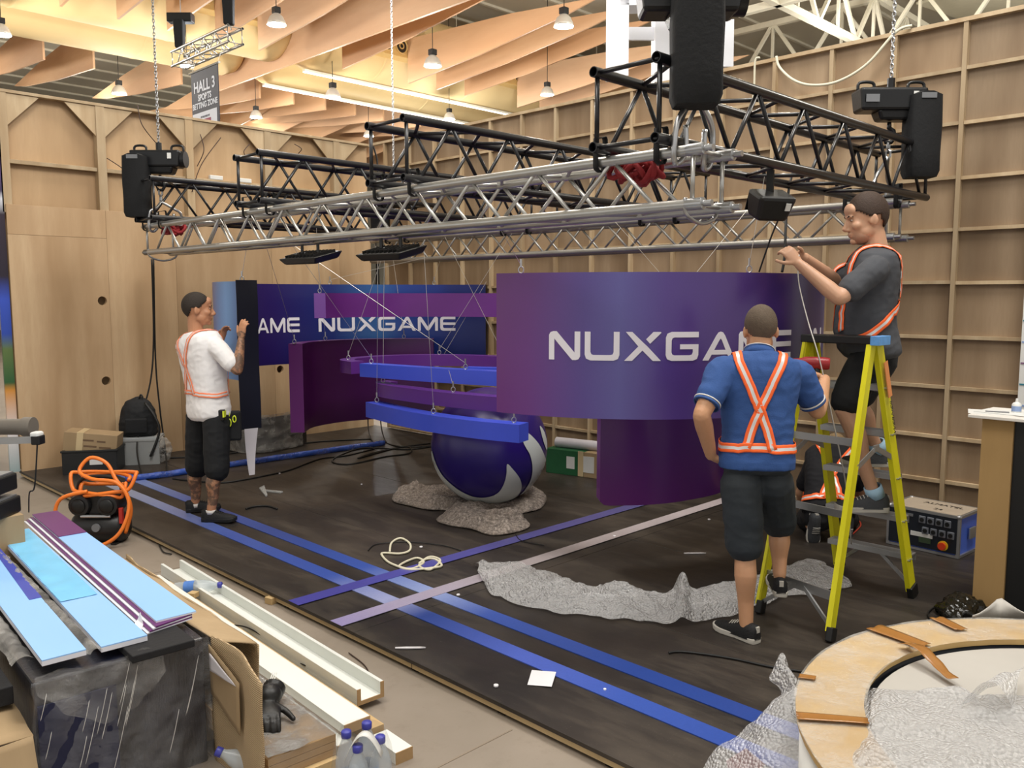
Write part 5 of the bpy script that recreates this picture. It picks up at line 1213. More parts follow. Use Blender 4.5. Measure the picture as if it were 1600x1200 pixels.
xs_ = [p.x for p in P]; ys_ = [p.y for p in P]; inner = [Vector((x, y_)) for x in [min(xs_) + .03 * i for i in range(int((max(xs_) - min(xs_)) / .03) + 1)] for y_ in [min(ys_) + .03 * j for j in range(int((max(ys_) - min(ys_)) / .03) + 1)]]
V, E, F, *_ = delaunay_2d_cdt(P + inner, [(i, (i + 1) % n) for i in range(n)], [tuple(range(n))], 1, 1e-6)
bb = MB()
def fz(v):
    de = min((v - p).length for p in P); e = min(1, de / .08); dg = (Vector((v.x, v.y)) - Vector((GC.x, GC.y))).length
    z = .010 + e * (.016 + .16 * max(0, .42 - 1.5 * abs(fnz((v.x, v.y), 3.2, 2))) + .05 * max(0, .4 - 1.5 * abs(fnz((v.x, v.y), 8, 4)))); lim = GC.z - math.sqrt(max(0, (GR + .012) ** 2 - dg ** 2)) if dg < GR else 9
    return max(.004, min(z, lim))
bb.add([(v.x, v.y, fz(v)) for v in V], [tuple(f) for f in F]); ob = bb.build('felt_blanket', M_felt, None, True, 'crumpled grey felt blanket under the violet globe', 'blanket', solid=.012, loc=(GC.x, GC.y, 0))
b2 = bmesh.new(); b2.from_mesh(ob.data); bmesh.ops.delete(b2, geom=[v for v in b2.verts if not v.link_faces], context='VERTS'); b2.to_mesh(ob.data); b2.free()
# ---- cables on the floor
M_cabw = mat('cream_cable', '#d8d3bb', .5, var=.04); M_cabk = mat('black_cable', '#121212', .55, var=.1); M_cabr = mat('brown_cable', '#3a2620', .55)
G = lambda L, z=.008: [gz(x, y_, z) for x, y_ in L]
cable('cream_cable', G([(609, 862), (612, 848), (626, 841), (640, 849), (640, 860), (625, 865), (600, 864), (597, 868), (610, 880), (640, 889), (662, 879), (650, 872), (624, 884), (640, 890), (670, 888), (690, 884), (680, 874), (665, 874), (655, 884), (672, 890), (688, 876), (672, 870), (655, 880)], .010), .008, M_cabw, 'cream cable lying in loops on the black floor')
cable('black_cable', G([(600, 690), (620, 697), (660, 698), (690, 695), (640, 702), (570, 700), (530, 712), (520, 722), (548, 725), (600, 714), (640, 708), (636, 698), (590, 706), (560, 716), (620, 700), (672, 693)]), .009, M_cabk, 'tangle of black cables on the floor left of the globe')
cable('black_cable', G([(400, 746), (450, 735), (500, 717), (540, 712), (590, 700)]), .008, M_cabk, 'black cable running from the man in white to the cable tangle')
cable('black_cable', G([(250, 716), (330, 712), (420, 700), (500, 690), (580, 686)]), .009, M_cabk, 'black cable along the foot of the left wall')
cable('black_cable', G([(270, 748), (310, 752), (350, 754), (400, 746)]), .008, M_cabk, 'black cable behind the shoes of the man in white')
cable('black_cable', G([(384, 795), (400, 791), (420, 791), (433, 795)]), .008, M_cabk, 'short black cable end lying right of the man in white')
cable('black_cable', G([(1045, 1020), (1062, 1018), (1100, 1022), (1150, 1030), (1205, 1042), (1260, 1050)]), .006, M_cabk, 'thin black cable on the floor near the front of the ladder')
cable('black_cable', G([(575, 860), (590, 850), (640, 847), (690, 852), (720, 860)]), .004, M_cabk, 'thin dark cable behind the cream loops')
cable('black_cable', G([(806, 835), (815, 845), (850, 852)]), .004, M_cabk, 'thin dark cable end beside the felt blanket')
cable('orange_cable', G([(1318, 846), (1335, 832), (1345, 820), (1338, 812), (1325, 822), (1312, 838), (1330, 852), (1352, 854)]), .006, mat('red_cable', '#b5402c', .5), 'thin red cable coil on the floor behind the ladder')
# cables dropping from the rig at the back
cable('drop_cable', [gy(237, 405, 9.2), gy(240, 520, 9.25), gy(236, 590, 9.25), gy(222, 650, 9.2), gy(214, 700, 9.0), gz(222, 745, .01)], .009, M_cabk, 'left of two black cables dropping down the left wall')
cable('drop_cable', [gy(240, 405, 9.22), gy(243, 560, 9.27), gy(250, 640, 9.25), gy(258, 700, 9.1), gz(262, 738, .01)], .009, M_cabk, 'right of two black cables dropping down the left wall')
cable('drop_cable', [gx(587, 385, 6.1), gx(588, 440, 6.1), gx(580, 560, 6.3), gx(575, 660, 6.4), gz(582, 690, .01)], .008, M_cabk, 'black cable dropping in the wall corner, left one')
cable('drop_cable', [gx(590, 385, 6.12), gx(592, 440, 6.1), gx(594, 560, 6.3), gx(595, 660, 6.4), gz(604, 692, .01)], .008, M_cabk, 'black cable dropping in the wall corner, right one')
cable('drop_cable', [gy(583, 228, 9.4), gy(590, 260, 9.4), gy(588, 330, 9.4), gy(586, 380, 9.4)], .012, M_cabk, 'black cable down the inner corner of the walls')
cable('white_hose', [gx(1213, 88, 6.8), gx(1218, 105, 6.8), gx(1240, 125, 6.78), gx(1270, 133, 6.76), (gx(1310, 127, 6.76)), gx(1355, 100, 6.78), gx(1400, 50, 6.8), gx(1425, 40, 6.84)], .011, M_cabw, 'cream hose slung along the top of the right wall')
cable('white_hose', [gx(1187, 90, 6.8), gx(1180, 96, 6.8), gx(1178, 140, 6.83), gx(1172, 190, 6.83)], .009, M_cabw, 'short cream cord over the top of the right wall')
cable('rig_cable', [gx(1240, 262, 5.2), gx(1232, 300, 5.0), gx(1228, 350, 4.8), gx(1226, 400, 4.7), gx(1222, 425, 4.66)], .008, M_cabk, 'black cable hanging at the hands of the man on the ladder')
cable('rig_cable', [gx(1222, 330, 5.4), gx(1205, 370, 5.4), gx(1186, 425, 5.4)], .006, M_cabk, 'slanting black cable left of the ladder man hands')
cable('tether_line', [J3['wL'] + Vector((0, 0, .05)), gx(1248, 440, 4.55), gx(1262, 500, 4.5), gx(1280, 560, 4.45), gx(1300, 650, 4.5), gx(1322, 760, 4.6), gx(1330, 850, 4.7)], .004, M_wire, 'thin white line hanging from the hands down past the ladder')
for i, (x, y0, x1, y1) in enumerate(((215, 165, 245, 225), (167, 247, 210, 288), (300, 300, 345, 215), (313, 210, 308, 260), (390, 225, 388, 250), (460, 225, 466, 240), (200, 250, 208, 262))):
    mx = (x + x1) / 2 + (8 if i % 2 else -8); cable('wall_wire', [gy(x, y0, 9.55), gy(mx, (y0 + y1) / 2, 9.5), gy(x1, y1, 9.55)], .005, M_cabr, ['thin wire hanging over the left wall beside the hoist chain', 'wire slanting left of the left hoist', 'wire end sticking up in the third wall bay', 'wire with plug in the third wall bay', 'short wire in the fourth wall bay', 'short wire end near the wall corner', 'short wire stub left of the hoist'][i], 'wire')
for i, (px, lab) in enumerate(((337, 'white power strip on the ledge in the third wall bay'), (382, 'white power strip on the ledge behind the third black truss'), (262, 'white power strip on the ledge behind the left hoist'))):
    c_ = gy(px, 277, 9.62); c_.z = 3.15; MB().box(c_, (.16, .05, .05)).build('power_strip', m_labw, None, False, lab, 'power strip', 'power strips on the wall ledge', bevel=.008, loc=c_)
# ---- blue film-wrapped bar
M_bfilm = film('blue_wrap', '#2a55b8', .95, .22, 14, .8); pts = [gz(196, 748, .03), gz(260, 741, .03), gz(330, 730, .03), gz(400, 720, .03), gz(470, 710, .03), gz(540, 700, .03), gz(600, 692, .03)]
bb = MB(); bb.tube(smooth_path(pts, 6), [.032 + .006 * fnz((i * .7, 0, 0)) for i in range(37)], 10); bb.build('wrapped_bar', M_bfilm, None, True, 'long bar wrapped in blue film along the back of the floor', 'wrapped bar', loc=pts[0])
# ---- crate, carton, backpack and clear boxes by the left wall
cr = gz(148, 735); R = Matrix.Rotation(math.radians(-14), 3, 'Z'); a = -math.radians(14)
ct = thing('storage_crate', cr, 'black plastic crate with white label by the left wall', 'crate')
m_crate = mat('crate_black', '#1a1b1c', .5)
def crate(o, w, d_, h, t, m, parent):
    bb = MB()
    for sx, sy, wx, wy in ((0, -1, w, .012), (0, 1, w, .012), (-1, 0, .012, d_), (1, 0, .012, d_)): bb.box(o + R @ Vector((sx * w / 2, sy * d_ / 2, h / 2)), (wx, wy, h), R)
    bb.box(o + UP * .008, (w, d_, .012), R); bb.build('tub', m, parent)
    bb = MB()
    for sx, sy, wx, wy in ((0, -1, w + .03, .03), (0, 1, w + .03, .03), (-1, 0, .03, d_), (1, 0, .03, d_)): bb.box(o + R @ Vector((sx * w / 2, sy * d_ / 2, h)), (wx, wy, .02), R)
    bb.build('rim', m, parent, bevel=.004)
R = Matrix.Rotation(math.radians(-32), 3, 'Z'); crate(cr, .5, .34, .23, .01, m_crate, ct); MB().box(cr + R @ Vector((.06, -.18, .12)), (.12, .004, .055), R).build('label', m_labw, ct)
M_card = plywood('cardboard', '#ac9370', '#9c8462', '#b9a17e', 'Z', .6, .85, .1, .15); M_tapeb = mat('clear_parcel_tape', '#c9b48c', .3, var=.05)
R2_ = R @ Matrix.Rotation(.12, 3, 'Y'); cb = cr + UP * .30 + R @ Vector((0, .02, 0)); ct2 = thing('cardboard_box', cb - UP * .1, 'worn cardboard carton lying in the black crate', 'carton')
MB().box(cb, (.50, .28, .20), R2_).build('carton', M_card, ct2, bevel=.006); MB().box(cb + R2_ @ Vector((-.1, 0, 0)), (.06, .286, .206), R2_).build('tape_band', M_tapeb, ct2)
[MB().box(cb + R2_ @ Vector((x_, -.1415, z_)), (w_, .003, .016), R2_).build('faded_print', mat('faded_ink', '#6b5540', .8), ct2) for x_, z_, w_ in ((-.02, .03, .10), (.10, .025, .08), (0, -.03, .12), (.14, -.035, .11))]
M_clear = mat('clear_plastic', '#b9bcbb', .2, alpha=.55, var=.1); cl = gz(222, 722); ct3 = thing('clear_tub', cl, 'clear plastic storage tub under the black backpack', 'storage tub'); crate(cl, .40, .30, .26, .01, M_clear, ct3); MB().box(cl + UP * .275, (.42, .32, .025), R).build('lid', mat('tub_lid', '#9a9fa2', .35), ct3, bevel=.006)
for k in range(5): MB().box(cl + R @ Vector((-.13 + .065 * k, 0, .07)), (.05, .2, .10), R @ Matrix.Rotation(.3 * k, 3, 'Z')).build('content', mat('tub_content', '#6d6660', .7, var=.3, vs=20), ct3)
bp = cl + UP * .29; ct4 = thing('backpack', bp, 'black backpack standing on the clear tub by the left wall', 'backpack'); bb = MB()
RR = []
for z, w, d_, sh in ((0, .17, .09, 0), (.03, .19, .11, 0), (.15, .19, .12, .01), (.28, .17, .11, .02), (.36, .12, .08, .03), (.40, .05, .035, .035), (.41, .015, .01, .035)): RR.append(bb.ring(bp + R @ Vector((-.02, sh, 0)) + UP * z, R @ Vector((1, 0, 0)), R @ Vector((0, 1, 0)), w, d_, 20))
bb.rings(RR); b3 = remesh(bb, .012, 2, .008, 6, 4); b3.build('pack', M_sh_k, ct4, True)
MB().tube(smooth_path([bp + UP * .40, bp + UP * .44 + RIGHT * .02, bp + UP * .41 + RIGHT * .04], 5), .009, 6).build('top_loop', m_blk, ct4, True)
MB().tube(smooth_path([bp + UP * .36 + RIGHT * .08 - FWD * .05, bp + UP * .2 + RIGHT * .20 - FWD * .08, bp + UP * .05 + RIGHT * .24 - FWD * .1, bp - UP * .2 + RIGHT * .16 - FWD * .16], 6), .013, 6).build('strap', m_blk, ct4, True)
MB().box(bp + R @ Vector((-.02, -.115, .12)), (.22, .03, .16), R).build('front_pocket', M_sh_k, ct4, bevel=.02)
bx = gz(242, 722) + RIGHT * .05; ct5 = thing('plastic_bag', bx, 'clear plastic bag of cables right of the backpack tub', 'bag'); bb = MB(); bb.ell(bx + UP * .13, (.12, .10, .15), 20, 14); b3 = remesh(bb, .014, 1, .03, 9, 7); b3.build('bag_skin', M_filmd, ct5, True); 
for k in range(3): MB().tube([bx + UP * (.07 + .03 * k) + Vector((.06 * math.cos(q), .05 * math.sin(q), .01 * math.sin(3 * q))) for q in [2 * math.pi * i / 14 for i in range(15)]], .009, 6).build('cable_loop', M_cabk, ct5, True)
# ---- film-wrapped dark panels leaning on the left wall
wp = gz(420, 698); wb = thing('wrapped_bundle', wp, 'dark curved panels wrapped in clear film leaning behind the man in white', 'wrapped bundle'); m_dk = mat('dark_panel', '#37332e', .6, var=.2)
pth = smooth_path([gz(356, 702), gz(385, 707), gz(430, 705), gz(475, 695)], 8)
for k in range(2): panel('inner_panel', [p + Vector((.07 * k, .09 * k, 0)) for p in pth], .015, .40 - .02 * k, .05, [m_dk] * 3, parent=wb)
bb = MB(); bb.grid(lambda u, v: (lambda p: p + Vector((-.05, -.06, 0)) * (1 + .5 * fnz((p.x, p.y, v * 2), 9)) + UP * (.01 + .43 * v))(pth[min(len(pth) - 1, int(u * (len(pth) - 1) + .5))]), len(pth) - 1, 14); bb.build('film', M_filmd, wb, True)
# ---- green and brown box with the white roll
ga, gb = gz(853, 738), gz(960, 752); dd = (gb - ga).normalized(); nn = Vector((-dd.y, dd.x, 0)); nn = nn if nn.x > 0 else -nn; L = (gb - ga).length; R = Matrix((dd, nn, UP)).transposed()
gbx = thing('long_carton', (ga + gb) / 2, 'long green and brown carton on the floor by the right wall', 'carton'); m_grn = mat('green_print', '#1f5a35', .5, var=.2, vs=12)
MB().box(ga + dd * L * .28 + nn * .12 + UP * .125, (L * .56, .24, .25), R).build('green_half', m_grn, gbx, bevel=.004); MB().box(ga + dd * L * .78 + nn * .12 + UP * .125, (L * .44, .24, .25), R).build('brown_half', M_card, gbx, bevel=.004)
MB().box(ga + dd * L * .37 - nn * .002 + UP * .13, (.09, .004, .12), R).build('label', m_labw, gbx); MB().box(ga + dd * L * .62 - nn * .002 + UP * .13, (.14, .004, .16), R).build('label', m_labw, gbx)
MB().box(ga + dd * L * .52 - nn * .003 + UP * .13, (.06, .004, .25), R).build('tape', M_tapeb, gbx)
rl = thing('paper_roll', ga + UP * .3, 'white roll lying on the green and brown carton', 'roll'); MB().pipe(ga + dd * .05 + nn * .13 + UP * .30, gb + dd * .3 + nn * .13 + UP * .30, .05, .012, 20).build('tube', m_liner, rl, True, auto=40)
# ---- power distribution flight case
A0, A1, A2 = gz(1385, 849), gz(1497, 874), gz(1524, 861); dd = (A1 - A0).normalized(); nn = Vector((-dd.y, dd.x, 0)); nn = nn if nn.dot(A2 - A1) > 0 else -nn; w = (A1 - A0).length; de_ = .36; hh = .285; R = Matrix((dd, nn, UP)).transposed(); cc = (A0 + A1) / 2 + nn * de_ / 2
ds = thing('power_distributor', cc, 'flight case power distributor with blue sides and sockets by the right wall', 'flight case'); m_bl = mat('case_blue', '#4f6fd6', .45, var=.1); m_top = mat('case_top', '#a89a88', .6, var=.15, vs=12); m_nav = mat('panel_navy', '#141a24', .45)
MB().box(cc + UP * (hh / 2 + .01), (w - .02, de_ - .02, hh - .02), R).build('shell', m_bl, ds); MB().box(cc + UP * (hh + .003), (w - .02, de_ - .02, .012), R).build('lid', m_top, ds)
MB().box((A0 + A1) / 2 + UP * (hh / 2 + .01) + nn * .004, (w - .03, .02, hh - .04), R).build('socket_panel', m_nav, ds)
for sx in (-1, 1):
    for sy in (-1, 1):
        MB().box(cc + dd * sx * (w / 2 - .008) + nn * sy * (de_ / 2 - .008) + UP * (hh / 2 + .005), (.022, .022, hh), R).build('edge_profile', M_lalu, ds); MB().ell(cc + dd * sx * (w / 2 - .012) + nn * sy * (de_ / 2 - .012) + UP * hh, (.022, .022, .016), 10, 6).build('ball_corner', M_lalu, ds, True)
for z in (.012, hh):
    for sy in (-1, 1): MB().box(cc + nn * sy * (de_ / 2 - .005) + UP * z, (w, .018, .018), R).build('edge_profile', M_lalu, ds)
    for sx in (-1, 1): MB().box(cc + dd * sx * (w / 2 - .005) + UP * z, (.018, de_, .018), R).build('edge_profile', M_lalu, ds)
fr = lambda x, z: A0 + dd * (w * x) - nn * .008 + UP * (hh * z)
for j in range(2):
    for i in range(4):
        p = fr(.5 + .115 * i + (.05 if j else 0), .80 - .26 * j); MB().box(p, (.045, .014, .05), R).build('socket', mat('socket_grey', '#6c7078', .5), ds, bevel=.004); MB().cyl(p - nn * .004, p - nn * .012, .015, 12).build('socket_hole', m_blk, ds)
p = fr(.80, .26); MB().cyl(p, p - nn * .008, .034, 20).build('yellow_disc', mat('safety_yellow', '#d9b020', .5), ds); MB().cyl(p - nn * .006, p - nn * .03, .022, 16, .026).build('stop_button', mat('safety_red', '#d8401c', .4), ds)
MB().box(fr(.5, .42), (.15, .006, .03), R).build('label', m_labw, ds); MB().box(fr(.55, .30), (.08, .006, .04), R).build('meter', mat('meter_green', '#3a4a34', .4), ds); MB().box(fr(.32, .86), (.05, .006, .018), R).build('label', m_lab, ds)
MB().box(A1 + nn * .2 + UP * .15 + dd * .006, (.012, .10, .08), R).build('catch', M_lalu, ds, bevel=.004); MB().box(A1 + nn * .32 + UP * .15 + dd * .006, (.012, .03, .05), R).build('catch', mat('safety_red', '#d8401c'), ds)
text3d('ALMATEL', cc + dd * .04 + nn * .04 + UP * (hh + .0105), dd, nn, .065, m_blk, ds, 'stencil', ext=.0004); text3d('24', cc + dd * .06 - nn * .1 + UP * (hh + .0105), dd, nn, .06, m_blk, ds, 'stencil', ext=.0004)
# ---- counter at the right edge of the picture
ct = thing('counter', gz(1570, 945), 'unfinished tan and black counter at the right picture edge', 'counter'); ca = Vector((5.29, 1.50, 0)); H_ = 1.09
m_pb2 = plywood('raw_panel', '#b08e5c', '#a07f50', '#bf9d6a', 'Z', .7, .7, .05, .2)
MB().span((ca.x, ca.y - .16, -.06), (ca.x + .35, ca.y, H_)).build('end_panel', m_pb2, ct); MB().span((ca.x + .02, ca.y - .30, -.06), (ca.x + .33, ca.y - .161, H_)).build('black_reveal', m_blk, ct); MB().span((ca.x, ca.y - .9, -.06), (ca.x + .35, ca.y - .301, H_)).build('side_panel', m_pb2, ct)
MB().span((ca.x - .06, ca.y - .95, H_ + .001), (ca.x + .4, ca.y + .06, H_ + .018)).build('worktop', mat('white_laminate', '#d9d4cd', .5), ct, bevel=.002)
p = gx(1558, 648, 5.42); p.z = H_ + .018
pp2 = thing('paper_sheets', p, 'loose paper sheets with print on the counter top', 'papers'); MB().box(p + Vector((0, 0, .001)), (.21, .297, .002), .3).build('sheet', m_labw, pp2); MB().box(p + Vector((.03, -.05, .004)), (.21, .297, .002), -.1).build('sheet', m_labw, pp2); MB().box(p + Vector((.0, .0, .006)), (.05, .12, .002), .3).build('printed_mark', m_lab, pp2)
q = Vector((5.48, 1.38, H_ + .018)); gb2 = thing('glue_bottle', q, 'small white bottle standing on the counter at the right edge', 'bottle'); MB().lathe(q, [(.02, 0), (.025, .004), (.025, .05), (.018, .06), (.008, .065), (.006, .085)], 14).build('bottle', m_labw, gb2, True, auto=50); MB().lathe(q + UP * .012, [(.0256, 0), (.0256, .03)], 14, None, False).build('label', mat('bottle_blue', '#8aa0c8', .5), gb2)
# white print with colour lines on the far right wall
rp = gx(1597, 520, 6.75); wv = thing('striped_banner', (6.78, rp.y - .2, .9), 'white banner with thin coloured lines at the right picture edge', 'banner'); ya = gx(1594, 560, 6.78).y
MB().span((6.78, ya - .5, .85), (6.79, ya, 2.45)).build('cloth', m_labw, wv)
for i in range(9): MB().span((6.777, ya - .49, 1.0 + .15 * i), (6.780, ya - .005, 1.012 + .15 * i)).build('line', [MATS['bottle_blue'], mat('teal_line', '#3a7a8a', .5), mat('plum_line', '#7a5a7a', .5)][i % 3], wv)
# ---- scraps on the floor
m_pap = mat('white_paper', '#e4e2e6', .7, var=.02)
MB().add([gz(831, 1047, .004), gz(869, 1050, .012), gz(862, 1073, .006), gz(824, 1070, .003)], [(0, 1, 2, 3)]).build('paper_sheet', m_pap, None, False, 'white sheet of paper on the nearer blue strip', 'paper', solid=.001)
sc_ = [(716, 930, .018, 'round white scrap on the farther blue strip'), (775, 1072, .02, 'small pale scrap near the platform edge'), (960, 838, .02, 'white scrap right of the pale cross strip'), (1108, 812, .018, 'white scrap in front of the man in blue'), (640, 1013, .03, 'thin white stick near the platform edge'), (1085, 865, .03, 'thin pale stick beside the bubble wrap'), (565, 757, .014, 'tiny pale scrap on the floor middle'), (437, 740, .016, 'clear scrap on the black cable'), (945, 1078, .012, 'tiny scrap between the two blue strips, right'), (658, 855, .02, 'small grey scrap behind the cream cable')]
for x, y_, s, lab in sc_:
    p = gz(x, y_, .004); lng = 4.5 if 'stick' in lab else 1.0; bb = MB(); nn_ = 7
    bb.prism([p + Vector((math.cos(2 * math.pi * i / nn_) * s * lng * random.uniform(.8, 1.1), math.sin(2 * math.pi * i / nn_) * s * .7 * random.uniform(.7, 1.1), 0)) @ Matrix.Rotation(.8, 3, 'Z') if False else p + Matrix.Rotation(-.75, 3, 'Z') @ Vector((math.cos(2 * math.pi * i / nn_) * s * lng * .6, math.sin(2 * math.pi * i / nn_) * s * (.7 if lng == 1 else .25), 0)) for i in range(nn_)], (0, 0, .006)); bb.build('floor_scrap', m_pap, None, False, lab, 'scrap', 'scraps on the floor', loc=p)
p = gz(424, 768, .004); bb = MB(); bb.bar(gz(410, 766, .008), gz(440, 769, .008), .035, .012); bb.prism([gz(405, 764, .003), gz(413, 760, .003), gz(418, 775, .003), gz(415, 776, .003)], (0, 0, .012)); bb.build('plastic_hook', M_clear, None, False, 'clear plastic hook shape lying on the floor right of the man in white', 'scrap', loc=p)
# ================================================================== foreground left
dvec = Vector((.0534, .9986, 0)); evec = Vector((.9986, -.0534, 0))
de = lambda d_, e_, z=0.0: dvec * d_ + evec * e_ + UP * z
RD = Matrix((evec, dvec, UP)).transposed(); ang = math.atan2(evec.y, evec.x)
ZS = .5
# wrapped dark box
def creased(name, c):
    k = N(name); b = k.b; b.inputs['Roughness'].default_value = .3; b.inputs['Specular IOR Level'].default_value = .7; b.inputs['Coat Weight'].default_value = .6; b.inputs['Coat Roughness'].default_value = .12
    tc = k.n('ShaderNodeTexCoord'); mp = k.n('ShaderNodeMapping'); mp.inputs['Rotation'].default_value = (0, math.radians(28), 0); mp.inputs['Scale'].default_value = (26, 26, 4); k.l(tc.outputs['Object'], mp.inputs[0])
    n = k.noise(mp.outputs[0], 1.6, 6, .7); n2 = k.noise(k.coord(), 4, 4); col = k.mixc(k.ramp(n, [(.5, 0.0), (.8, .35)]), lin(c), lin('#4a4c55')); col = k.mixc(k.ramp(n2, [(.4, 0.0), (.7, .5)]), col, lin('#101a3c')); k.l(col, b.inputs['Base Color']); k.bump(n, .55, .02); MATS[name] = k.m; return k.m
bx = thing('wrapped_crate', de(3.6, .95, FZ), 'large dark box tightly wrapped in clear film at bottom left', 'wrapped box')
M_filmt = film('stretch_film_tight', '#e8e8ea', .09, .12, 16, 1.0); m_bd = creased('box_dark', '#14161d'); m_bd2 = mat('box_navy', '#141a3a', .45, var=.5, vs=8)
MB().box(de(3.98, .952, (FZ + .445) / 2), (.60, 1.55, .445 - FZ), RD).build('box', m_bd, bx, bevel=.008)
MB().box(de(3.199, .79, .05), (.26, .006, .62), RD).build('blue_board', m_bd2, bx)
def sheet(name, fn, nu, nv, m, parent, amp=.012, sc=14, seed=0, solid=0.0):
    bb = MB()
    def f2(u, v):
        p = Vector(fn(u, v)); return p + Vector((fnz(p, sc, seed), fnz(p, sc, seed + 5), fnz(p, sc, seed + 9))) * amp
    bb.grid(f2, nu, nv); return bb.build(name, m, parent, True, solid=solid)
sheet('film_front', lambda u, v: de(3.188 - .01 * math.sin(u * 30 + v * 12), .645 + .625 * u, .455 - .52 * v), 40, 34, M_filmt, bx, .010, 22)
sheet('film_side', lambda u, v: de(3.19 + 1.5 * u, 1.268, .455 - .52 * v), 40, 24, M_filmt, bx, .010, 22, 3)
sheet('film_flap', lambda u, v: de(3.165 - .03 * v, .66 + .42 * u, .475 - (.06 + .15 * math.sin(u * 2.9)) * v), 30, 14, M_film, bx, .022, 16, 8)
m_gl = film('film_folds', '#f4f2ee', .8, .12, 30, .4)
for k in range(16):   # stretched folds of the film running diagonally over the face
    u0 = random.uniform(.0, .95); z0_ = random.uniform(.0, .40); L_ = random.uniform(.06, .24)
    a = de(3.172, .66 + .58 * u0, z0_); b_ = de(3.172, .66 + .58 * min(1, u0 + L_ * .45), min(.44, z0_ + L_)); mid = (a + b_) / 2 - dvec * .004
    MB().tube(smooth_path([a, mid, b_], 4), [.0004] + [.0011] * 7 + [.0004], 5).build('film_fold', m_gl, bx, True)
# black foam battens on the box
m_foam = mat('black_foam', '#17171a', .8, var=.15, bump=.2)
for lab, d0, d1, e0, e1, z0_, z1_ in (('black board under the right pale blue planks', 3.13, 4.6, .96, 1.19, .449, .478), ('black board stack at the left edge under the pale blue planks', 3.55, 5.0, .30, .60, .40, .47), ('second black board at the left edge, lower', 3.35, 4.8, .36, .62, .33, .398)):
    MB().box(de((d0 + d1) / 2, (e0 + e1) / 2, (z0_ + z1_) / 2), (e1 - e0, d1 - d0, z1_ - z0_), RD).build('black_board', m_foam, None, False, lab, 'board', 'black boards on the wrapped box', bevel=.004, loc=de(3.6, e0, z0_))
# pale blue printed planks
m_sky = mat('sky_print', '#8fbdf0', .35, var=.04, vs=2); m_plum = mat('plum_print_flat', '#5f2866', .4, var=.05); m_edgew = mat('plank_white_edge', '#dcdde6', .5, var=.03); m_cya = mat('cyan_film', '#74bfe8', .25, var=.25, vs=5); m_vio = mat('violet_print_flat', '#3c48a4', .4)
def plank(d0, d1, e0, e1, z, th, label, mtop=m_sky, e0f=None):
    t = thing('printed_plank', de(d0, (e0 + e1) / 2, z), label, 'plank', 'pale blue printed planks'); e0b = e0 if e0f is None else e0f[0]; e1b = e1 if e0f is None else e0f[1]
    q = [de(d0, e0, z), de(d0, e1, z), de(d1, e1b, z), de(d1, e0b, z)]
    MB().prism(q, (0, 0, th * .8)).build('board', m_edgew, t); MB().prism([p + UP * th * .8 for p in q], (0, 0, th * .2)).build('print', mtop, t); return t
# right stack: thin planks seen on edge (plum and white) with a pale blue one on top
zz = ZS - .022
for i, (col, lab) in enumerate(((m_edgew, 'lowest white-edged plank of the right plank stack'), (m_plum, 'lower plum-edged plank of the right plank stack'), (m_edgew, 'middle white-edged plank of the right plank stack'), (m_plum, 'upper plum-edged plank of the right plank stack'))):
    e0 = 1.070 + i * .0115; MB().prism([de(3.30, e0, zz), de(3.34, 1.262, zz), de(5.2, 1.283, zz), de(5.47, 1.118 + i * .0115, zz)], (0, 0, .0055)).build('printed_plank', col, None, False, lab, 'plank', 'edge-on planks', loc=de(3.3, e0, zz)); zz += .006
tp = plank(3.335, 5.48, 1.118, 1.277, zz, .008, 'pale blue plank with a plum far end on top of the right stack', e0f=(1.165, 1.296))
MB().prism([de(4.87, 1.152, zz + .0082), de(4.87, 1.290, zz + .0082), de(5.48, 1.297, zz + .0082), de(5.48, 1.164, zz + .0082)], (0, 0, .003)).build('plum_end', m_plum, tp)
t = plank(3.235, 5.2, .886, 1.05, ZS - .02, .022, 'middle pale blue plank with cyan protective film, second from the right', e0f=(.93, 1.085))
sheet('cyan_film', lambda u, v: de(3.83 + 1.35 * v, .90 + .145 * u + .035 * v, ZS + .0045), 8, 40, m_cya, t, .003, 20, 2)
t = plank(3.25, 5.0, .694, .839, ZS - .02, .022, 'left pale blue plank with violet far corner', e0f=(.72, .88))
MB().prism([de(3.95, .81, ZS + .0022), de(3.95, .857, ZS + .0022), de(4.95, .885, ZS + .0022), de(4.95, .855, ZS + .0022)], (0, 0, .002)).build('violet_corner', m_vio, t)
sheet('bubble_liner', lambda u, v: de(3.22 + 1.7 * v, .842 + .05 * u, ZS - .012 + .018 * math.sin(u * 3.1)), 8, 60, M_filmd, bx, .008, 24, 6)
sheet('bubble_liner', lambda u, v: de(3.35 + 1.6 * v, .62 + .075 * u, ZS - .03 + .02 * math.sin(u * 3.1)), 8, 60, M_filmd, bx, .008, 24, 7)
p = gz(215, 968, ZS + .005); MB().add([p, p + RIGHT * .03 - UP * .012 - FWD * .02, p + RIGHT * .035 - UP * .035 - FWD * .05, p - UP * .03 - FWD * .05 - RIGHT * .01, p + UP * .03 + RIGHT * .012], [(0, 1, 2, 3), (0, 1, 4)]).build('tape_scrap', m_pap, None, False, 'crumpled white tape scrap between the pale blue planks', 'scrap', solid=.002, loc=p)
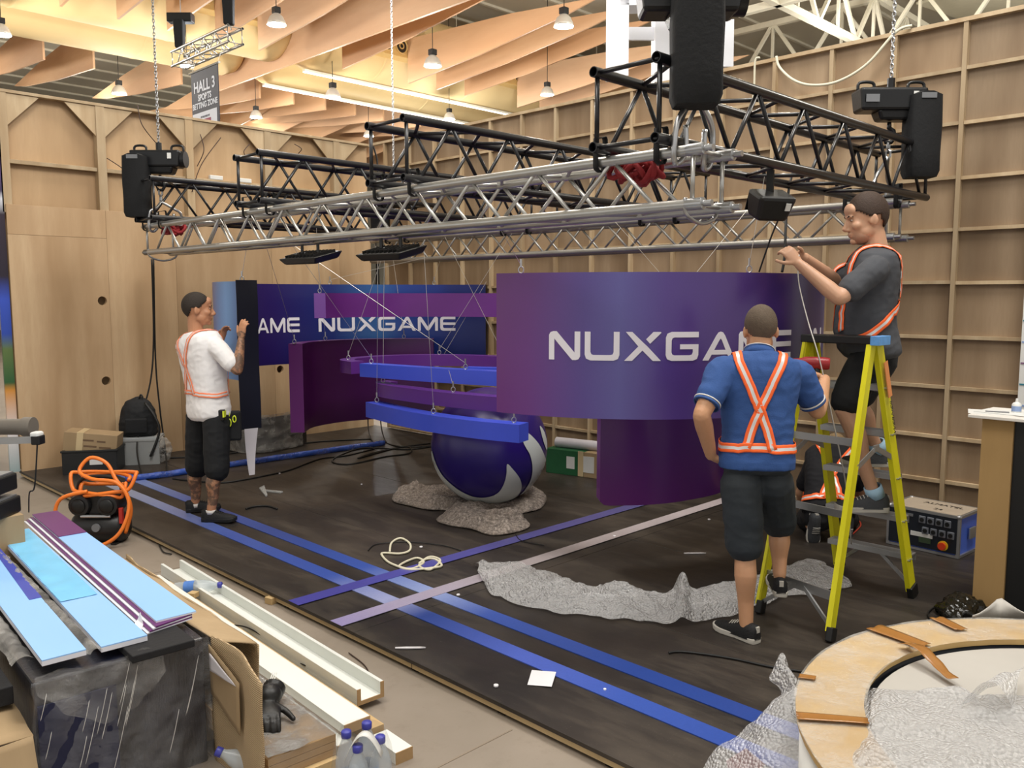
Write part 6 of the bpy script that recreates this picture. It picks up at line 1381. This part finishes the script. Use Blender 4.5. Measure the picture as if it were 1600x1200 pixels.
# cardboard sheets, left and right of the wrapped box
def corr():
    k = N('corrugated_card'); tc = k.n('ShaderNodeTexCoord'); w = k.n('ShaderNodeTexWave', wave_type='BANDS', bands_direction='Z'); w.inputs['Scale'].default_value = 42; w.inputs['Distortion'].default_value = .4; k.l(tc.outputs['Object'], w.inputs['Vector'])
    c = k.mixc(w.outputs['Fac'], lin('#9a8260'), lin('#bda582')); k.l(c, k.b.inputs['Base Color']); k.b.inputs['Roughness'].default_value = .85; k.bump(w.outputs['Fac'], .6, .004); MATS['corr'] = k.m; return k.m
M_corr = corr()
cbR = thing('cardboard_sheet', de(3.4, 1.4, FZ), 'torn corrugated cardboard wrapped round something right of the dark box', 'cardboard')
sheet('corrugated_face', lambda u, v: de(3.19 - .50 * u, 1.276 - .018 * u + .01 * math.sin(u * 5), .45 + .05 * u - .06 * u ** 6 - .57 * v), 20, 18, M_corr, cbR, .012, 5, 1, .006)
sheet('corrugated_top', lambda u, v: de(3.15 + 1.6 * v, 1.285 + .16 * u, .43 - .05 * u - .02 * v), 12, 24, M_card, cbR, .010, 4, 2, .006)
sheet('corrugated_side', lambda u, v: de(3.15 + 1.6 * u, 1.445, .38 - .42 * v), 24, 10, M_corr, cbR, .012, 5, 3, .006)
sheet('smooth_patch', lambda u, v: de(3.18 - .30 * u, 1.262 - .012 * u, .42 - .20 * v - .05 * u), 8, 8, M_card, cbR, .006, 6, 4, .003)
sheet('white_liner_tip', lambda u, v: de(3.15 - .24 * v, 1.250, .40 - .05 * v - .07 * u * (1 - v)), 6, 10, m_liner, cbR, .004, 8, 5, .003)
cbL = thing('cardboard_sheet', de(3.3, .45, FZ), 'plain and corrugated cardboard left of the dark box in the corner', 'cardboard')
sheet('plain_sheet', lambda u, v: de(3.12 - .10 * v, .18 + .45 * u, .30 - .22 * v), 10, 10, M_card, cbL, .012, 5, 1, .004)
sheet('plain_slope', lambda u, v: de(3.12 + .7 * v, .18 + .45 * u, .30 + .03 * v), 10, 10, M_card, cbL, .010, 5, 2, .004)
sheet('corrugated_sheet', lambda u, v: de(3.00 - .04 * v, .18 + .46 * u, .09 - .16 * v), 10, 10, M_corr, cbL, .008, 5, 3, .006)
# compressor with orange hose
cp = gz(160, 846, FZ); t = thing('air_compressor', cp, 'small black twin-motor air compressor on the concrete by the platform', 'compressor'); m_cmp = mat('compressor_black', '#1b1b1c', .4, var=.2)
MB().lathe(cp + UP * .12 - RIGHT * .2, [(.02, -.0), (.09, .01), (.115, .04), (.115, .36), (.09, .39), (.02, .40)], 20, RIGHT).build('tank', m_cmp, t, True, auto=50)
for s in (-.11, .10):
    MB().lathe(cp + UP * .30 + RIGHT * s - FWD * .12, [(.03, 0), (.075, .01), (.082, .05), (.082, .16), (.06, .2)], 18, FWD).build('motor', m_cmp, t, True, auto=45); MB().lathe(cp + UP * .30 + RIGHT * s - FWD * .125, [(.001, 0), (.05, -.004), (.055, .004)], 18, FWD).build('fan_grille', m_blk, t, True)
MB().box(cp + UP * .30, (.12, .14, .16), cR).build('pump_head', m_cmp, t, bevel=.012); MB().cyl(cp + UP * .22 - RIGHT * .1 - FWD * .1, cp + UP * .22 + RIGHT * .12 - FWD * .1, .012, 8).build('pressure_pipe', M_steel, t); MB().cyl(cp + UP * .14 + RIGHT * .02 - FWD * .118, cp + UP * .14 + RIGHT * .02 - FWD * .135, .03, 14).build('gauge', m_lab, t)
for s in (-.13, .13): MB().bar(cp + RIGHT * s - FWD * .1 + UP * .005, cp + RIGHT * s + FWD * .1 + UP * .005, .04, .02).build('foot', m_blk, t)
MB().tube(smooth_path([cp + UP * .34 - RIGHT * .17, cp + UP * .47 - RIGHT * .14, cp + UP * .50, cp + UP * .47 + RIGHT * .14, cp + UP * .34 + RIGHT * .17], 6), .014, 8).build('carry_handle', m_blk, t, True)
MB().box(cp + UP * .22 + RIGHT * .19 - FWD * .08, (.03, .03, .12), cR).build('red_valve', mat('valve_red', '#b02c22', .45), t, bevel=.006)
M_hose = mat('orange_hose', '#e87a2a', .4, var=.04)
hz = []
for q in range(0, 44):
    a = q / 12 * 2 * math.pi; rr = .19 + .05 * math.sin(q * .31); hz.append(cp + UP * (.47 + .05 * math.sin(a * .6)) + RIGHT * (.03 + rr * math.cos(a)) * (1 + .002 * q) + FWD * (.10 * math.sin(a)) - UP * (.10 * (math.sin(a) < -.4)))
h2 = [cp + RIGHT * x + FWD * y_ + UP * z for x, y_, z in ((-.02, -.15, .42), (-.22, -.15, .36), (-.26, -.15, .20), (-.16, -.18, .02), (.06, -.2, .02), (.22, -.18, .12), (.27, -.12, .32), (.18, -.1, .47), (.0, -.1, .50), (-.12, -.05, .55), (-.06, 0, .64), (.06, 0, .60), (.14, -.03, .48), (.22, -.06, .40), (.25, -.05, .25), (.2, -.05, .08))]
ho = thing('air_hose', cp + UP * .45, 'coiled orange air hose draped over the compressor', 'hose'); MB().tube(smooth_path(hz[:30], 4), .014, 8).build('coil', M_hose, ho, True); MB().tube(smooth_path(h2, 6), .014, 8).build('trailing_loop', M_hose, ho, True)
# machine parts on the left edge
mc = thing('cutting_rail', gz(0, 690, .4), 'clamped aluminium rail of a workbench at the left picture edge', 'rail'); a = dep(-40, 690, 4.6); b_ = dep(58, 687, 4.6); MB().bar(a, b_, .03, .035).build('rail', M_lalu, mc); MB().box(b_ + RIGHT * .005, (.05, .06, .05), cR).build('end_clamp', m_blk, mc, bevel=.006); MB().box(b_ + UP * .03, (.05, .06, .03), cR).build('clamp_top', m_labw, mc, bevel=.01); MB().tube(smooth_path([b_ - UP * .02, dep(54, 760, 4.6), dep(46, 770, 4.6), dep(45, 800, 4.7)], 6), .004, 6).build('power_cord', m_blk, mc, True)
MB().lathe(dep(-40, 667, 4.7), [(.045, 0), (.045, .26), (.055, .28), (.055, .33)], 18, RIGHT).build('motor_roll', mat('grey_roll', '#6a645c', .6), mc, True, auto=40)
MB().bar(a - UP * .03, Vector((a.x, a.y, FZ)), .05, .05).build('leg', M_lalu, mc)
for lab, py, w_ in (('upper black machine box at the left picture edge', 757, .20), ('lower black machine box at the left picture edge', 793, .24)):
    c_ = dep(-20, py, 4.3); MB().box(c_, (w_, .2, .09), cR).build('machine_box', m_blk, None, False, lab, 'machine', 'machine boxes', bevel=.01, loc=c_)
    c2 = c_ + UP * .05; MB().box(c2, (w_ * .9, .16, .008), cR).build('steel_plate', M_lalu, bpy.data.objects[[o for o in bpy.data.objects.keys() if o.startswith('machine_box')][-1]])
c_ = Vector((dep(-20, 793, 4.3).x, dep(-20, 793, 4.3).y, 0)); z1_ = dep(-20, 793, 4.3).z - .045; MB().span(c_ + Vector((-.14, -.1, FZ)), c_ + Vector((.14, .1, z1_))).build('work_trestle', M_card, None, False, 'tan trestle block under the machine boxes at the left edge', 'trestle', loc=c_)
# white channels and boards on the concrete
m_wb = mat('white_board_coat', '#dcdfda', .45, var=.03); m_mdf = mat('mdf_edge', '#a98a62', .8, var=.15, vs=30); m_pine2 = plywood('pale_pine', '#d2b583', '#c0a070', '#dfc596', 'Y', 1.5, .7, .1, .3)
uc = thing('white_channel', de(4.3, 1.98, FZ), 'long white U-shaped channel on the concrete beside the platform', 'channel')
d0, d1 = 3.15, 5.55
for a_, b_, z0_, z1_, nm in ((1.905, 2.045, .0, .018, 'base_board'), (2.027, 2.045, .018, .075, 'outer_side'), (1.905, 1.923, .018, .075, 'inner_side')):
    MB().box(de((d0 + d1) / 2, (a_ + b_) / 2, FZ + (z0_ + z1_) / 2 + .03), (b_ - a_, d1 - d0, z1_ - z0_), RD).build(nm, [m_wb, m_mdf][0], uc, bevel=.0015); MB().box(de(d0 - .002, (a_ + b_) / 2, FZ + (z0_ + z1_) / 2 + .03), (b_ - a_, .004, z1_ - z0_), RD).build('raw_end', m_mdf, uc)
for dd_ in (3.3, 4.4, 5.3): MB().box(de(dd_, 1.97, FZ + .014), (.2, .06, .028), RD).build('packer', m_mdf, uc)
def plk(name, d0, d1, e0, e1, z0_, z1_, m, lab, cat='board', grp=None, raw=True):
    t = thing(name, de(d0, (e0 + e1) / 2, z0_), lab, cat, grp); MB().box(de((d0 + d1) / 2, (e0 + e1) / 2, (z0_ + z1_) / 2), (e1 - e0, d1 - d0, z1_ - z0_), RD).build('board', m, t, bevel=.0015)
    if raw: MB().box(de(d0 - .002, (e0 + e1) / 2, (z0_ + z1_) / 2), (e1 - e0, .004, z1_ - z0_), RD).build('raw_end', m_mdf, t)
    return t
plk('pine_batten', 2.89, 5.3, 1.80, 1.875, FZ, FZ + .06, m_pine2, 'pale pine batten beside the white channel', raw=False)
plk('white_plank', 2.84, 5.2, 1.655, 1.775, FZ + .11, FZ + .15, m_wb, 'white coated plank with raw end left of the pine batten', grp='white coated planks')
plk('white_plank', 2.80, 4.9, 1.60, 1.653, FZ, FZ + .10, m_wb, 'upright white coated board next to the film-wrapped sheets', grp='white coated planks')
plk('white_plank', 2.68, 2.86, 1.79, 1.87, FZ, FZ + .05, m_wb, 'short white board end beside the water bottles', grp='white coated planks')
plk('white_plank', 1.6, 2.36, 1.80, 1.84, FZ, FZ + .035, m_wb, 'white board running out of the bottom of the picture', grp='white coated planks')
# film-wrapped mdf stack with a black glove
ws = thing('wrapped_sheets', de(2.8, 1.5, FZ), 'low stack of boards wrapped in clear film at bottom left centre', 'wrapped boards')
for k in range(3): MB().box(de(3.16, 1.418, FZ + .125 + .028 * k), (.275, .86, .026), RD).build('board', m_mdf, ws)
for dd_ in (2.75, 3.4): MB().box(de(dd_, 1.418, FZ + .055), (.27, .09, .11), RD).build('block', m_pine2, ws)
sheet('film_top', lambda u, v: de(2.725 + .88 * v, 1.28 + .28 * u, FZ + .20), 24, 40, film('grey_film', '#8f8c88', .75, .15, 18, 1.0), ws, .008, 20, 2); sheet('film_edge', lambda u, v: de(2.722, 1.28 + .28 * u, FZ + .20 - .09 * v), 24, 8, M_film, ws, .006, 20, 3)
gp = de(3.04, 1.43, FZ + .21); gl2 = thing('work_glove', gp, 'black work glove lying on the film-wrapped boards', 'glove'); bb = MB(); hand(bb, gp + UP * .03, -FWD * .9 + RIGHT * .3, -UP, RIGHT, (.5, .6, .6, .6), 1.15); bb.tube([gp + UP * .03, gp + UP * .035 + FWD * .07, gp + UP * .05 + FWD * .11], [.035, .042, .048], 12); bb.ell(gp + UP * .05 + FWD * .03, (.05, .05, .045)); g3 = remesh(bb, .006, 2); g3.build('shell', m_blk, gl2, True)
for k in range(3): MB().bar(gp + UP * .09 + FWD * .09 + RIGHT * (.008 * k - .01), gp + UP * .10 + FWD * .13 + RIGHT * (.008 * k - .012), .003, .003).build('cuff_stripe', m_labw, gl2)
# pack of water bottles
M_pet = mat('pet_plastic', '#c9d4dc', .12, alpha=.42, var=.05); m_capb = mat('cap_blue', '#3c3f9a', .4); m_wlab = mat('water_label', '#4a78c0', .5, var=.3, vs=25); M_wat = mat('water_fill', '#b9c9d2', .05, alpha=.35, var=0)
SB2 = 1.28
def bottle(p, lab, tilt=None, lay=False, m_l=m_wlab):
    p = Vector(p); t = thing('water_bottle', p, lab, 'bottle', 'water bottles'); ax = UP if tilt is None else Vector(tilt).normalized()
    prof = [(.026, 0), (.031, .006), (.032, .03), (.030, .04), (.032, .05), (.032, .075), (.030, .085), (.032, .095), (.032, .125), (.031, .14), (.024, .17), (.0135, .195), (.0125, .205)]
    prof = [(a_ * SB2, c_ * SB2) for a_, c_ in prof]; MB().lathe(p, prof, 22, ax, True).build('bottle_body', M_pet, t, True, auto=60); MB().lathe(p + ax * .05 * SB2, [(.0325 * SB2, 0), (.0325 * SB2, .048 * SB2)], 22, ax, False).build('label', m_l, t, True)
    MB().lathe(p + ax * .203 * SB2, [(.018, 0), (.0185, .003), (.0185, .021), (.016, .024), (.001, .0245)], 18, ax).build('cap', m_capb, t, True, auto=50); return t
zb_ = FZ
BP_ = [(541, 1146, 'water bottle at the back left of the film pack'), (573, 1132, 'water bottle at the back right of the film pack'), (594, 1154, 'front water bottle of the pack with a blue label'), (559, 1168, 'water bottle in the middle of the film pack')]
for px, py, lab in BP_:
    # cap seen at (px, py): bottle top .22 above its base, base stands on the concrete
    q = gz(px, py, FZ + .285); b0 = Vector((q.x, q.y, FZ + .012)); bottle(b0, lab)
c4 = sum((gz(px, py, FZ + .285) for px, py, _ in BP_), Vector()) / 4
bk = thing('pallet_block', Vector((c4.x, c4.y, FZ)), 'timber block under the water bottle pack', 'timber'); MB().box(Vector((c4.x, c4.y, FZ + .005)), (.20, .22, .010), RD).build('block', m_pine2, bk, bevel=.003)
wf = thing('shrink_wrap', c4 - UP * .2, 'clear shrink film around the water bottles', 'film'); bb = MB(); R_ = []
for z, r in ((.0, .092), (.05, .10), (.12, .098), (.18, .088), (.225, .07)): R_.append(bb.ring(Vector((c4.x, c4.y, FZ + .014 + z * 1.3)), evec, dvec, r * 1.1, r * 1.3, 28))
bb.rings(R_, False); b5 = bb; ob = b5.build('film', M_film, wf, True); sheet('carry_tape', lambda u, v: Vector((c4.x, c4.y, FZ)) + RIGHT * (-.05 + .13 * u) + UP * (.20 + .13 * math.sin(u * 2.4 + .3)) - FWD * (.09 - .02 * v) + FWD * .02 * v, 14, 2, m_labw, wf, .003, 10, 1, .001)
q = gz(447, 1190, FZ + .1); bottle(Vector((q.x, q.y, FZ + .035)), 'water bottle lying in a clear bag at the bottom edge', tilt=(-.6, .6, .35))
sheet('clear_bag', lambda u, v: Vector((q.x, q.y, FZ + .01)) + RIGHT * (-.03 + .24 * u) - FWD * (.16 * v - .05) + UP * (.10 * math.sin(u * 3.1) * math.sin(v * 2.6 + .3)), 20, 16, M_filmd, None, .014, 18, 4); o = bpy.data.objects['clear_bag']; _set(o, 'crumpled clear plastic bag at the bottom edge left of the bottles', 'bag')
q2 = gz(272, 912, FZ + .12); bottle(Vector((q2.x, q2.y, FZ + .085)), 'small water bottle lying on the far end of the white channel', tilt=(.75, -.66, .08))
q3 = gz(425, 942, FZ); MB().box(q3 + UP * .02, (.06, .06, .04), .2).build('timber_offcut', m_pine2, None, False, 'small timber offcut at the platform edge', 'offcut', bevel=.002, loc=q3)
q3 = gz(302, 934, FZ + .06); MB().box(q3 + UP * .02, (.05, .05, .03), .5).build('timber_offcut', m_pine2, None, False, 'small timber offcut on the white channel', 'offcut', bevel=.002, loc=q3)
cable('black_offcut', [gz(350, 976, FZ + .06), gz(385, 980, FZ + .07), gz(420, 1000, FZ + .06)], .004, M_cabk, 'short black cable offcut lying in the white channel', 'offcut'); cable('black_offcut', [gz(470, 1036, FZ + .055), gz(478, 1040, FZ + .06), gz(488, 1038, FZ + .055)], .004, M_cabk, 'smallest black offcut at the end of the white channel', 'offcut')
cable('black_offcut', [gz(248, 850, FZ + .01), gz(255, 862, FZ + .01), gz(268, 866, FZ + .01)], .005, M_cabk, 'short black wire on the concrete near the compressor', 'offcut')
cable('grey_wire', [gz(545, 1020, FZ + .006), gz(570, 1040, FZ + .006), gz(578, 1060, FZ + .006), gz(572, 1072, FZ + .006)], .003, M_cabr, 'thin wire on the concrete right of the white channel', 'wire')
# ================================================================== foreground right: wrapped wooden ring
ZR_ = .45
pts = [gz(1243, 1092, ZR_), gz(1300, 1012, ZR_), gz(1400, 977, ZR_), gz(1600, 969, ZR_), gz(1270, 1200, ZR_)]
def circ(a, b_, c_):
    ax, ay, bx_, by, cx, cy = a.x, a.y, b_.x, b_.y, c_.x, c_.y; d_ = 2 * (ax * (by - cy) + bx_ * (cy - ay) + cx * (ay - by)); ux = ((ax * ax + ay * ay) * (by - cy) + (bx_ ** 2 + by ** 2) * (cy - ay) + (cx ** 2 + cy ** 2) * (ay - by)) / d_; uy = ((ax * ax + ay * ay) * (cx - bx_) + (bx_ ** 2 + by ** 2) * (ax - cx) + (cx ** 2 + cy ** 2) * (bx_ - ax)) / d_
    return Vector((ux, uy, 0)), math.hypot(ax - ux, ay - uy)
RC, RO = circ(pts[0], pts[2], pts[3]); RI = RO * .80
print('ring', RC, RO, [round((p - RC - UP * ZR_).length, 3) for p in pts])
wr_ = thing('wooden_ring', Vector((RC.x, RC.y, FZ)), 'round counter ring of pale plywood wrapped in film at bottom right', 'counter ring'); m_ringw = plywood('ring_ply', '#cfae72', '#b8945a', '#dcbf88', 'X', .8, .45, .05, .5)
bb = MB(); n = 72; RG = []
for i in range(n): a = 2 * math.pi * i / n; c_, s = math.cos(a), math.sin(a); RG.append([RC + Vector((c_ * r, s * r, z)) for r, z in ((RI, ZR_ - .022), (RO, ZR_ - .022), (RO, ZR_), (RI, ZR_))])
bb.rings(RG + [RG[0]], False); bb.build('ring_board', m_ringw, wr_, True, auto=35)
MB().lathe(RC, [(RO - .02, FZ), (RO - .02, ZR_ - .023)], 60, None, False).build('drum_wall', M_filmd if False else m_labw, wr_, True, solid=.01)
MB().lathe(RC, [(RI + .01, ZR_ - .12), (RI + .01, ZR_ - .023)], 60, None, False).build('inner_rim', m_nav, wr_, True, solid=.008)
MB().lathe(RC, [(.001, ZR_ - .14), (RI, ZR_ - .14)], 48, None, False).build('tray', m_labw, wr_)
bb = MB(); bb.grid(lambda u, v: (lambda a, r: RC + Vector((math.cos(a) * r, math.sin(a) * r, ZR_ + .004 + .004 * fnz((a * 9, r * 14)))))(u * 2 * math.pi, RI - .01 + (RO - RI + .015) * v), 160, 8); bb.build('film', film('ring_film', '#f0ece4', .30, .10, 16, 1.0), wr_, True)
m_brt = mat('brown_tape', '#9a6a36', .25, var=.12, vs=20)
def tape(a0, w, r0, r1, lift=.012, name='parcel_tape'):
    bb = MB(); bb.grid(lambda u, v: RC + Vector((math.cos(a0 + (u - .5) * w + .25 * (v - .5) * w) * (r0 + (r1 - r0) * v), math.sin(a0 + (u - .5) * w + .25 * (v - .5) * w) * (r0 + (r1 - r0) * v), ZR_ + lift + .003 * math.sin(u * 9))), 4, 10); bb.build(name, m_brt, wr_, True, solid=.001)
A_ = lambda px, py: math.atan2(gz(px, py, ZR_).y - RC.y, gz(px, py, ZR_).x - RC.x)
tape(A_(1385, 990), .085, RI - .0, RO + .004); tape(A_(1485, 980), .06, RI + .08, RO + .002); tape(A_(1275, 1125), .05, RI, RO + .004); tape(A_(1258, 1062), .035, RO - .05, RO + .004)
a_, b_ = gz(1412, 1005, ZR_ + .02), gz(1492, 1052, ZR_ + .02); sd = (b_ - a_).cross(UP).normalized(); sheet('torn_tape', lambda u, v: a_.lerp(b_, v) + sd * (u - .5) * (.055 - .02 * v) + UP * .02 * math.sin(v * 5), 4, 16, m_brt, wr_, .008, 26, 3, .001)
# cloth and bubble wrap inside the ring
m_cloth = mat('grey_white_cloth', '#b3afa8', .8, var=.06, vs=5); IR = RI - .02
ic = thing('dust_cloth', RC + UP * (ZR_ - .1), 'off-white cloth spread inside the wooden ring', 'cloth')
def inside(u, v, k0, base, amp): a = u * 2 * math.pi; r = IR * v; p = RC + Vector((math.cos(a) * r, math.sin(a) * r, 0)); p.z = ZR_ - .028 + base + .35 * amp * (fnz(p, 3.2, k0) + .5 * fnz(p, 7, k0)) * (1 - v ** 4); return p
bb = MB(); bb.grid(lambda u, v: inside(u, v, 0, 0, .05), 90, 26); bb.build('cloth', m_cloth, ic, True)
bw = thing('bubble_wrap', gz(1400, 1120, ZR_ - .02), 'shiny bubble wrap heap inside the wooden ring', 'bubble wrap')
A4 = [gz(1360, 1062, ZR_), gz(1640, 1075, ZR_), gz(1640, 1300, ZR_), gz(1290, 1240, ZR_)]
def bwf(u, v): p = A4[0].lerp(A4[1], u).lerp(A4[3].lerp(A4[2], u), v); e = min(1, 8 * min(u, v, 1 - u + .3, 1 - v + .3)); p.z = ZR_ - .03 + e * (.035 + .05 * fnz(p, 5, 2) + .03 * abs(fnz(p, 11, 3))); return p
bb = MB(); bb.grid(bwf, 44, 40); bb.build('sheet', M_bub, bw, False)
sheet('fold', lambda u, v: gz(1500 + 100 * u, 1105 - 60 * u, ZR_ + .02).lerp(gz(1585, 1120, ZR_), v) + UP * (.10 * math.sin(v * 3.0) * (1 - .3 * u)), 16, 20, M_bub, bw, .012, 14, 5)
# bubble wrap spilling left of the ring
bs = thing('bubble_wrap', gz(1190, 1190, .02), 'bubble wrap spilling over the platform left of the wooden ring', 'bubble wrap')
PA = smooth_path([gz(1213, 1042, .30), gz(1205, 1062, .28), gz(1222, 1090, .24), gz(1185, 1120, .2), gz(1130, 1165, .12), gz(1095, 1200, .05), gz(1080, 1240, .0)], 8); PB = smooth_path([gz(1235, 1042, .32), gz(1243, 1062, .31), gz(1247, 1092, .3), gz(1250, 1125, .28), gz(1262, 1165, .27), gz(1275, 1205, .25), gz(1285, 1250, .22)], 8)
sheet('sheet', lambda u, v: PA[int(v * (len(PA) - 1) + .5)].lerp(PB[int(v * (len(PB) - 1) + .5)], u) + UP * (.05 * math.sin(u * 3.1)), 26, len(PA) - 1, M_bub, bs, .018, 12, 4)
rd = gz(1165, 1190, .12); MB().add([rd - RIGHT * .07, rd + RIGHT * .0 + UP * .05, rd + RIGHT * .07 - UP * .01, rd + RIGHT * .03 - UP * .06, rd - RIGHT * .05 - UP * .06], [(0, 1, 2, 3, 4)]).build('red_wrapper', mat('red_wrap', '#b03048', .4), None, False, 'crumpled red wrapper on the bubble wrap at the bottom edge', 'wrapper', solid=.003, loc=rd)
# white sheet and black film behind the ring on the right
wt = thing('white_sheet', gz(1560, 960, .1), 'white sheet folded over the far side of the wooden ring', 'sheet'); sheet('sheet', lambda u, v: gz(1520 + 110 * u, 968 - 34 * (1 - abs(2 * u - .8)) * (1 - v), ZR_ + .02).lerp(gz(1510 + 120 * u, 972, ZR_ - .1), v) + UP * .0, 14, 8, m_cloth, wt, .01, 8, 2, .004)
q = gz(1500, 958, .0); bf = thing('film_clump', q, 'clump of shiny black film on the platform behind the ring', 'film'); bb = MB(); bb.ell(q + UP * .03, (.17, .10, .045), 24, 12); b3 = remesh(bb, .012, 1, .03, 12, 5); b3.build('film', mat('black_film', '#16150f', .12, bump=.8, bs=30), bf, True)
cable('black_cable', [gz(1455, 970, .01), gz(1450, 958, .01), gz(1462, 948, .01), gz(1490, 944, .02)], .005, M_cabk, 'black cable loop beside the black film clump')
